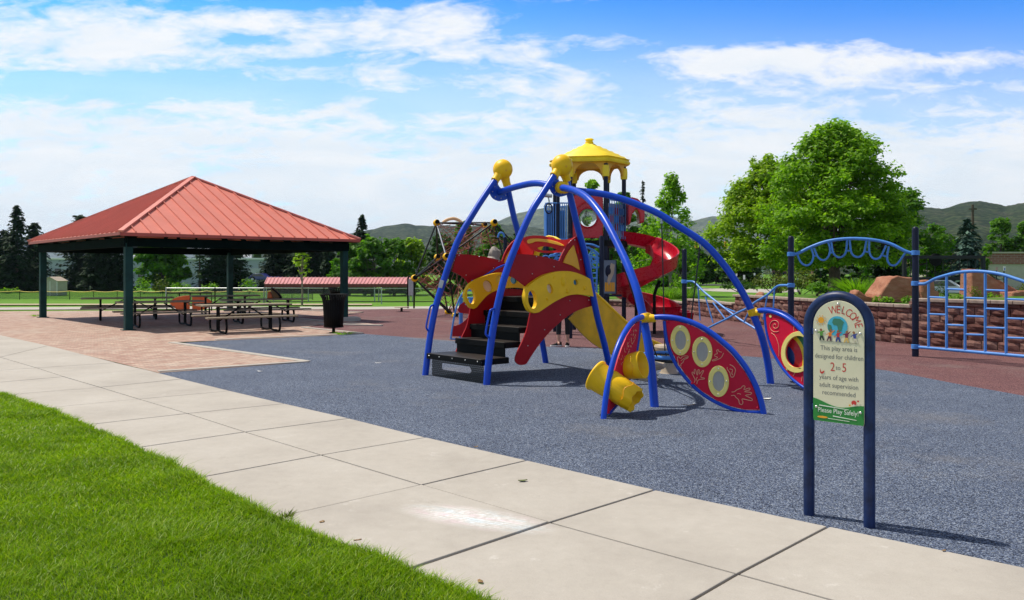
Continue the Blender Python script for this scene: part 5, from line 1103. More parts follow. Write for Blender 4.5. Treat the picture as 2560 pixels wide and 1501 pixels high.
for s_, yaw in ((-1, R(-62)), (1, R(-8))):
    Mx = Matrix.Translation(pp + V((s_ * fx, 0, 0))) @ Matrix.Rotation(yaw, 4, 'Z'); sh = MB(); vs = []
    for y, w, z in ((.06, .032, .10), (.045, .04, .105), (-.02, .042, .10), (-.09, .046, .07), (-.16, .042, .05), (-.20, .025, .035)):
        vs += [Mx @ V((-w, y, .028)), Mx @ V((-w * .85, y, z * .8)), Mx @ V((0, y, z)), Mx @ V((w * .85, y, z * .8)), Mx @ V((w, y, .028))]
    sh.add(vs, [(i * 5 + j, i * 5 + j + 1, (i + 1) * 5 + j + 1, (i + 1) * 5 + j) for i in range(5) for j in range(4)] + [(0, 1, 2, 3, 4)[::-1], (25, 26, 27, 28, 29)]); so_ = sh.build('sneaker', M['black'], person)
    so2 = MB(); out_ = [Mx @ V((x, y, .014)) for x, y in ((-.034, .07), (-.046, .0), (-.05, -.09), (-.045, -.16), (-.02, -.212), (.02, -.212), (.045, -.16), (.05, -.09), (.046, 0), (.034, .07))]
    so2.prism([out_], UP, .030).build('sole', M['white'], so_, bevel=.006)
# ================================================================== PICNIC SHELTER
PF = V((-10.9, 23.6, 0)); PLf = V((-17.05, 30.2, 0)); PRt = V((-5.75, 28.45, 0)); PB = PLf + PRt - PF; CC = (PF + PB) / 2
shel = thing('picnic_shelter', 'open picnic shelter with red standing seam metal roof on dark green posts', 'shelter', CC)
eo = 1.10
cor = [CC + (p - CC) * eo for p in (PF, PRt, PB, PLf)]; ZE = 2.76; APX = CC + V((.15, 0, 4.98))
roof = MB(); ribs = MB(); und = MB()
for i in range(4):
    a = cor[i] + UP * ZE; b = cor[(i + 1) % 4] + UP * ZE; nrm = (b - a).cross(APX - a).normalized()
    if nrm.z < 0: nrm = -nrm
    roof.add([a, b, APX], [(0, 1, 2)]); e = (b - a).normalized(); L_ = (b - a).length; h_ = (APX - a) - e * (APX - a).dot(e); ht = h_.length; h_.normalize(); fx_ = (APX - a).dot(e)
    nr = int(L_ / .405)
    for k in range(1, nr):
        s_ = L_ * k / nr; lim = ht * (s_ / fx_ if s_ < fx_ else (L_ - s_) / (L_ - fx_)) - .05
        if lim > .1:
            p0 = a + e * s_ + nrm * .018; p1 = p0 + h_ * lim; ribs.bar(p0, p1, .03, .065, nrm)
rf = roof.build('roof', None or paint('terracotta_metal_roof', (.62, .185, .135), .42, .07, 1.2), shel, False); rf.modifiers.new('sheet', 'SOLIDIFY').thickness = .03
RM = rf.data.materials[0]
ribs.build('standing_seam', RM, rf, False)
hip = MB(); fas = MB()
for i in range(4):
    a = cor[i] + UP * ZE; hip.bar(a + UP * .03, APX + UP * .035, .15, .055, UP); fas.bar(cor[i] + UP * (ZE - .055), cor[(i + 1) % 4] + UP * (ZE - .035), .03, .085)
hip.build('hip_cap', RM, rf, False); fas.build('fascia', paint('fascia_red', (.40, .075, .055), .5, .1, 2), rf, False)
so_o = [CC + (p - CC) * 1.092 + UP * 2.715 for p in (PF, PRt, PB, PLf)]; so_i = [CC + (p - CC) * .98 + UP * 2.70 for p in (PF, PRt, PB, PLf)]
MB().add(so_o + so_i, [(i, (i + 1) % 4, 4 + (i + 1) % 4, 4 + i) for i in range(4)]).build('eave_shade_sheet', M['black'], shel, False).modifiers.new('sheet', 'SOLIDIFY').thickness = .02  # black sheet added to stand in for the shade under the eave
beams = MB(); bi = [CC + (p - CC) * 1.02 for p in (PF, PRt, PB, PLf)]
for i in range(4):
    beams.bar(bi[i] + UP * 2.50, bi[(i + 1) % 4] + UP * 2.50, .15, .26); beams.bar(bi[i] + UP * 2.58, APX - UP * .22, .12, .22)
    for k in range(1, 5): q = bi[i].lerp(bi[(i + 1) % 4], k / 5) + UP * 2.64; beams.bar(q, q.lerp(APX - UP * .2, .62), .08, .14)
beams.build('roof_beam', paint('beam_shaded_green', (.002, .008, .0075), .9, .3, 3, spec=.05), shel, False)  # green darkened to near black, the roof's shade put into the colour
for p in (PF, PRt, PB, PLf):
    po = MB().box(p + UP * 1.24, (.21, .21, 2.48), R(42)).build('post', M['green'], shel, bevel=.02)
    MB().box(p + UP * .015, (.34, .34, .02), R(42)).build('base_plate', M['green'], po)
fb = thing('concrete_footing', 'concrete footing block under the right shelter post beside the trash can', 'footing', PRt)
MB().box(PRt + V((.05, -.1, .03)), (.95, .75, .18), R(20)).build('block', M['concrete'], fb, bevel=.02)

# ================================================================== PICNIC TABLES (one kind, copied)
tb = thing('picnic_table', 'picnic table under the shelter, nearest the blue play surface', 'picnic table', (0, 0, 0), 'wooden picnic tables under the shelter', world=False)
for j in range(3): MB().box((0, (j - 1) * .25, .745), (2.44, .238, .045)).build('table_board', M['wood'], tb, bevel=.006)
for s_ in (-1, 1):
    MB().box((0, s_ * .72, .435), (2.44, .26, .045)).build('bench_board', M['wood'], tb, bevel=.006)
for s_ in (-1, 1):
    x = s_ * .72; fr = MB()
    pts = [(x, -.72, .41), (x, -.76, .36), (x, -.80, .22), (x, -.76, .07), (x, -.66, .03), (x, -.3, .035), (x, 0, .055), (x, .3, .035), (x, .66, .03), (x, .76, .07), (x, .80, .22), (x, .76, .36), (x, .72, .41)]
    fr.tube(spline(pts, 4), .03, 8)
    for d_ in (-.075, .075): fr.tube([(x, d_, .05), (x, d_, .72)], .028, 8)
    fr.bar((x, -.37, .712), (x, .37, .712), .06, .02); fr.bar((x, -.80, .405), (x, -.6, .405), .06, .015); fr.bar((x, .6, .405), (x, .80, .405), .06, .015)
    fr.build('end_frame', M['black'], tb)
    MB().bar((x, 0, .30), (s_ * .10, 0, .70), .035, .035).build('brace', M['black'], tb)
tb.location = (-7.4, 23.0, 0.006); tb.rotation_euler.z = R(35)
for (x, y, a, lab) in ((-8.2, 27.4, 29, 'picnic table with the orange and black bag on its top'), (-10.75, 25.4, 34, 'picnic table directly behind the front green shelter post'), (-13.4, 29.0, 26, 'picnic table between the left and front shelter posts'), (-10.9, 31.6, 30, 'picnic table at the back of the shelter in front of the orange oval panel')):
    dup(tb, (x, y, .006), R(a), {29: (1.12, 1, 1), 26: (1.2, 1, 1)}.get(a, 1), lab)
bg0 = AT(686, 747, 27.9); bag = thing('bag', 'orange and black bag lying on a picnic table', 'bag', (bg0.x, bg0.y, .77))
MB().add([(bg0.x + a, bg0.y + b, .772 + c) for b in (-.12, .12) for a, c in ((-.22, 0), (-.2, .2), (-.12, .25), (-.02, .05), (-.02, 0))], [(0, 1, 2, 3, 4), (9, 8, 7, 6, 5)] + [(i, i + 5, (i + 1) % 5 + 5, (i + 1) % 5) for i in range(5)]).build('pouch', M['orange'], bag, bevel=.03)
MB().add([(bg0.x + a, bg0.y + b, .772 + c) for b in (-.14, .14) for a, c in ((-.03, 0), (-.10, .34), (-.03, .36), (.24, .06), (.22, 0))], [(0, 1, 2, 3, 4), (9, 8, 7, 6, 5)] + [(i, i + 5, (i + 1) % 5 + 5, (i + 1) % 5) for i in range(5)]).build('body', paint('brown_bag_cloth', (.16, .085, .03), .8, .2, 9), bag, bevel=.03)
MB().tube(spline([(bg0.x - .06, bg0.y - .14, 1.12), (bg0.x + .12, bg0.y - .15, .98), (bg0.x + .27, bg0.y - .15, .80), (bg0.x + .18, bg0.y - .1, .79)], 5), .03, 8).build('strap', M['black'], bag)
# orange oval panel in a black tube frame beyond the shelter
o0, o1 = AT(417, 733, 35.5), AT(529, 733, 35.5); op = thing('oval_play_screen', 'orange oval panel held in a black tube frame beyond the picnic tables', 'play panel', ((o0.x + o1.x) / 2, 35.5, 0))
fr = MB(); fr.tube([(o0.x, 35.5, -.02), (o0.x, 35.5, o0.z), (o1.x, 35.5, o0.z), (o1.x, 35.5, -.02)], .03, 8)
for f in (.28, .52, .75): x = o0.x + (o1.x - o0.x) * f; fr.tube([(x, 35.5, o0.z - .35), (x, 35.5, o0.z)], .025, 8)
fr.build('frame', M['black'], op)
for s_ in (-1, 1):
    xc = (o0.x + o1.x) / 2 + .1; hh = [V((xc + s_ * (.06 + .82 * math.sin(a) * 1.0), 35.44, .33 + .33 * math.cos(a))) for a in (math.pi * k / 16 for k in range(17))]
    MB().prism([hh], V((0, -1, 0)), .07).build('orange_half', M['orange'], op, bevel=.02)
# ================================================================== TRASH CANS
def bin_(loc, label, group):
    b = thing('trash_can', label, 'trash can', (0, 0, 0), group, world=False)
    for k in range(30):
        th = 2 * math.pi * k / 30; mb = MB(); pr = [(.255, .16), (.27, .5), (.29, .82), (.31, .92), (.37, 1.03)]
        pts = [V((r_ * math.cos(th), r_ * math.sin(th), z)) for r_, z in pr]; tn = V((-math.sin(th), math.cos(th), 0))
        vs = []
        for p in pts: vs += [p - tn * .022, p + tn * .022]
        mb.add(vs, [(2 * i, 2 * i + 1, 2 * i + 3, 2 * i + 2) for i in range(4)]); o = mb.build('slat', M['black'], b); o.modifiers.new('bar', 'SOLIDIFY').thickness = .008
    mb = MB()
    for r_, z in ((.37, 1.035), (.258, .16)): mb.tube([(r_ * math.cos(2 * math.pi * k / 28), r_ * math.sin(2 * math.pi * k / 28), z) for k in range(28)], .014, 6, closed=True)
    build_each(mb, 'rim', M['black'], b)
    MB().lathe([(.20, .14), (.245, .20), (.262, .45), (.28, .80), (.275, .88), (.262, .88), (.25, .45), (.19, .2)], 24).build('liner', M['black'], b)
    MB().lathe([(.12, -.01), (.12, .01), (.045, .02), (.04, .12), (.2, .145)], 14).build('stem', M['black'], b)
    b.location = loc; return b
bq = G(834, 833); b1 = bin_((bq.x, bq.y, .01), 'black slatted trash can on a stem, nearest beside the right shelter post', 'black slatted trash cans')
dup(b1, (-6.93, 33.0, .01), 0, .97, 'black slatted trash can partly hidden behind the nearer trash can')
# ================================================================== FENCES, DUGOUT ROOF
def chain(nm, lab, pts, h, mpost, step, mesh_a, rails=True):
    f = thing(nm, lab, 'fence', pts[0]); 
    for a, b in zip(pts, pts[1:]):
        n_ = max(1, round((b - a).length / step))
        for k in range(n_ + 1):
            p = a.lerp(b, k / n_); p.z = gz(p.x, p.y); MB().lathe([(.035, -.05), (.035, h + .03), (.01, h + .06)], 8, Matrix.Translation(p)).build('post', mpost[k % len(mpost)], f)
        top = []
        for k in range(n_ + 1): p = a.lerp(b, k / n_); top.append(V((p.x, p.y, gz(p.x, p.y))))
        for zz_ in ((h, .12) if rails else (h,)): MB().tube([p + UP * zz_ for p in top], .024, 6).build('rail', M['galv'] if zz_ == h else M['darkmetal'], f)
        mb = MB(); mb.add([p + UP * .05 for p in top] + [p + UP * h for p in top], [(i, i + 1, len(top) + i + 1, len(top) + i) for i in range(len(top) - 1)]); mb.build('wire_mesh', mesh_a, f, False)
    return f
def wiremat(name, c, sz, w):
    t = NT(name); tcx = t.new('ShaderNodeTexCoord'); sx = t.new('ShaderNodeSeparateXYZ'); t.link(tcx.outputs['Object'], sx.inputs[0]); o = None
    for sg in (1, -1):
        q = t.math('ADD', sx.outputs[0], t.math('MULTIPLY', sx.outputs[2], sg)); fq = t.math('FRACT', t.math('MULTIPLY', q, 1 / sz)); l_ = t.math('LESS_THAN', fq, w); o = l_ if o is None else t.math('MAXIMUM', o, l_)
    t.base(c); t.set(alpha=o, rough=.5, metal=.3); return t.m
M['wire'] = wiremat('chain_link_wire', (.20, .22, .22), .06, .10); M['gmesh'] = wiremat('green_fence_mesh', (.01, .07, .03), .05, .28)
chain('chain_link_fence', 'long low chain link fence with silver top rail along the ball field', [GD(415, 760), GD(660, 760), GD(1092, 759)], .92, [M['galv'], M['black']], 3.0, M['wire'])
yl = [GD(x, 749) for x in (-120, 49, 107, 174, 234, 293, 351, 407, 463, 517, 570, 624, 676, 730, 782)]
yf = thing('outfield_fence', 'temporary green mesh outfield fence with bright yellow top cap', 'fence', yl[0])
cap = MB(); ms = MB(); M['ycap'] = paint('yellow_fence_cap', (.70, .50, .03), .5, .1, 3)
for i, p in enumerate(yl): MB().tube([p - UP * .05, p + UP * .86], .03, 6).build('post', M['black'], yf)
cp_ = []
for a, b in zip(yl, yl[1:]):
    for k in range(5): f = k / 5; cp_.append(a.lerp(b, f) + UP * (.86 - .10 * 4 * f * (1 - f)))
cp_.append(yl[-1] + UP * .86); cap.tube(cp_, .035, 6); cap.build('yellow_cap', M['ycap'], yf)
ms.add([V((p.x, p.y, p.z - .0)) for p in cp_] + [V((p.x, p.y, gz(p.x, p.y) + .02)) for p in cp_], [(i, i + 1, len(cp_) + i + 1, len(cp_) + i) for i in range(len(cp_) - 1)]); ms.build('mesh_screen', M['gmesh'], yf, False)
d0 = AT(655, 717, 68); d1 = AT(1028, 717, 68); dug = thing('dugout_shelter', 'long low dugout shelter with pale red ribbed metal roof', 'shelter', ((d0.x + d1.x) / 2, 69, gz(-8, 69)))
zb, zt = d0.z, AT(0, 694, 70).z; M['dugroof'] = paint('faded_red_metal', (.60, .24, .21), .38, .1, 1.5)
mb = MB(); mb.add([(d0.x + .2, 68, zb + .22), (d1.x, 68, zb + .22), (d1.x, 70.6, zt), (d0.x - .3, 70.6, zt)], [(0, 1, 2, 3)]); rf = mb.build('roof', M['dugroof'], dug, False); rf.modifiers.new('sheet', 'SOLIDIFY').thickness = .04
mb = MB(); n_ = 40
for k in range(n_ + 1): f = k / n_; mb.bar((d0.x + .2 + (d1.x - d0.x - .2) * f, 67.97, zb + .25), (d0.x - .3 + (d1.x - d0.x + .3) * f, 70.6, zt + .03), .05, .06)
mb.build('roof_rib', M['dugroof'], rf, False)
MB().bar((d0.x + .2, 67.98, zb + .09), (d1.x, 67.98, zb + .09), .05, .26).build('fascia', paint('dark_red_fascia', (.16, .02, .016), .5, .1, 2), rf, False)
for f in (0.004, .25, .5, .75, .99):
    x = d0.x + .25 + (d1.x - d0.x - .3) * f
    for y in (68.2, 70.3): MB().tube([(x, y, gz(x, y) - .05), (x, y, zb + .2 if y < 69 else zt - .05)], .045, 8).build('post', M['galv'], dug)
MB().box(((d0.x + d1.x) / 2, 70.5, zb - .5), (d1.x - d0.x - .6, .1, .3)).build('bench', M['darkmetal'], dug)
# ================================================================== BUILDINGS, SHED, VEHICLES ON THE LEFT
def bld(nm, lab, x0, x1, y, z0, z1, depth, m, cat='building'):
    return thing(nm, lab, cat, ((x0 + x1) / 2, y, z0))
wy = 150; wx0, wx1 = AT(-140, 650, wy).x, AT(700, 650, wy).x; wz1 = AT(0, 649, wy).z
wh = bld('warehouse', 'long grey warehouse with white roof edge behind the dark spruces', wx0, wx1, wy, -1.2, wz1, 30, None)
t = NT('grey_wall_panels'); co = t.coord(); b = t.new('ShaderNodeTexBrick'); t.link(t.coord(rot=(R(90), 0, 0)), b.inputs['Vector']); b.offset = 0; b.inputs['Scale'].default_value = 1; b.inputs['Brick Width'].default_value = 5.5; b.inputs['Row Height'].default_value = 2.6; b.inputs['Mortar Size'].default_value = .06
b.inputs['Color1'].default_value = (.33, .36, .43, 1); b.inputs['Color2'].default_value = (.37, .40, .47, 1); b.inputs['Mortar'].default_value = (.23, .25, .30, 1)
t.base(t.mix(.4, b.outputs['Color'], t.ramp(t.noise(co, .3, 5), [(.3, (.8, .8, .8)), (.7, (1.15, 1.15, 1.15))]), 'MULTIPLY')); t.set(rough=.8)
MB().box(((wx0 + wx1) / 2, wy + 12, (wz1 - 1.2) / 2), (wx1 - wx0, 24, wz1 + 1.2)).build('wall', t.m, wh, False)
MB().box(((wx0 + wx1) / 2, wy + 12, wz1 + .12), (wx1 - wx0 + .5, 24.6, .28)).build('roof_edge', M['white'], wh, False)
for px, w_, h_ in ((612, 1.6, .95), (300, 6, .7)): q = AT(px, 640, wy + 6); MB().box((q.x, wy + 6, wz1 + .5), (w_ * 1.0, 3, h_ * 1.1)).build('roof_unit', M['white'], wh, False)
M['glassdark'] = paint('dark_window_glass', (.02, .025, .035), .12, .1, 1, coat=.5)
for px in (353, 145, 240): q = AT(px, 684, wy); fr = MB().box((q.x, wy - .04, q.z + .1), (1.1, .08, 1.5)).build('window', M['darkmetal'], wh, False); MB().box((q.x, wy - .09, q.z + .1), (.9, .04, 1.3)).build('pane', M['glassdark'], fr, False)
q = AT(650, 690, wy); MB().box((q.x, wy - .05, q.z), (4.2, .1, 2.8)).build('loading_door', M['galv'], wh, False)
sy = 100; s0, s1 = AT(120, 731, sy), AT(156, 731, sy); zg = gz(s0.x, sy); zw = AT(0, 703, sy).z; zr = AT(0, 693.5, sy).z; xm = (s0.x + s1.x) / 2
shed = thing('garden_shed', 'small beige shed with white trim and gabled roof near the left shelter post', 'shed', (xm, sy, zg))
MB().prism([[V((s0.x, sy, zg)), V((s1.x, sy, zg)), V((s1.x, sy, zw)), V((xm, sy, zr)), V((s0.x, sy, zw))]], V((0, -1, 0)), 2.2).build('wall', M['beige'], shed, False)
for a, b in ((s0, -1), (s1, 1)): MB().bar((a.x + .08 * b, sy - .05, zw - .02), (xm, sy - .05, zr + .04), 2.5, .06, V((0, 0, 1))).build('roof', M['tan'], shed, False)
for x in (s0.x + .03, s1.x - .03, xm): MB().box((x, sy - 1.13, (zg + zw) / 2), (.06, .04, zw - zg - .02)).build('trim', M['white'], shed, False)
def truck(nm, lab, px, py_top, py_bot, Y, L_, m, cat='truck'):
    q = AT(px, py_bot, Y); z0 = q.z; h_ = AT(px, py_top, Y).z - z0; c = thing(nm, lab, cat, (q.x, Y, z0))
    sd = [(-.5, .22), (-.5, .55), (-.40, .60), (-.30, .95), (-.02, 1.0), (.10, .62), (.47, .56), (.5, .4), (.5, .22)]
    MB().prism([[V((q.x + a * L_, Y, z0 + b * h_)) for a, b in sd]], V((0, -1, 0)), 1.8).build('body', m, c, bevel=.05)
    for a, b in (((-.29, .64), (-.26, .9)), ((-.16, .64), (-.04, .92))): pass
    MB().prism([[V((q.x + a * L_, Y - .91, z0 + b * h_)) for a, b in ((-.35, .64), (-.28, .90), (-.05, .94), (.04, .64))]], V((0, -1, 0)), .03).build('window', M['glassdark'], c)
    for a in (-.3, .32):
        w = MB().lathe([(.34, -.11), (.36, -.08), (.36, .08), (.34, .11)], 18, Matrix.Translation((q.x + a * L_, Y - .85, z0 + .34)) @ Matrix.Rotation(R(90), 4, 'X')).build('wheel', M['black'], c); MB().lathe([(.2, .0), (.19, .03)], 14, Matrix.Translation((q.x + a * L_, Y - .95, z0 + .34)) @ Matrix.Rotation(R(90), 4, 'X')).build('rim', M['galv'], w)
    return c
truck('pickup_truck', 'dark blue and white pickup truck parked beside the grey warehouse', 662, 684, 704, 120, 5.0, paint('truck_navy', (.03, .04, .22), .3, .1, 2, coat=.5))
truck('parked_van', 'white van parked left of the dark blue pickup', 632, 690, 703, 124, 4.6, M['white'], 'van')
# ================================================================== RETAINING WALL AND PLANTING BED ON THE RIGHT
wb = [(12.6, 14.0), (10.6, 17.1), (8.85, 19.8), (8.35, 23.3), (7.45, 28.4), (6.95, 33.0), (5.95, 38.3), (4.9, 40.6), (2.4, 41.6)]
wbs = [V((a, b, 0)) for a, b in wb]; cur = spline(wbs, 10); dist = [0]
for a, b in zip(cur, cur[1:]): dist.append(dist[-1] + (b - a).length)
def at_len(s_):
    s_ = min(max(s_, 0), dist[-1] - 1e-4); i = max(j for j in range(len(dist)) if dist[j] <= s_); i = min(i, len(cur) - 2); f = (s_ - dist[i]) / (dist[i + 1] - dist[i]); p = cur[i].lerp(cur[i + 1], f); d = (cur[i + 1] - cur[i]).normalized(); return p, d
def whgt(p): return 1.05 if p.y < 19.2 else .90 if p.y < 28.2 else .60 if p.y < 33 else .45 if p.y < 36 else .30
rw = thing('retaining_wall', 'curved low retaining wall of rough reddish brown split blocks', 'retaining wall', wbs[3])
blk = MB(); capm = MB(); rr = random.Random(21)
for c_ in range(6):
    s_ = rr.uniform(0, .3); z0 = c_ * .178
    while s_ < dist[-1] - .3:
        bw_ = rr.choice((.32, .40, .44, .30)); p, d = at_len(s_ + bw_ / 2); h_ = whgt(p); nn_ = V((d.y, -d.x, 0)); nn_ = nn_ if nn_.x < 0 else -nn_   # towards the playground
        top_ = z0 + .19 >= h_ - .02
        if z0 < h_ - .05:
            z1 = min(z0 + .175, h_ - .075) if not top_ else h_ - .075
            if z1 - z0 > .04:
                g = [(i, j) for j in range(4) for i in range(4)]; vs = []; base_p = p - nn_ * (.010 * c_)
                for i, j in g:
                    ed_ = (i in (0, 3)) or (j in (0, 3)); vs.append(base_p + d * ((i / 3 - .5) * (bw_ - .014)) + UP * (z0 + (z1 - z0) * (j / 3 * .97 + .015)) + nn_ * (rr.uniform(-.006, .010) if ed_ else rr.uniform(.018, .050)))
                o_ = len(vs)
                vs += [base_p - nn_ * .2 + d * (a * (bw_ - .012) / 2) + UP * b for a, b in ((-1, z0), (1, z0), (1, z1), (-1, z1))]
                fs = [(j * 4 + i, j * 4 + i + 1, (j + 1) * 4 + i + 1, (j + 1) * 4 + i) for j in range(3) for i in range(3)] + [(o_ + 3, o_ + 2, 15, 14, 13, 12), (0, 1, 2, 3, o_ + 1, o_), (3, 7, 11, 15, o_ + 2, o_ + 1), (o_, o_ + 3, 12, 8, 4, 0)]
                blk.add(vs, fs)
        s_ += bw_
s_ = 0
while s_ < dist[-1] - .4:
    p, d = at_len(s_ + .22); h_ = whgt(p); nn_ = V((d.y, -d.x, 0)); nn_ = nn_ if nn_.x < 0 else -nn_
    k_ = int(h_ / .178); base_p = p - nn_ * (.010 * k_); capm.bar(base_p - d * .215 - nn_ * .10 + UP * (h_ - .035), base_p + d * .215 - nn_ * .10 + UP * (h_ - .035), .34, .075); s_ += .44
t = NT('split_face_block'); g = t.new('ShaderNodeNewGeometry'); co = t.coord(); c = t.ramp(g.outputs['Random Per Island'], [(0, (.105, .046, .040)), (.35, (.17, .078, .066)), (.7, (.24, .13, .108)), (1, (.18, .115, .10))])
c = t.mix(.7, c, t.ramp(t.noise(co, 14, 6, .7), [(.3, (.55, .5, .5)), (.7, (1.4, 1.35, 1.3))]), 'MULTIPLY'); t.base(c); t.set(rough=.95, spec=.2); t.bump(t.noise(co, 45, 5, .7), .8, .02)
blk.build('block_courses', t.m, rw, False)
t = NT('cap_stone'); co = t.coord(); t.base(t.ramp(t.noise(co, 9, 6), [(.3, (.26, .20, .16)), (.7, (.42, .33, .27))])); t.set(rough=.95); t.bump(t.noise(co, 50, 4), .4, .01)
capm.build('cap', t.m, rw, False, bevel=.012)
bk = MB(); m_ = len(cur); 
bed_v = []
for p in cur:
    i = cur.index(p); d = (cur[min(i + 1, m_ - 1)] - cur[max(i - 1, 0)]).normalized(); nn_ = V((d.y, -d.x, 0)); nn_ = nn_ if nn_.x > 0 else -nn_
    if nn_.y < -.2: nn_.y = -.2
    q0 = V((.93, .37, 0)); nn_ = (nn_ * .5 + q0 * .5).normalized(); h_ = whgt(p)
    sc_b = min(1, h_ / .9)
    for dd, zz_ in ((.12, h_ - .09), (1.5, h_ - .04), (4, h_ + .02), (8, h_), (12, h_ * .8), (18, h_ * .22), (26, -.03)): bed_v.append(p + nn_ * (.12 + (dd - .12) * (.35 + .65 * sc_b)) + UP * zz_)
nr_ = 7; bk.add(bed_v, [(i * nr_ + k, i * nr_ + k + 1, (i + 1) * nr_ + k + 1, (i + 1) * nr_ + k) for i in range(m_ - 1) for k in range(nr_ - 1)])
t = NT('planting_soil'); co = t.coord(); c = t.ramp(t.noise(co, 2.2, 6, .65), [(.35, (.045, .12, .012)), (.5, (.075, .17, .02)), (.62, (.16, .15, .07))]); t.base(c); t.set(rough=1.0, spec=.1); t.bump(t.noise(co, 14, 4), 1.0, .05)
structure('planting_bed_ground', bk, t.m, True)
# ================================================================== TREES AND PLANTS
LF = {}
LF['maple'] = foliage('maple_leaves', [(.10, .235, .008), (.15, .32, .011), (.215, .41, .016), (.27, .46, .024)], .5, .5, .45)
LF['lime'] = foliage('yellow_green_leaves', [(0.135, 0.257, 0.011), (0.196, 0.338, 0.014), (0.257, 0.419, 0.019), (0.338, 0.459, 0.027)], 0.5, .5, .5)
LF['mid'] = foliage('mid_green_leaves', [(0.054, 0.162, 0.008), (0.088, 0.223, 0.012), (0.135, 0.290, 0.018)], 0.5, .55, .3)
LF['dark'] = foliage('dark_green_leaves', [(0.018, 0.058, 0.007), (0.033, 0.091, 0.010), (0.052, 0.124, 0.014)], 0.4, .6, .3)
LF['spruce'] = foliage('spruce_needles', [(.008, .026, .009), (.014, .040, .013), (.024, .058, .020)], 0, .7, .4, .15)
LF['pine'] = foliage('pine_needles', [(.02, .055, .012), (.035, .08, .018), (.05, .105, .024)], 0, .7, .4, .15)
LF['bluespruce'] = foliage('blue_spruce_needles', [(.030, .075, .062), (.055, .115, .092), (.09, .165, .13)], 0, .7, .6, .2)
LF['bright'] = foliage('bright_young_leaves', [(.19, .35, .006), (.25, .43, .010), (.32, .47, .02)], .45, .45, .8)
LF['olive'] = foliage('olive_shrub_leaves', [(.075, .115, .012), (.115, .16, .018), (.17, .21, .03)], .35, .6, .8)
LF['herb'] = foliage('herb_leaves', [(0.103, 0.241, 0.011), (0.149, 0.322, 0.016), (0.218, 0.391, 0.023)], 0.5, .55, .9)
LF['rust'] = foliage('rust_shrub_leaves', [(.08, .15, .012), (.15, .16, .018), (.24, .14, .025)], .35, .6, 2.5)
def quads(cen, nrm, ln, wd, up=None):
    n = len(cen); nrm = nrm / np.maximum(np.linalg.norm(nrm, axis=1, keepdims=True), 1e-6)
    r = RNG.normal(size=(n, 3)) if up is None else up; t1 = r - nrm * (r * nrm).sum(1, keepdims=True); t1 /= np.maximum(np.linalg.norm(t1, axis=1, keepdims=True), 1e-6); t2 = np.cross(nrm, t1)
    ln = ln[:, None]; wd = wd[:, None]
    v = np.stack([cen - t1 * ln, cen + t2 * wd + t1 * ln * .1 + nrm * wd * .25, cen + t1 * ln, cen - t2 * wd + t1 * ln * .1 + nrm * wd * .25], 1).reshape(-1, 3)
    return v, np.arange(n * 4).reshape(n, 4)
def leafy(name, m, parent, blobs, per, leaf, flat=.75):
    cs, ns = [], []
    for c, r in blobs:
        k = max(6, int(per * (r[0] * r[1] * r[2]) ** (2 / 3)))
        d = RNG.normal(size=(k, 3)); d /= np.linalg.norm(d, axis=1, keepdims=True); rad = RNG.random(k) ** .45 * (1 + .18 * RNG.normal(size=k))
        d[:, 2] = np.where(d[:, 2] < -.3, d[:, 2] * .55, d[:, 2]); cs.append(np.array(c) + d * rad[:, None] * np.array(r)); ns.append(d * .8 + np.array([0, 0, .9]) + RNG.normal(size=(k, 3)) * .55)
    c = np.concatenate(cs); nn_ = np.concatenate(ns); k = len(c); l = leaf * (.6 + .8 * RNG.random(k))
    v, q = quads(c, nn_, l, l * .55); return npmesh(name, v, q, m, parent)
def decid(nm, lab, base, H_, Rr, m, cb=.25, prof=None, ncl=60, per=260, leaf=.10, clr=.24, bark='bark', tr=None, group=None, lean=0, seed=None, flatten=.8):
    t_ = thing(nm, lab, 'tree', base, group); r = random.Random(seed or hash(lab) % 9999 if seed else len(lab) * 7 + int(H_ * 10)); base = V(base)
    prof = prof or [(0, .45), (.15, .8), (.4, 1.0), (.65, .85), (.85, .55), (1, .12)]
    pz_, pr_ = zip(*prof); z0 = H_ * cb; bl = []; tries = 0
    while len(bl) < ncl and tries < ncl * 20:
        tries += 1; f = r.random() ** .9; rm = float(np.interp(f, pz_, pr_)) * Rr; a = r.uniform(0, 6.283); q = rm * (r.random() ** .38) * .86; cr = Rr * clr * r.uniform(.65, 1.2)
        bl.append(((base.x + q * math.cos(a) + lean * f * H_, base.y + q * math.sin(a), base.z + z0 + f * (H_ - z0) * .96), (cr, cr, cr * flatten)))
    for c, cr in list(bl):                           # smaller outlying sprays break the outline
        if r.random() < .55:
            a = r.uniform(0, 6.283); e = r.uniform(-.2, 1.2); k = cr[0] * 1.05; q = cr[0] * r.uniform(.25, .42); bl.append(((c[0] + k * math.cos(a) * math.cos(e), c[1] + k * math.sin(a) * math.cos(e), c[2] + k * math.sin(e) * .9), (q, q, q)))
    leafy('crown', m, t_, bl, per, leaf)
    tr = tr or H_ * .028; mb = MB(); ztop = base.z + z0 + (H_ - z0) * .55
    mb.tube([base - UP * .1, base + UP * (z0 * .5) + V((.05 * H_ * .1, 0, 0)), base + UP * z0, V((base.x, base.y, ztop))], [tr * 1.25, tr, tr * .85, tr * .3], 9)
    for c, cr in r.sample(bl[:ncl], min(14, ncl)):
        c = V(c); s_ = base + UP * (z0 * r.uniform(.75, 1.0)) if r.random() < .5 else V((base.x, base.y, base.z + z0 + (ztop - base.z - z0) * r.uniform(0, .7)))
        mid = s_.lerp(c, .5) + V((0, 0, -.06 * (c - s_).length)); mb.tube([s_, mid, c], [tr * .42, tr * .25, tr * .08], 6)
    mb.build('trunk', M[bark], t_); return t_
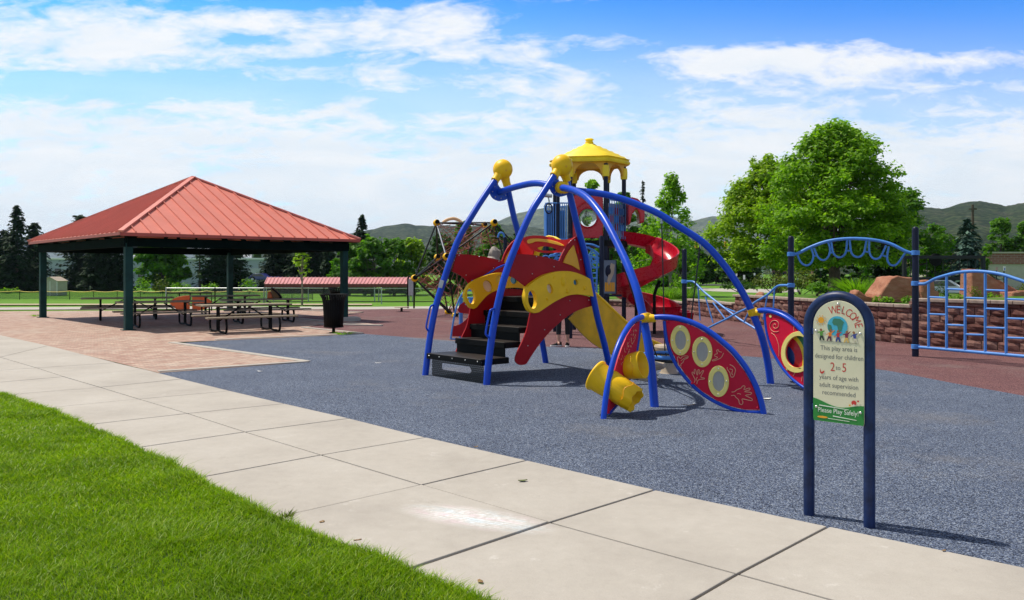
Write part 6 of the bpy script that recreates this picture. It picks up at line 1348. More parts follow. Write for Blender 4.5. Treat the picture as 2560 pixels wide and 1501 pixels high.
def conifer(nm, lab, base, H_, Rr, m, lv=34, nb=11, droop=.25, cb=.04, group=None, pw=.85, sparse=1.0, seed=1, size=1.0, bark='bark', tops=1):
    t_ = thing(nm, lab, 'tree', base, group); r = np.random.default_rng(seed); base = V(base); cs, ns, ls, us = [], [], [], []
    for L_ in range(lv):
        f = (L_ + r.uniform(-.3, .3)) / lv; f = min(max(f, 0), .995); z = H_ * (cb + (1 - cb) * f); Rl = Rr * (1 - f) ** pw * r.uniform(.78, 1.12) + .03 * Rr
        nbr = max(4, int(nb * (1 - f * .55) * sparse))
        for b in range(nbr):
            a = r.uniform(0, 6.283); L1_ = Rl * r.uniform(.7, 1.1); ns_ = max(3, int(L1_ / (.22 * size)))
            for k in range(ns_):
                g = (k + .6) / ns_; 
                for j in range(3 if sparse >= .8 else 2):
                    x = L1_ * g; sd = r.normal() * .16 * L1_ * (1.15 - g); zz_ = z - droop * L1_ * g ** 1.3 + .10 * L1_ * g ** 3 + r.normal() * .05 * size
                    cs.append((base.x + x * math.cos(a) - sd * math.sin(a), base.y + x * math.sin(a) + sd * math.cos(a), base.z + zz_))
                    ns.append((math.cos(a) * .35 + r.normal() * .35, math.sin(a) * .35 + r.normal() * .35, .9)); us.append((math.cos(a) + r.normal() * .4, math.sin(a) + r.normal() * .4, -.25)); ls.append(size * r.uniform(.13, .25) * (1 if g < .8 else .8))
    c = np.array(cs); ls = np.array(ls); v, q = quads(c, np.array(ns), ls, ls * .42, np.array(us)); npmesh('crown', v, q, m, t_)
    MB().tube([base - UP * .1, base + UP * H_ * .5, base + UP * H_ * .99], [H_ * .022, H_ * .014, H_ * .003], 8).build('trunk', M[bark], t_); return t_
def bush(nm, lab, base, w, h_, m, n=14, per=420, leaf=.05, cat='shrub', group=None, seed=1):
    t_ = thing(nm, lab, cat, base, group); r = random.Random(seed); base = V(base); bl = []
    for _ in range(n):
        a = r.uniform(0, 6.283); q = r.random() ** .6 * .75; zc_ = r.uniform(.3, .85); cr = r.uniform(.25, .42); bl.append(((base.x + w * q * math.cos(a), base.y + w * q * math.sin(a) * .8, base.z + h_ * zc_ * (1.05 - q * .5)), (cr * w, cr * w, cr * h_ * .9)))
    leafy('foliage', m, t_, bl, per, leaf); mb = MB()
    for c, _ in bl[:6]: mb.tube([base - UP * .05, V(c)], [.02 * w, .008 * w], 5)
    mb.build('stem', M['bark'], t_); return t_
def grassy(nm, lab, base, w, h_, m, n=420, cat='plant', group=None, wd=.012):
    t_ = thing(nm, lab, cat, base, group); base = np.array(base); a = RNG.random(n) * 6.283; q = np.sqrt(RNG.random(n)) * w * .55; p0 = np.column_stack([base[0] + q * np.cos(a), base[1] + q * np.sin(a), np.full(n, base[2])])
    l = h_ * (.55 + .5 * RNG.random(n)); out_ = np.column_stack([np.cos(a), np.sin(a)]) * (w * .75 * RNG.random(n) + .1 * w)[:, None] + RNG.normal(size=(n, 2)) * w * .15
    mid = p0 + np.column_stack([out_ * .4, l * .65]); tip = p0 + np.column_stack([out_, l]); sd = np.column_stack([-np.sin(a + 1), np.cos(a + 1), np.zeros(n)]) * wd
    v = np.stack([p0 - sd, p0 + sd, mid + sd, mid - sd, tip + sd * .2, tip - sd * .2], 1).reshape(-1, 3); b = np.arange(n)[:, None] * 6
    npmesh('foliage', v, np.concatenate([b + np.array([0, 1, 2, 3]), b + np.array([3, 2, 4, 5])]), m, t_); return t_
def ht(py, Y, z0): return EYE + (HZ - py) / F * Y - z0
def wpx(n_, Y): return n_ / F * Y
# ---- right-hand trees
def B(px, Y, z): return V(((px - CX) / F * Y, Y, z))
decid('maple_tree', 'largest tree, tall broad green maple behind the overhead climber', B(2085, 34, .72), ht(318, 34, .72), wpx(198, 34), LF['maple'], .18, [(0, .82), (.10, .98), (.28, 1.0), (.45, .95), (.62, .82), (.78, .64), (.90, .42), (1, .12)], 230, 800, .085, .18, tr=.24, seed=4)
decid('honey_locust_tree', 'yellow green airy tree standing left of the largest maple', B(1945, 42, .70), ht(408, 42, .70), wpx(185, 42), LF['lime'], .18, [(0, .75), (.12, 1.0), (.4, .98), (.65, .75), (.85, .45), (1, .12)], 240, 620, .10, .17, tr=.17, seed=9, lean=-.06)
decid('shade_tree', 'dark bushy tree behind the right flank of the largest maple', B(2262, 50, .2), ht(478, 50, .2), wpx(108, 50), LF['mid'], .05, [(0, .9), (.3, 1.0), (.6, .8), (.85, .45), (1, .1)], 90, 420, .13, .24, seed=12)
decid('shade_tree', 'rounded green tree right of the tall navy climber post', B(2340, 54, .2), ht(562, 54, .2), wpx(52, 54), LF['mid'], .05, None, 55, 420, .13, .28, seed=13)
conifer('cypress_tree', 'narrow almost black cypress beside the largest maple trunk', B(2236, 46, .2), ht(520, 46, .2), wpx(26, 46), LF['spruce'], 40, 14, .1, .0, pw=.4, seed=3)
conifer('cypress_tree', 'second almost black cypress nearer the community sign', B(2205, 46, .2), ht(560, 46, .2), wpx(40, 46), LF['spruce'], 34, 16, .1, .0, pw=.4, seed=5)
for i, (px, Y, py, hw, k, lab) in enumerate(((2160, 60, 600, 60, 'dark', 'dark low tree in shade behind the maple trunk'), (2050, 62, 600, 50, 'dark', 'dark low tree behind the one way sign'), (1850, 110, 632, 44, 'dark', 'far dark tree left of the yellow green tree'), (1790, 120, 640, 36, 'dark', 'far dark tree over the park lawn by the hanging traffic light'), (1735, 105, 628, 44, 'dark', 'far dark tree behind the spire shaped tree, right side'), (1700, 85, 612, 48, 'mid', 'mid green tree at the right foot of the spire shaped tree'), (1625, 80, 560, 58, 'mid', 'mid green tree behind the top of the red spiral slide'), (1560, 75, 474, 46, 'mid', 'tall mid green tree just right of the yellow tower roof'), (1480, 82, 448, 40, 'maple', 'pointed green tree seen between the tower roof posts'), (1530, 72, 560, 60, 'mid', 'mid green tree low behind the tower posts'), (1450, 90, 600, 50, 'dark', 'dark tree low behind the blue loop climber'), (1655, 95, 640, 60, 'dark', 'dark tree mass behind the bend of the red slide'))):
    decid('background_tree', lab, B(px, Y, -.03), ht(py - 3, Y, 0), wpx(hw * 1.25, Y), LF[k], .06, [(0, .85), (.25, 1.0), (.55, .8), (.8, .45), (1, .08)], 60, 300, .0028 * Y, .26, seed=30 + i, group='background trees of the park')
decid('poplar_tree', 'spire shaped pale green tree with upswept branches behind the red slide', B(1676, 58, -.03), ht(434, 58, 0), wpx(118, 58), LF['maple'], .06, [(0, .85), (.25, 1.0), (.5, .74), (.75, .44), (.9, .2), (1, .05)], 150, 300, .12, .12, bark='palebark', tr=.14, seed=17, flatten=1.35)
conifer('spruce_tree', 'thin dark conifer spike between the pointed trees behind the slide', B(1607, 88, -.03), ht(448, 88, 0), wpx(24, 88), LF['spruce'], 40, 8, .2, .1, pw=.6, seed=8, sparse=.7)
conifer('blue_spruce_tree', 'blue green spruce behind the community sign beside the utility pole', B(2420, 48, .0), ht(548, 48, 0), wpx(84, 48), LF['bluespruce'], 26, 12, .18, .05, pw=.75, seed=9, size=1.15)
decid('columnar_tree', 'slim bright green columnar tree right of the community sign', B(2466, 43, .0), ht(612, 43, 0), wpx(13, 43), LF['mid'], .06, [(0, .9), (.4, 1), (.75, .8), (1, .2)], 30, 500, .09, .6, seed=41)
for i, (px, Y, py, hw, lab) in enumerate(((2500, 100, 548, 46, 'olive green tree on the slope above the brick building, left one'), (2560, 100, 556, 44, 'olive green tree on the slope above the brick building, at the right edge'), (2385, 95, 592, 26, 'small dark tree between the maple and the blue spruce'))):
    decid('slope_tree', lab, B(px, Y, -.03), ht(py, Y, 0), wpx(hw, Y), LF['mid' if i < 2 else 'dark'], .08, None, 50, 260, .24, .28, seed=50 + i)
# ---- left-hand trees beyond the field
TYL = 118
def BL(px, Y): X = (px - CX) / F * Y; return V((X, Y, gz(X, Y)))
zl = -1.14
for i, (px, py, hw, lab) in enumerate(((42, 512, 54, 'tall dark spruce with a bare tip at the left edge'), (84, 556, 46, 'dark spruce between the left edge spruce and the left shelter post'), (8, 575, 46, 'dark spruce cut by the left edge of the view'), (200, 535, 58, 'broad dark spruce right of the beige shed'), (287, 550, 46, 'dark spruce just left of the front shelter post'), (572, 555, 50, 'dark spruce behind the back shelter post'), (716, 570, 58, 'dark spruce behind the bright green sapling'), (786, 580, 40, 'dark narrow spruce left of the right shelter post'), (822, 612, 22, 'small dark spruce beside the right shelter post'), (905, 536, 44, 'dark spruce rising above the right end of the shelter roof'), (243, 575, 40, 'dark spruce filling the gap between two broad spruces left of the front post'), (540, 585, 40, 'dark spruce just right of the open pine'), (688, 590, 44, 'dark spruce behind the left end of the dugout roof'), (752, 588, 42, 'dark spruce directly behind the sapling trunk'), (858, 590, 34, 'dark spruce hidden partly by the right shelter post'))):
    conifer('spruce_tree', lab, BL(px, TYL + (i * 7) % 11), ht(py, TYL + (i * 7) % 11, zl), wpx(hw * 1.3, TYL), LF['spruce'], 32, 13, .22, .0, group='dark spruces beyond the ball field', seed=60 + i, pw=(.8 if i in (0, 9) else .45), size=2.3)
decid('field_tree', 'dark green broad tree right of the front shelter post', BL(405, 116), ht(582, 116, zl), wpx(72, 116), LF['mid'], .06, [(0, .7), (.3, 1), (.6, .9), (.85, .6), (1, .15)], 60, 200, .32, .27, seed=71)
conifer('pine_tree', 'open branched pine with visible trunk left of the back shelter post', BL(499, 117), ht(592, 117, zl), wpx(40, 117), LF['pine'], 12, 7, .02, .25, pw=.45, sparse=.75, seed=72, size=2.1)
for i, (px, Y, py, hw, k, lab) in enumerate(((872, 100, 598, 40, 'mid', 'green broad tree just right of the right shelter post'), (930, 98, 604, 46, 'mid', 'mid green tree in the middle of the row behind the dugout'), (985, 100, 602, 40, 'mid', 'green tree in the row behind the dugout, left of the yellow green one'), (1035, 104, 606, 44, 'lime', 'yellow green tree in the row behind the climbing net'), (1105, 100, 590, 40, 'dark', 'dark tree behind the left part of the climbing net'), (1160, 105, 560, 44, 'mid', 'green tree behind the top of the climbing net'), (1235, 100, 568, 46, 'mid', 'green tree behind the grey climbing rock'), (1290, 104, 600, 42, 'dark', 'dark tree behind the red cat ear'), (1350, 100, 610, 46, 'mid', 'green tree low behind the forehead panel'))):
    b_ = BL(px, Y); decid('row_tree', lab, b_, ht(py - 4, Y, b_.z), wpx(hw * 1.28, Y), LF[k], .05, [(0, .85), (.3, 1.0), (.6, .85), (.85, .5), (1, .15)], 52, 220, .27, .27, seed=80 + i, group='row of trees behind the ball field')
b_ = BL(322, 170); decid('distant_tree', 'small round tree on the far side of the warehouse roof', b_, ht(622, 170, b_.z), wpx(18, 170), LF['olive'], .3, None, 24, 120, .4, .34, seed=91)
b_ = BL(643, 175); decid('distant_tree', 'small dark pointed tree above the white warehouse roof edge', b_, ht(633, 175, b_.z), wpx(17, 175), LF['dark'], .3, [(0, 1), (.5, .7), (1, .1)], 24, 120, .4, .34, seed=92)
for i, (px, py, hw, k, lab) in enumerate(((360, 692, 22, 'herb', 'bright green bush behind the field fence right of the front post'), (402, 690, 22, 'olive', 'grey olive bush beside the bright green bush'), (455, 700, 30, 'herb', 'low green bushes under the open pine'), (525, 706, 24, 'herb', 'bright low bush right of the open pine trunk'), (622, 694, 24, 'herb', 'light green bush left of the dugout roof'), (130, 704, 12, 'herb', 'small green bush behind the beige shed'), (20, 718, 30, 'herb', 'low green bushes at the foot of the left edge spruce'))):
    b_ = BL(px, 108); bush('field_bush', lab, b_, wpx(hw, 108), ht(py, 108, b_.z), LF[k], 16, 60, .16, group='bushes along the ball field', seed=100 + i)
b_ = GD(755, 763.5); sap = decid('sapling_tree', 'young bright yellow green sapling with thin trunk in front of the dugout', b_, ht(608, b_.y, b_.z), wpx(27, b_.y), LF['bright'], .44, [(0, .6), (.25, 1.0), (.6, .9), (.85, .6), (1, .2)], 34, 480, .075, .30, bark='palebark', tr=.045, seed=111, lean=-.02)
# ---- planting bed: boulders, shrubs, ornamental plants
t = NT('red_sandstone'); co = t.coord((1, 1, 2.2)); c = t.ramp(t.noise(co, 2.6, 7, .65), [(.25, (.24, .085, .045)), (.5, (.36, .15, .085)), (.75, (.46, .24, .15))]); t.base(c); t.set(rough=.9); t.bump(t.noise(co, 14, 6, .7), .7, .04); M['sandstone'] = t.m
def boulder(lab, px0, px1, py_top, py_bot, Y, seed, shape=None, nm='boulder', dep=.7):
    x0 = AT(px0, 700, Y).x; x1 = AT(px1, 700, Y).x; zt_ = AT(0, py_top, Y).z; zb_ = AT(0, py_bot, Y).z - .12
    if shape:
        r = random.Random(seed); o_ = [V((x0 + (x1 - x0) * a, Y, zb_ + (zt_ - zb_) * b)) for a, b in shape]; mb = MB(); mb.prism([o_], V((0, -1, 0)), dep); o = mb.build(nm, M['sandstone'], None, False, bevel=.025, seg=1)
        sd = o.modifiers.new('sub', 'SUBSURF'); sd.subdivision_type = 'SIMPLE'; sd.levels = sd.render_levels = 2
        tx = bpy.data.textures.new('rock_noise', 'CLOUDS'); tx.noise_scale = .5; dm = o.modifiers.new('rough', 'DISPLACE'); dm.texture = tx; dm.strength = .16; dm.mid_level = .5
    else:
        o = MB().add(*rockmesh((x0 + x1) / 2, Y, zb_, (x1 - x0) / 2 * 1.25, dep, (zt_ - zb_) * 1.0, seed, 3)).build(nm, M['sandstone'], None, True, ang=18)
    return tag(o, lab, 'boulder')
boulder('peaked red sandstone boulder behind the wall left of the tall navy post', 2178, 2288, 690, 742, 22.0, 2, [(0, 0), (.04, .28), (.28, .92), (.42, 1.0), (.62, .93), (.78, .95), (.97, .35), (1, 0)], dep=.9)
boulder('flat red sandstone slab lying left of the peaked boulder', 2132, 2182, 727, 748, 22.2, 3, [(0, .75), (.08, 1), (.5, .6), (1, .4), (1, 0), (.1, 0)], dep=.5)
boulder('large sloping red sandstone slab standing behind the ladder wall', 2415, 2548, 671, 745, 21.5, 4, [(0, 0), (.0, 1.0), (.06, .99), (.3, .82), (.55, .64), (.8, .43), (.97, .22), (1, 0)], dep=.55)
boulder('squared red sandstone ledge right behind the tall navy post', 2292, 2332, 703, 746, 21.6, 5, [(0, 0), (0, 1), (.7, .98), (.72, .55), (1, .52), (1, 0)], dep=.6)
boulder('low red sandstone ledge at the right edge below the sloping slab', 2512, 2600, 726, 748, 20.8, 6, [(0, 0), (.02, .9), (.5, 1), (1, .95), (1, 0)], dep=.6)
boulder('small brown rock on top of the wall near the crossed rails', 1888, 1912, 730, 743, 27.5, 7, None, dep=.25)
bz_ = .88
for i, (px, Y, w, h_, k, lab) in enumerate(((2000, 30, .95, 1.05, 'olive', 'large loose olive green shrub right of the middle navy post'), (1935, 33, 1.0, .95, 'olive', 'brownish green shrub below the yellow green tree'), (1850, 36, .9, .55, 'dark', 'low dark shrub at the left end of the raised bed'), (2042, 27, .7, .55, 'mid', 'small green shrub between olive shrub and maple trunk'), (2195, 20.6, .16, .20, 'maple', 'small round green shrub before the peaked boulder, left one'), (2222, 20.6, .17, .19, 'maple', 'small round green shrub before the peaked boulder, right one'), (2268, 20.6, .20, .22, 'herb', 'light green clump touching the tall navy post'), (2350, 21.5, .34, .55, 'dark', 'dark green shrub with white blossom behind the ladder wall'), (2438, 20.6, .27, .50, 'rust', 'rusty green shrub in front of the sloping slab'), (2390, 20.4, .30, .28, 'herb', 'low light green shrub between ladder uprights'), (2482, 20.3, .26, .33, 'herb', 'light green shrub below the sloping slab'), (2552, 22.5, .35, .5, 'olive', 'olive green shrub behind the right end of the sloping slab'))):
    bush('shrub', lab, B(px, Y, bz_ if Y < 28 else .8), w, h_, LF[k], 16, 700 if Y < 25 else 520, .035 if Y < 25 else .055, seed=120 + i, group='shrubs in the raised planting bed')
grassy('ornamental_grass', 'fountain shaped ornamental grass clump left of the peaked boulder', B(2150, 25, .86), .75, .62, LF['herb'], 520)
for i, (px, Y, h_) in enumerate(((1600, 42, .75), (1625, 41.5, .7), (1650, 42.5, .8), (1672, 41.5, .72), (1695, 43, .6), (1715, 42, .8), (1580, 43, .6))):
    grassy('meadow_plant', 'tuft of tall light green meadow plants behind the low wall end', B(px, Y, .12), .8, h_, LF['herb'], 300, 'plant', 'tall meadow plants behind the low wall', .02)
# ---- weeds and litter on the paving
def scrap(nm, lab, cat, px, py, l, w, m, rot, curl=.3, z=.018, grp=None):
    p = G(px, py); n = 5; vs = []
    for i in range(n):
        for j, s_ in enumerate((-1, 0, 1)):
            f = i / (n - 1); ww = w * math.sin(math.pi * min(max(f, .06), .94)) ** .8; x = (f - .5) * l; y = s_ * ww / 2; vs.append((p.x + x * math.cos(rot) - y * math.sin(rot), p.y + x * math.sin(rot) + y * math.cos(rot), z + curl * l * (f - .5) ** 2 + abs(s_) * w * curl * .4))
    o = MB().add(vs, [(i * 3 + j, i * 3 + j + 1, (i + 1) * 3 + j + 1, (i + 1) * 3 + j) for i in range(n - 1) for j in range(2)]).build(nm, m); o.modifiers.new('sheet', 'SOLIDIFY').thickness = .0012; tag(o, lab, cat, grp); return o
M['deadleaf'] = paint('dry_leaf', (.20, .12, .045), .8, .3, 30); M['drygreen'] = paint('wilted_leaf', (.10, .12, .03), .8, .3, 30)
for i, (px, py, l, w, mm, rot, lab) in enumerate(((1307, 1209, .075, .045, 'drygreen', .3, 'curled greenish leaf on the slab above the chalk drawing'), (805, 1313, .045, .035, 'deadleaf', 1.2, 'small brown leaf on the slab left of the chalk drawing'), (894, 1359, .05, .025, 'deadleaf', .5, 'narrow pale brown leaf near the grass edge'), (1201, 1464, .05, .03, 'deadleaf', 2.0, 'brown leaf on the sidewalk at the bottom edge'), (1722, 1018, .14, .05, 'deadleaf', .1, 'large dry tan leaf on the blue surface between the leaf panels'), (1190, 1123, .06, .03, 'deadleaf', .9, 'small leaf on the blue surface edge above the sidewalk'), (470, 1178, .06, .02, 'deadleaf', .5, 'reddish leaf at the grass edge on the left'), (2360, 1385, .03, .02, 'deadleaf', .4, 'tiny brown leaf where sidewalk meets blue surface on the right'))):
    scrap('fallen_leaf', lab, 'leaf', px, py, l, w, M[mm], rot, grp='dry leaves on the paving')
for px, py, l, w, rot, lab in ((1917, 999, .13, .07, .2, 'white paper scrap right of the red leaf panel foot'), (1737, 1011, .05, .04, .4, 'tiny white scrap beside the large dry leaf'), (945, 909, .11, .05, .0, 'white paper scrap on the blue surface before the black steps'), (650, 930, .12, .05, -.5, 'white paper scrap near the patio corner'), (1188, 1126, .04, .03, 0, 'white speck of paper by the sidewalk edge')):
    scrap('paper_scrap', lab, 'paper scrap', px, py, l, w, M['white'], rot, .2, .006)
for i, (px, py, w, h_, lab) in enumerate(((708, 1299, .10, .05, 'weed tuft growing in the sidewalk joint at the grass edge'), (860, 836, .30, .07, 'weed tuft at the foot of the nearer trash can'), (92, 791, .3, .08, 'weed tuft at the base of the left shelter post'))):
    grassy('weed', lab, G(px, py, .01), w, h_, LF['herb' if i else 'olive'], 70, 'weed', 'weeds in the paving', .004 if i == 0 else .008)
# ================================================================== SIGNS, STREET FURNITURE AND BUILDINGS ON THE RIGHT
CY_ = 27.5; cs0, cs1 = AT(2257, 640, CY_), AT(2461, 640, CY_); zt_ = AT(0, 640, CY_).z; zb_ = AT(0, 697, CY_).z
com = thing('community_sign', 'dark open framed community park sign seen from behind, letters reversed', 'sign', ((cs0.x + cs1.x) / 2, CY_, .5))
for z, h_ in ((zt_ - .05, .11), (zb_, .10)): MB().box(((cs0.x + cs1.x) / 2, CY_, z), (cs1.x - cs0.x, .12, h_)).build('frame_rail', M['darkmetal'], com, bevel=.01)
for x in (cs0.x + .05, cs1.x - .05): MB().box((x, CY_, (zt_ + .2) / 2), (.11, .13, zt_ - .2)).build('frame_post', M['darkmetal'], com, bevel=.01)
for k in range(9): f = (k + 1) / 10; MB().box((cs0.x + (cs1.x - cs0.x) * f, CY_ + .03, (zt_ + zb_) / 2), (.02, .02, zt_ - zb_)).build('stay_bar', M['darkmetal'], com)
em = AT(2339, 650, CY_); MB().lathe([(.205, -.04), (.21, 0), (.205, .04)], 26, Matrix.Translation((em.x, CY_, em.z)) @ Matrix.Rotation(R(90), 4, 'X')).build('round_emblem', M['black'], com)
for body, px, py, sz in (('TE', 2372, 668, .17), ('COMMUNITY P', 2368, 685, .16)):
    q = AT(px, py, CY_); vs, fs = text_geo(body, sz); mb = MB(); mb.add([V((q.x - v.x, CY_, q.z + v.y)) for v in vs], fs); o = mb.build('cut_letters', M['black'], com, False); o.modifiers.new('sheet', 'SOLIDIFY').thickness = .02
bx0, bx1, by = AT(2338, 640, 78).x, AT(2760, 640, 78).x, 78; z1 = AT(0, 633.5, by).z; z2 = AT(0, 661, by).z
bb_ = thing('brick_building', 'low building with red brick upper wall and beige lower wall at the right', 'building', ((bx0 + bx1) / 2, by, 0))
t = NT('red_brick'); b = t.new('ShaderNodeTexBrick'); t.link(t.coord(rot=(R(90), 0, 0)), b.inputs['Vector']); b.inputs['Scale'].default_value = 1; b.inputs['Brick Width'].default_value = .6; b.inputs['Row Height'].default_value = .2; b.inputs['Mortar Size'].default_value = .02
b.inputs['Color1'].default_value = (.20, .07, .055, 1); b.inputs['Color2'].default_value = (.26, .10, .08, 1); b.inputs['Mortar'].default_value = (.30, .24, .21, 1); t.base(b.outputs['Color']); t.set(rough=.9)
MB().box(((bx0 + bx1) / 2, by + 8, (z1 + z2) / 2), (bx1 - bx0, 16.3, z1 - z2)).build('upper_wall', t.m, bb_, False); MB().box(((bx0 + bx1) / 2, by + 8, z2 / 2), (bx1 - bx0, 16, z2)).build('lower_wall', M['beige'], bb_, False)
MB().box(((bx0 + bx1) / 2, by + 8, z1 + .06), (bx1 - bx0 + .2, 16.6, .12)).build('coping', M['beige'], bb_, False)
pq = AT(2432, 640, 55); zt_ = AT(0, 512, 55).z; up_ = thing('utility_pole', 'tall thin dark utility pole rising behind the blue spruce', 'pole', (pq.x, 55, 0)); MB().lathe([(.10, -.05), (.08, zt_)], 10, Matrix.Translation((pq.x, 55, 0))).build('pole', M['bark'], up_); MB().box((pq.x, 55, zt_ - .3), (.5, .08, .08)).build('cross_arm', M['bark'], up_)
car = truck('parked_car', 'white car parked behind the community sign beyond the sandstone boulders', 2352, 699, 742, 34, 3.6, M['white'], 'car')
M['signface'] = paint('sign_white', (.72, .74, .73), .5, .05, 5); M['signblack'] = paint('sign_black', (.012, .012, .013), .5, .1, 5)
def post_sign(lab, px, py0, py1, wpx_, Y, m, grp=None, mark=None, z0=0.0, nm='street_sign'):
    q = AT(px, py1, Y); w_ = wpx_ / F * Y; zt_ = AT(0, py0, Y).z; t_ = thing(nm, lab, 'sign', (q.x, Y, z0), grp)
    MB().tube([(q.x, Y, z0 - .05), (q.x, Y, zt_ - .02)], .03, 6).build('post', M['darkmetal'], t_); fc = MB().box((q.x, Y - .05, (zt_ + q.z) / 2), (w_, .02, zt_ - q.z)).build('sign_face', m, t_, False)
    if mark:
        loops, mm = mark; MB().prism([[V((q.x + a * w_ / 2, Y - .064, (zt_ + q.z) / 2 + b * (zt_ - q.z) / 2)) for a, b in loops]], V((0, -1, 0)), .004).build('symbol', mm, fc, False)
    return t_
arrow = [(-.8, 0), (-.4, .6), (-.4, .28), (.82, .28), (.82, -.28), (-.4, -.28), (-.4, -.6)]
ow = post_sign('black one way sign with white arrow pointing left beside the maple trunk', 2030.5, 669.5, 675.5, 18, 58, M['signblack'], None, (arrow, M['signface']))
q = AT(2031, 672.5, 58); vs, fs = text_geo('ONE WAY', .075); MB().add([V((q.x + .03 + v.x, 57.93, q.z - .028 + v.y)) for v in vs], fs).build('lettering', M['signblack'], ow, False)
q = AT(2030, 682, 58); MB().box((q.x, 57.95, q.z), (.14, .02, .30)).build('red_plate', paint('red_white_plate', (.55, .25, .2), .5, .2, 30), ow, False)
sp_ = post_sign('white rectangular street sign right of the one way sign', 2051.5, 666, 676.5, 7, 56, M['signface'], None, ([(-.5, -.6), (.5, -.6), (.5, .2), (-.5, .2)], M['galv']))
post_sign('small white parking sign with blue symbol before the brick building', 2510, 666, 677, 6, 46, M['signface'], None, ([(-.5, -.7), (.5, -.7), (.5, .1), (-.5, .1)], paint('parking_blue', (.02, .09, .45), .5, .05, 5)))
post_sign('faded pink sign left of the blue symbol parking sign', 2491, 668, 677, 5, 46, paint('faded_pink_sign', (.45, .28, .26), .5, .1, 5))
for i, (px, py0, py1, w_, lab) in enumerate(((1732, 691, 699, 6.5, 'white lawn sign nearest the navy post on the park lawn'), (1745, 693, 698, 3, 'small white lawn sign right of the larger one'), (1841, 684, 691, 4, 'white lawn sign left of the far white banner'), (1860, 688, 699, 5, 'taller white lawn sign under the yellow green tree'), (1886, 683, 689, 4, 'white sign close to the yellow green tree trunk'), (1706, 695, 702, 2.5, 'tiny white sign left of the navy post'))):
    post_sign(lab, px, py0, py1, w_, 84, M['signface'], 'white signs on the far park lawn', None, -.03, 'lawn_sign')
sy_ = 96; s0, s1 = AT(1930, 690, sy_), AT(1972, 690, sy_); zt_ = AT(0, 674, sy_).z; sg = thing('street_banner_sign', 'dark sign board with maroon upper band reading SHAFFER beyond the shrubs', 'sign', ((s0.x + s1.x) / 2, sy_, 0))
zm_ = AT(0, 681.5, sy_).z; zl_ = AT(0, 689, sy_).z
MB().box(((s0.x + s1.x) / 2, sy_, (zt_ + zm_) / 2), (s1.x - s0.x, .3, zt_ - zm_)).build('maroon_band', paint('maroon_sign', (.13, .02, .07), .5, .1, 5), sg, False); MB().box(((s0.x + s1.x) / 2, sy_, (zm_ + zl_) / 2), (s1.x - s0.x - .01, .29, zm_ - zl_ - .005)).build('dark_board', M['navy'], sg, False)
for x in (s0.x + .15, s1.x - .15): MB().box((x, sy_ + .05, zl_ / 2), (.15, .15, zl_)).build('post', M['darkmetal'], sg)
vs, fs = text_geo('SHAFFER', .34, 'LEFT'); qx = AT(1943, 679, sy_); MB().add([V((qx.x + v.x, sy_ - .17, zm_ + .06 + v.y)) for v in vs], fs).build('lettering', paint('pale_pink_letter', (.6, .42, .5), .5, .05, 5), sg, False)
MB().lathe([(.16, 0), (.16, .02)], 16, Matrix.Translation((AT(1936, 677, sy_).x, sy_ - .17, (zt_ + zm_) / 2)) @ Matrix.Rotation(R(90), 4, 'X')).build('round_logo', paint('mauve_logo', (.35, .12, .25), .5, .05, 5), sg, False)
post_sign('narrow white sign left of the maroon board', 1927, 672, 681, 3, 94, M['signface'], None, None, -.03)
bn = AT(1855, 690, 140); whs = thing('white_building', 'low white building glimpsed far behind the park lawn', 'building', (bn.x, 140, 0)); x1_ = AT(1908, 690, 140).x; zt_ = AT(0, 677.5, 140).z
MB().box(((bn.x + x1_) / 2, 143, zt_ / 2), (x1_ - bn.x, 6, zt_)).build('wall', M['white'], whs, False); MB().box(((bn.x + x1_) / 2, 143, zt_ + .1), (x1_ - bn.x + .4, 6.4, .2)).build('roof', M['galv'], whs, False); MB().box((x1_ - 1.0, 139.97, .6), (.9, .06, 1.2)).build('door', M['darkmetal'], whs, False)
# traffic lights on a span wire over the far crossing
M['tlyellow'] = paint('traffic_yellow', (.75, .36, .02), .4, .1, 4)
t = NT('green_lamp'); t.base((.05, .6, .4)); t.p.inputs['Emission Color'].default_value = (.1, .9, .6, 1); t.p.inputs['Emission Strength'].default_value = 2.5; M['lampgreen'] = t.m
def tlight(lab, px, py, Y, h_, green=False):
    q = AT(px, py, Y); t_ = thing('traffic_light', lab, 'traffic light', (q.x, Y, q.z), 'yellow traffic lights')
    MB().box((q.x, Y, q.z), (h_ * .42, .25, h_)).build('housing', M['tlyellow'], t_, bevel=.04)
    for k in (-1, 0, 1): MB().lathe([(h_ * .12, 0), (h_ * .13, .12), (h_ * .10, .02)], 12, Matrix.Translation((q.x, Y - .13, q.z + k * h_ * .31)) @ Matrix.Rotation(R(90), 4, 'X')).build('lamp_visor', M['tlyellow' if k else 'black'], t_)
    MB().tube([(q.x, Y, q.z + h_ / 2), (q.x, Y, q.z + h_ / 2 + .5)], .03, 6).build('hanger', M['black'], t_); return t_
tlight('yellow traffic light hanging above the park lawn left of the yellow green tree', 1815, 614, 100, .95); tlight('yellow traffic light hanging near the top of the left navy post', 1741, 612, 100, .85)
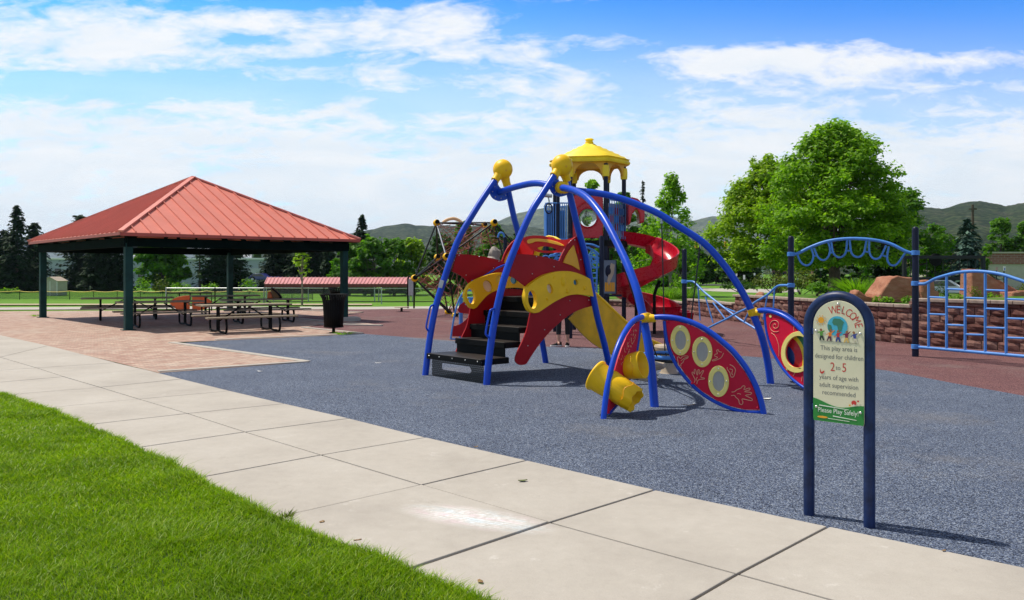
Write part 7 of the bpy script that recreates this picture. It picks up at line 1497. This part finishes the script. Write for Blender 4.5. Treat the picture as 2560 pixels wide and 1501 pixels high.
wz = AT(0, 606, 100).z; ws = thing('span_wire', 'thin span wire on two poles carrying the hanging traffic lights', 'wire', (AT(1660, 700, 100).x, 100, 0)); xa, xb = AT(1660, 600, 100).x, AT(2140, 600, 100).x
MB().tube(spline([(xa, 100, wz + .4), (AT(1741, 0, 100).x, 100, wz + .12), (AT(1815, 0, 100).x, 100, wz), (AT(1960, 0, 100).x, 100, wz + .15), (xb, 100, wz + .6)], 4), .018, 5).build('wire', M['black'], ws)
for x in (xa, xb): MB().tube([(x, 100, -.1), (x, 100, wz + .9)], .09, 8).build('pole', M['darkmetal'], ws)
tp = thing('signal_pole', 'traffic signal pole with yellow heads and a lit green lamp behind the middle navy post', 'traffic light', (AT(1994, 700, 70).x, 70, 0)); x_ = AT(1994, 700, 70).x
MB().tube([(x_, 70, -.05), (x_, 70, AT(0, 655, 70).z)], .05, 8).build('pole', M['galv'], tp)
for px, py, w_, h_ in ((1986, 660, .30, .26), (1999, 671.5, .27, .42)): q = AT(px, py, 70); MB().box((q.x, 69.9, q.z), (w_, .25, h_)).build('signal_head', M['tlyellow'], tp, bevel=.04); 
q = AT(2004.5, 661, 70); MB().box((q.x + .02, 69.95, q.z - .1), (.2, .15, .55)).build('signal_head', M['black'], tp, bevel=.03); MB().ball((q.x, 69.85, q.z), (.07, .03, .07), 12, 8).build('green_lamp', M['lampgreen'], tp)
# ---- the air: pale haze between here and the mountains
hz = MB().box((0, 3900, 171), (13000, 8600, 352)).build('haze', bpy.data.materials.new('haze_air'), None, False); hz['kind'] = 'stuff'
hm = hz.data.materials[0]; hm.use_nodes = True; hn = hm.node_tree.nodes
for n_ in list(hn): hn.remove(n_)
ho = hn.new('ShaderNodeOutputMaterial'); hv = hn.new('ShaderNodeVolumePrincipled'); hm.node_tree.links.new(hv.outputs[0], ho.inputs['Volume'])
hv.inputs['Color'].default_value = (.62, .76, 1.0, 1); hv.inputs['Density'].default_value = 6.5e-5; hv.inputs['Anisotropy'].default_value = .2
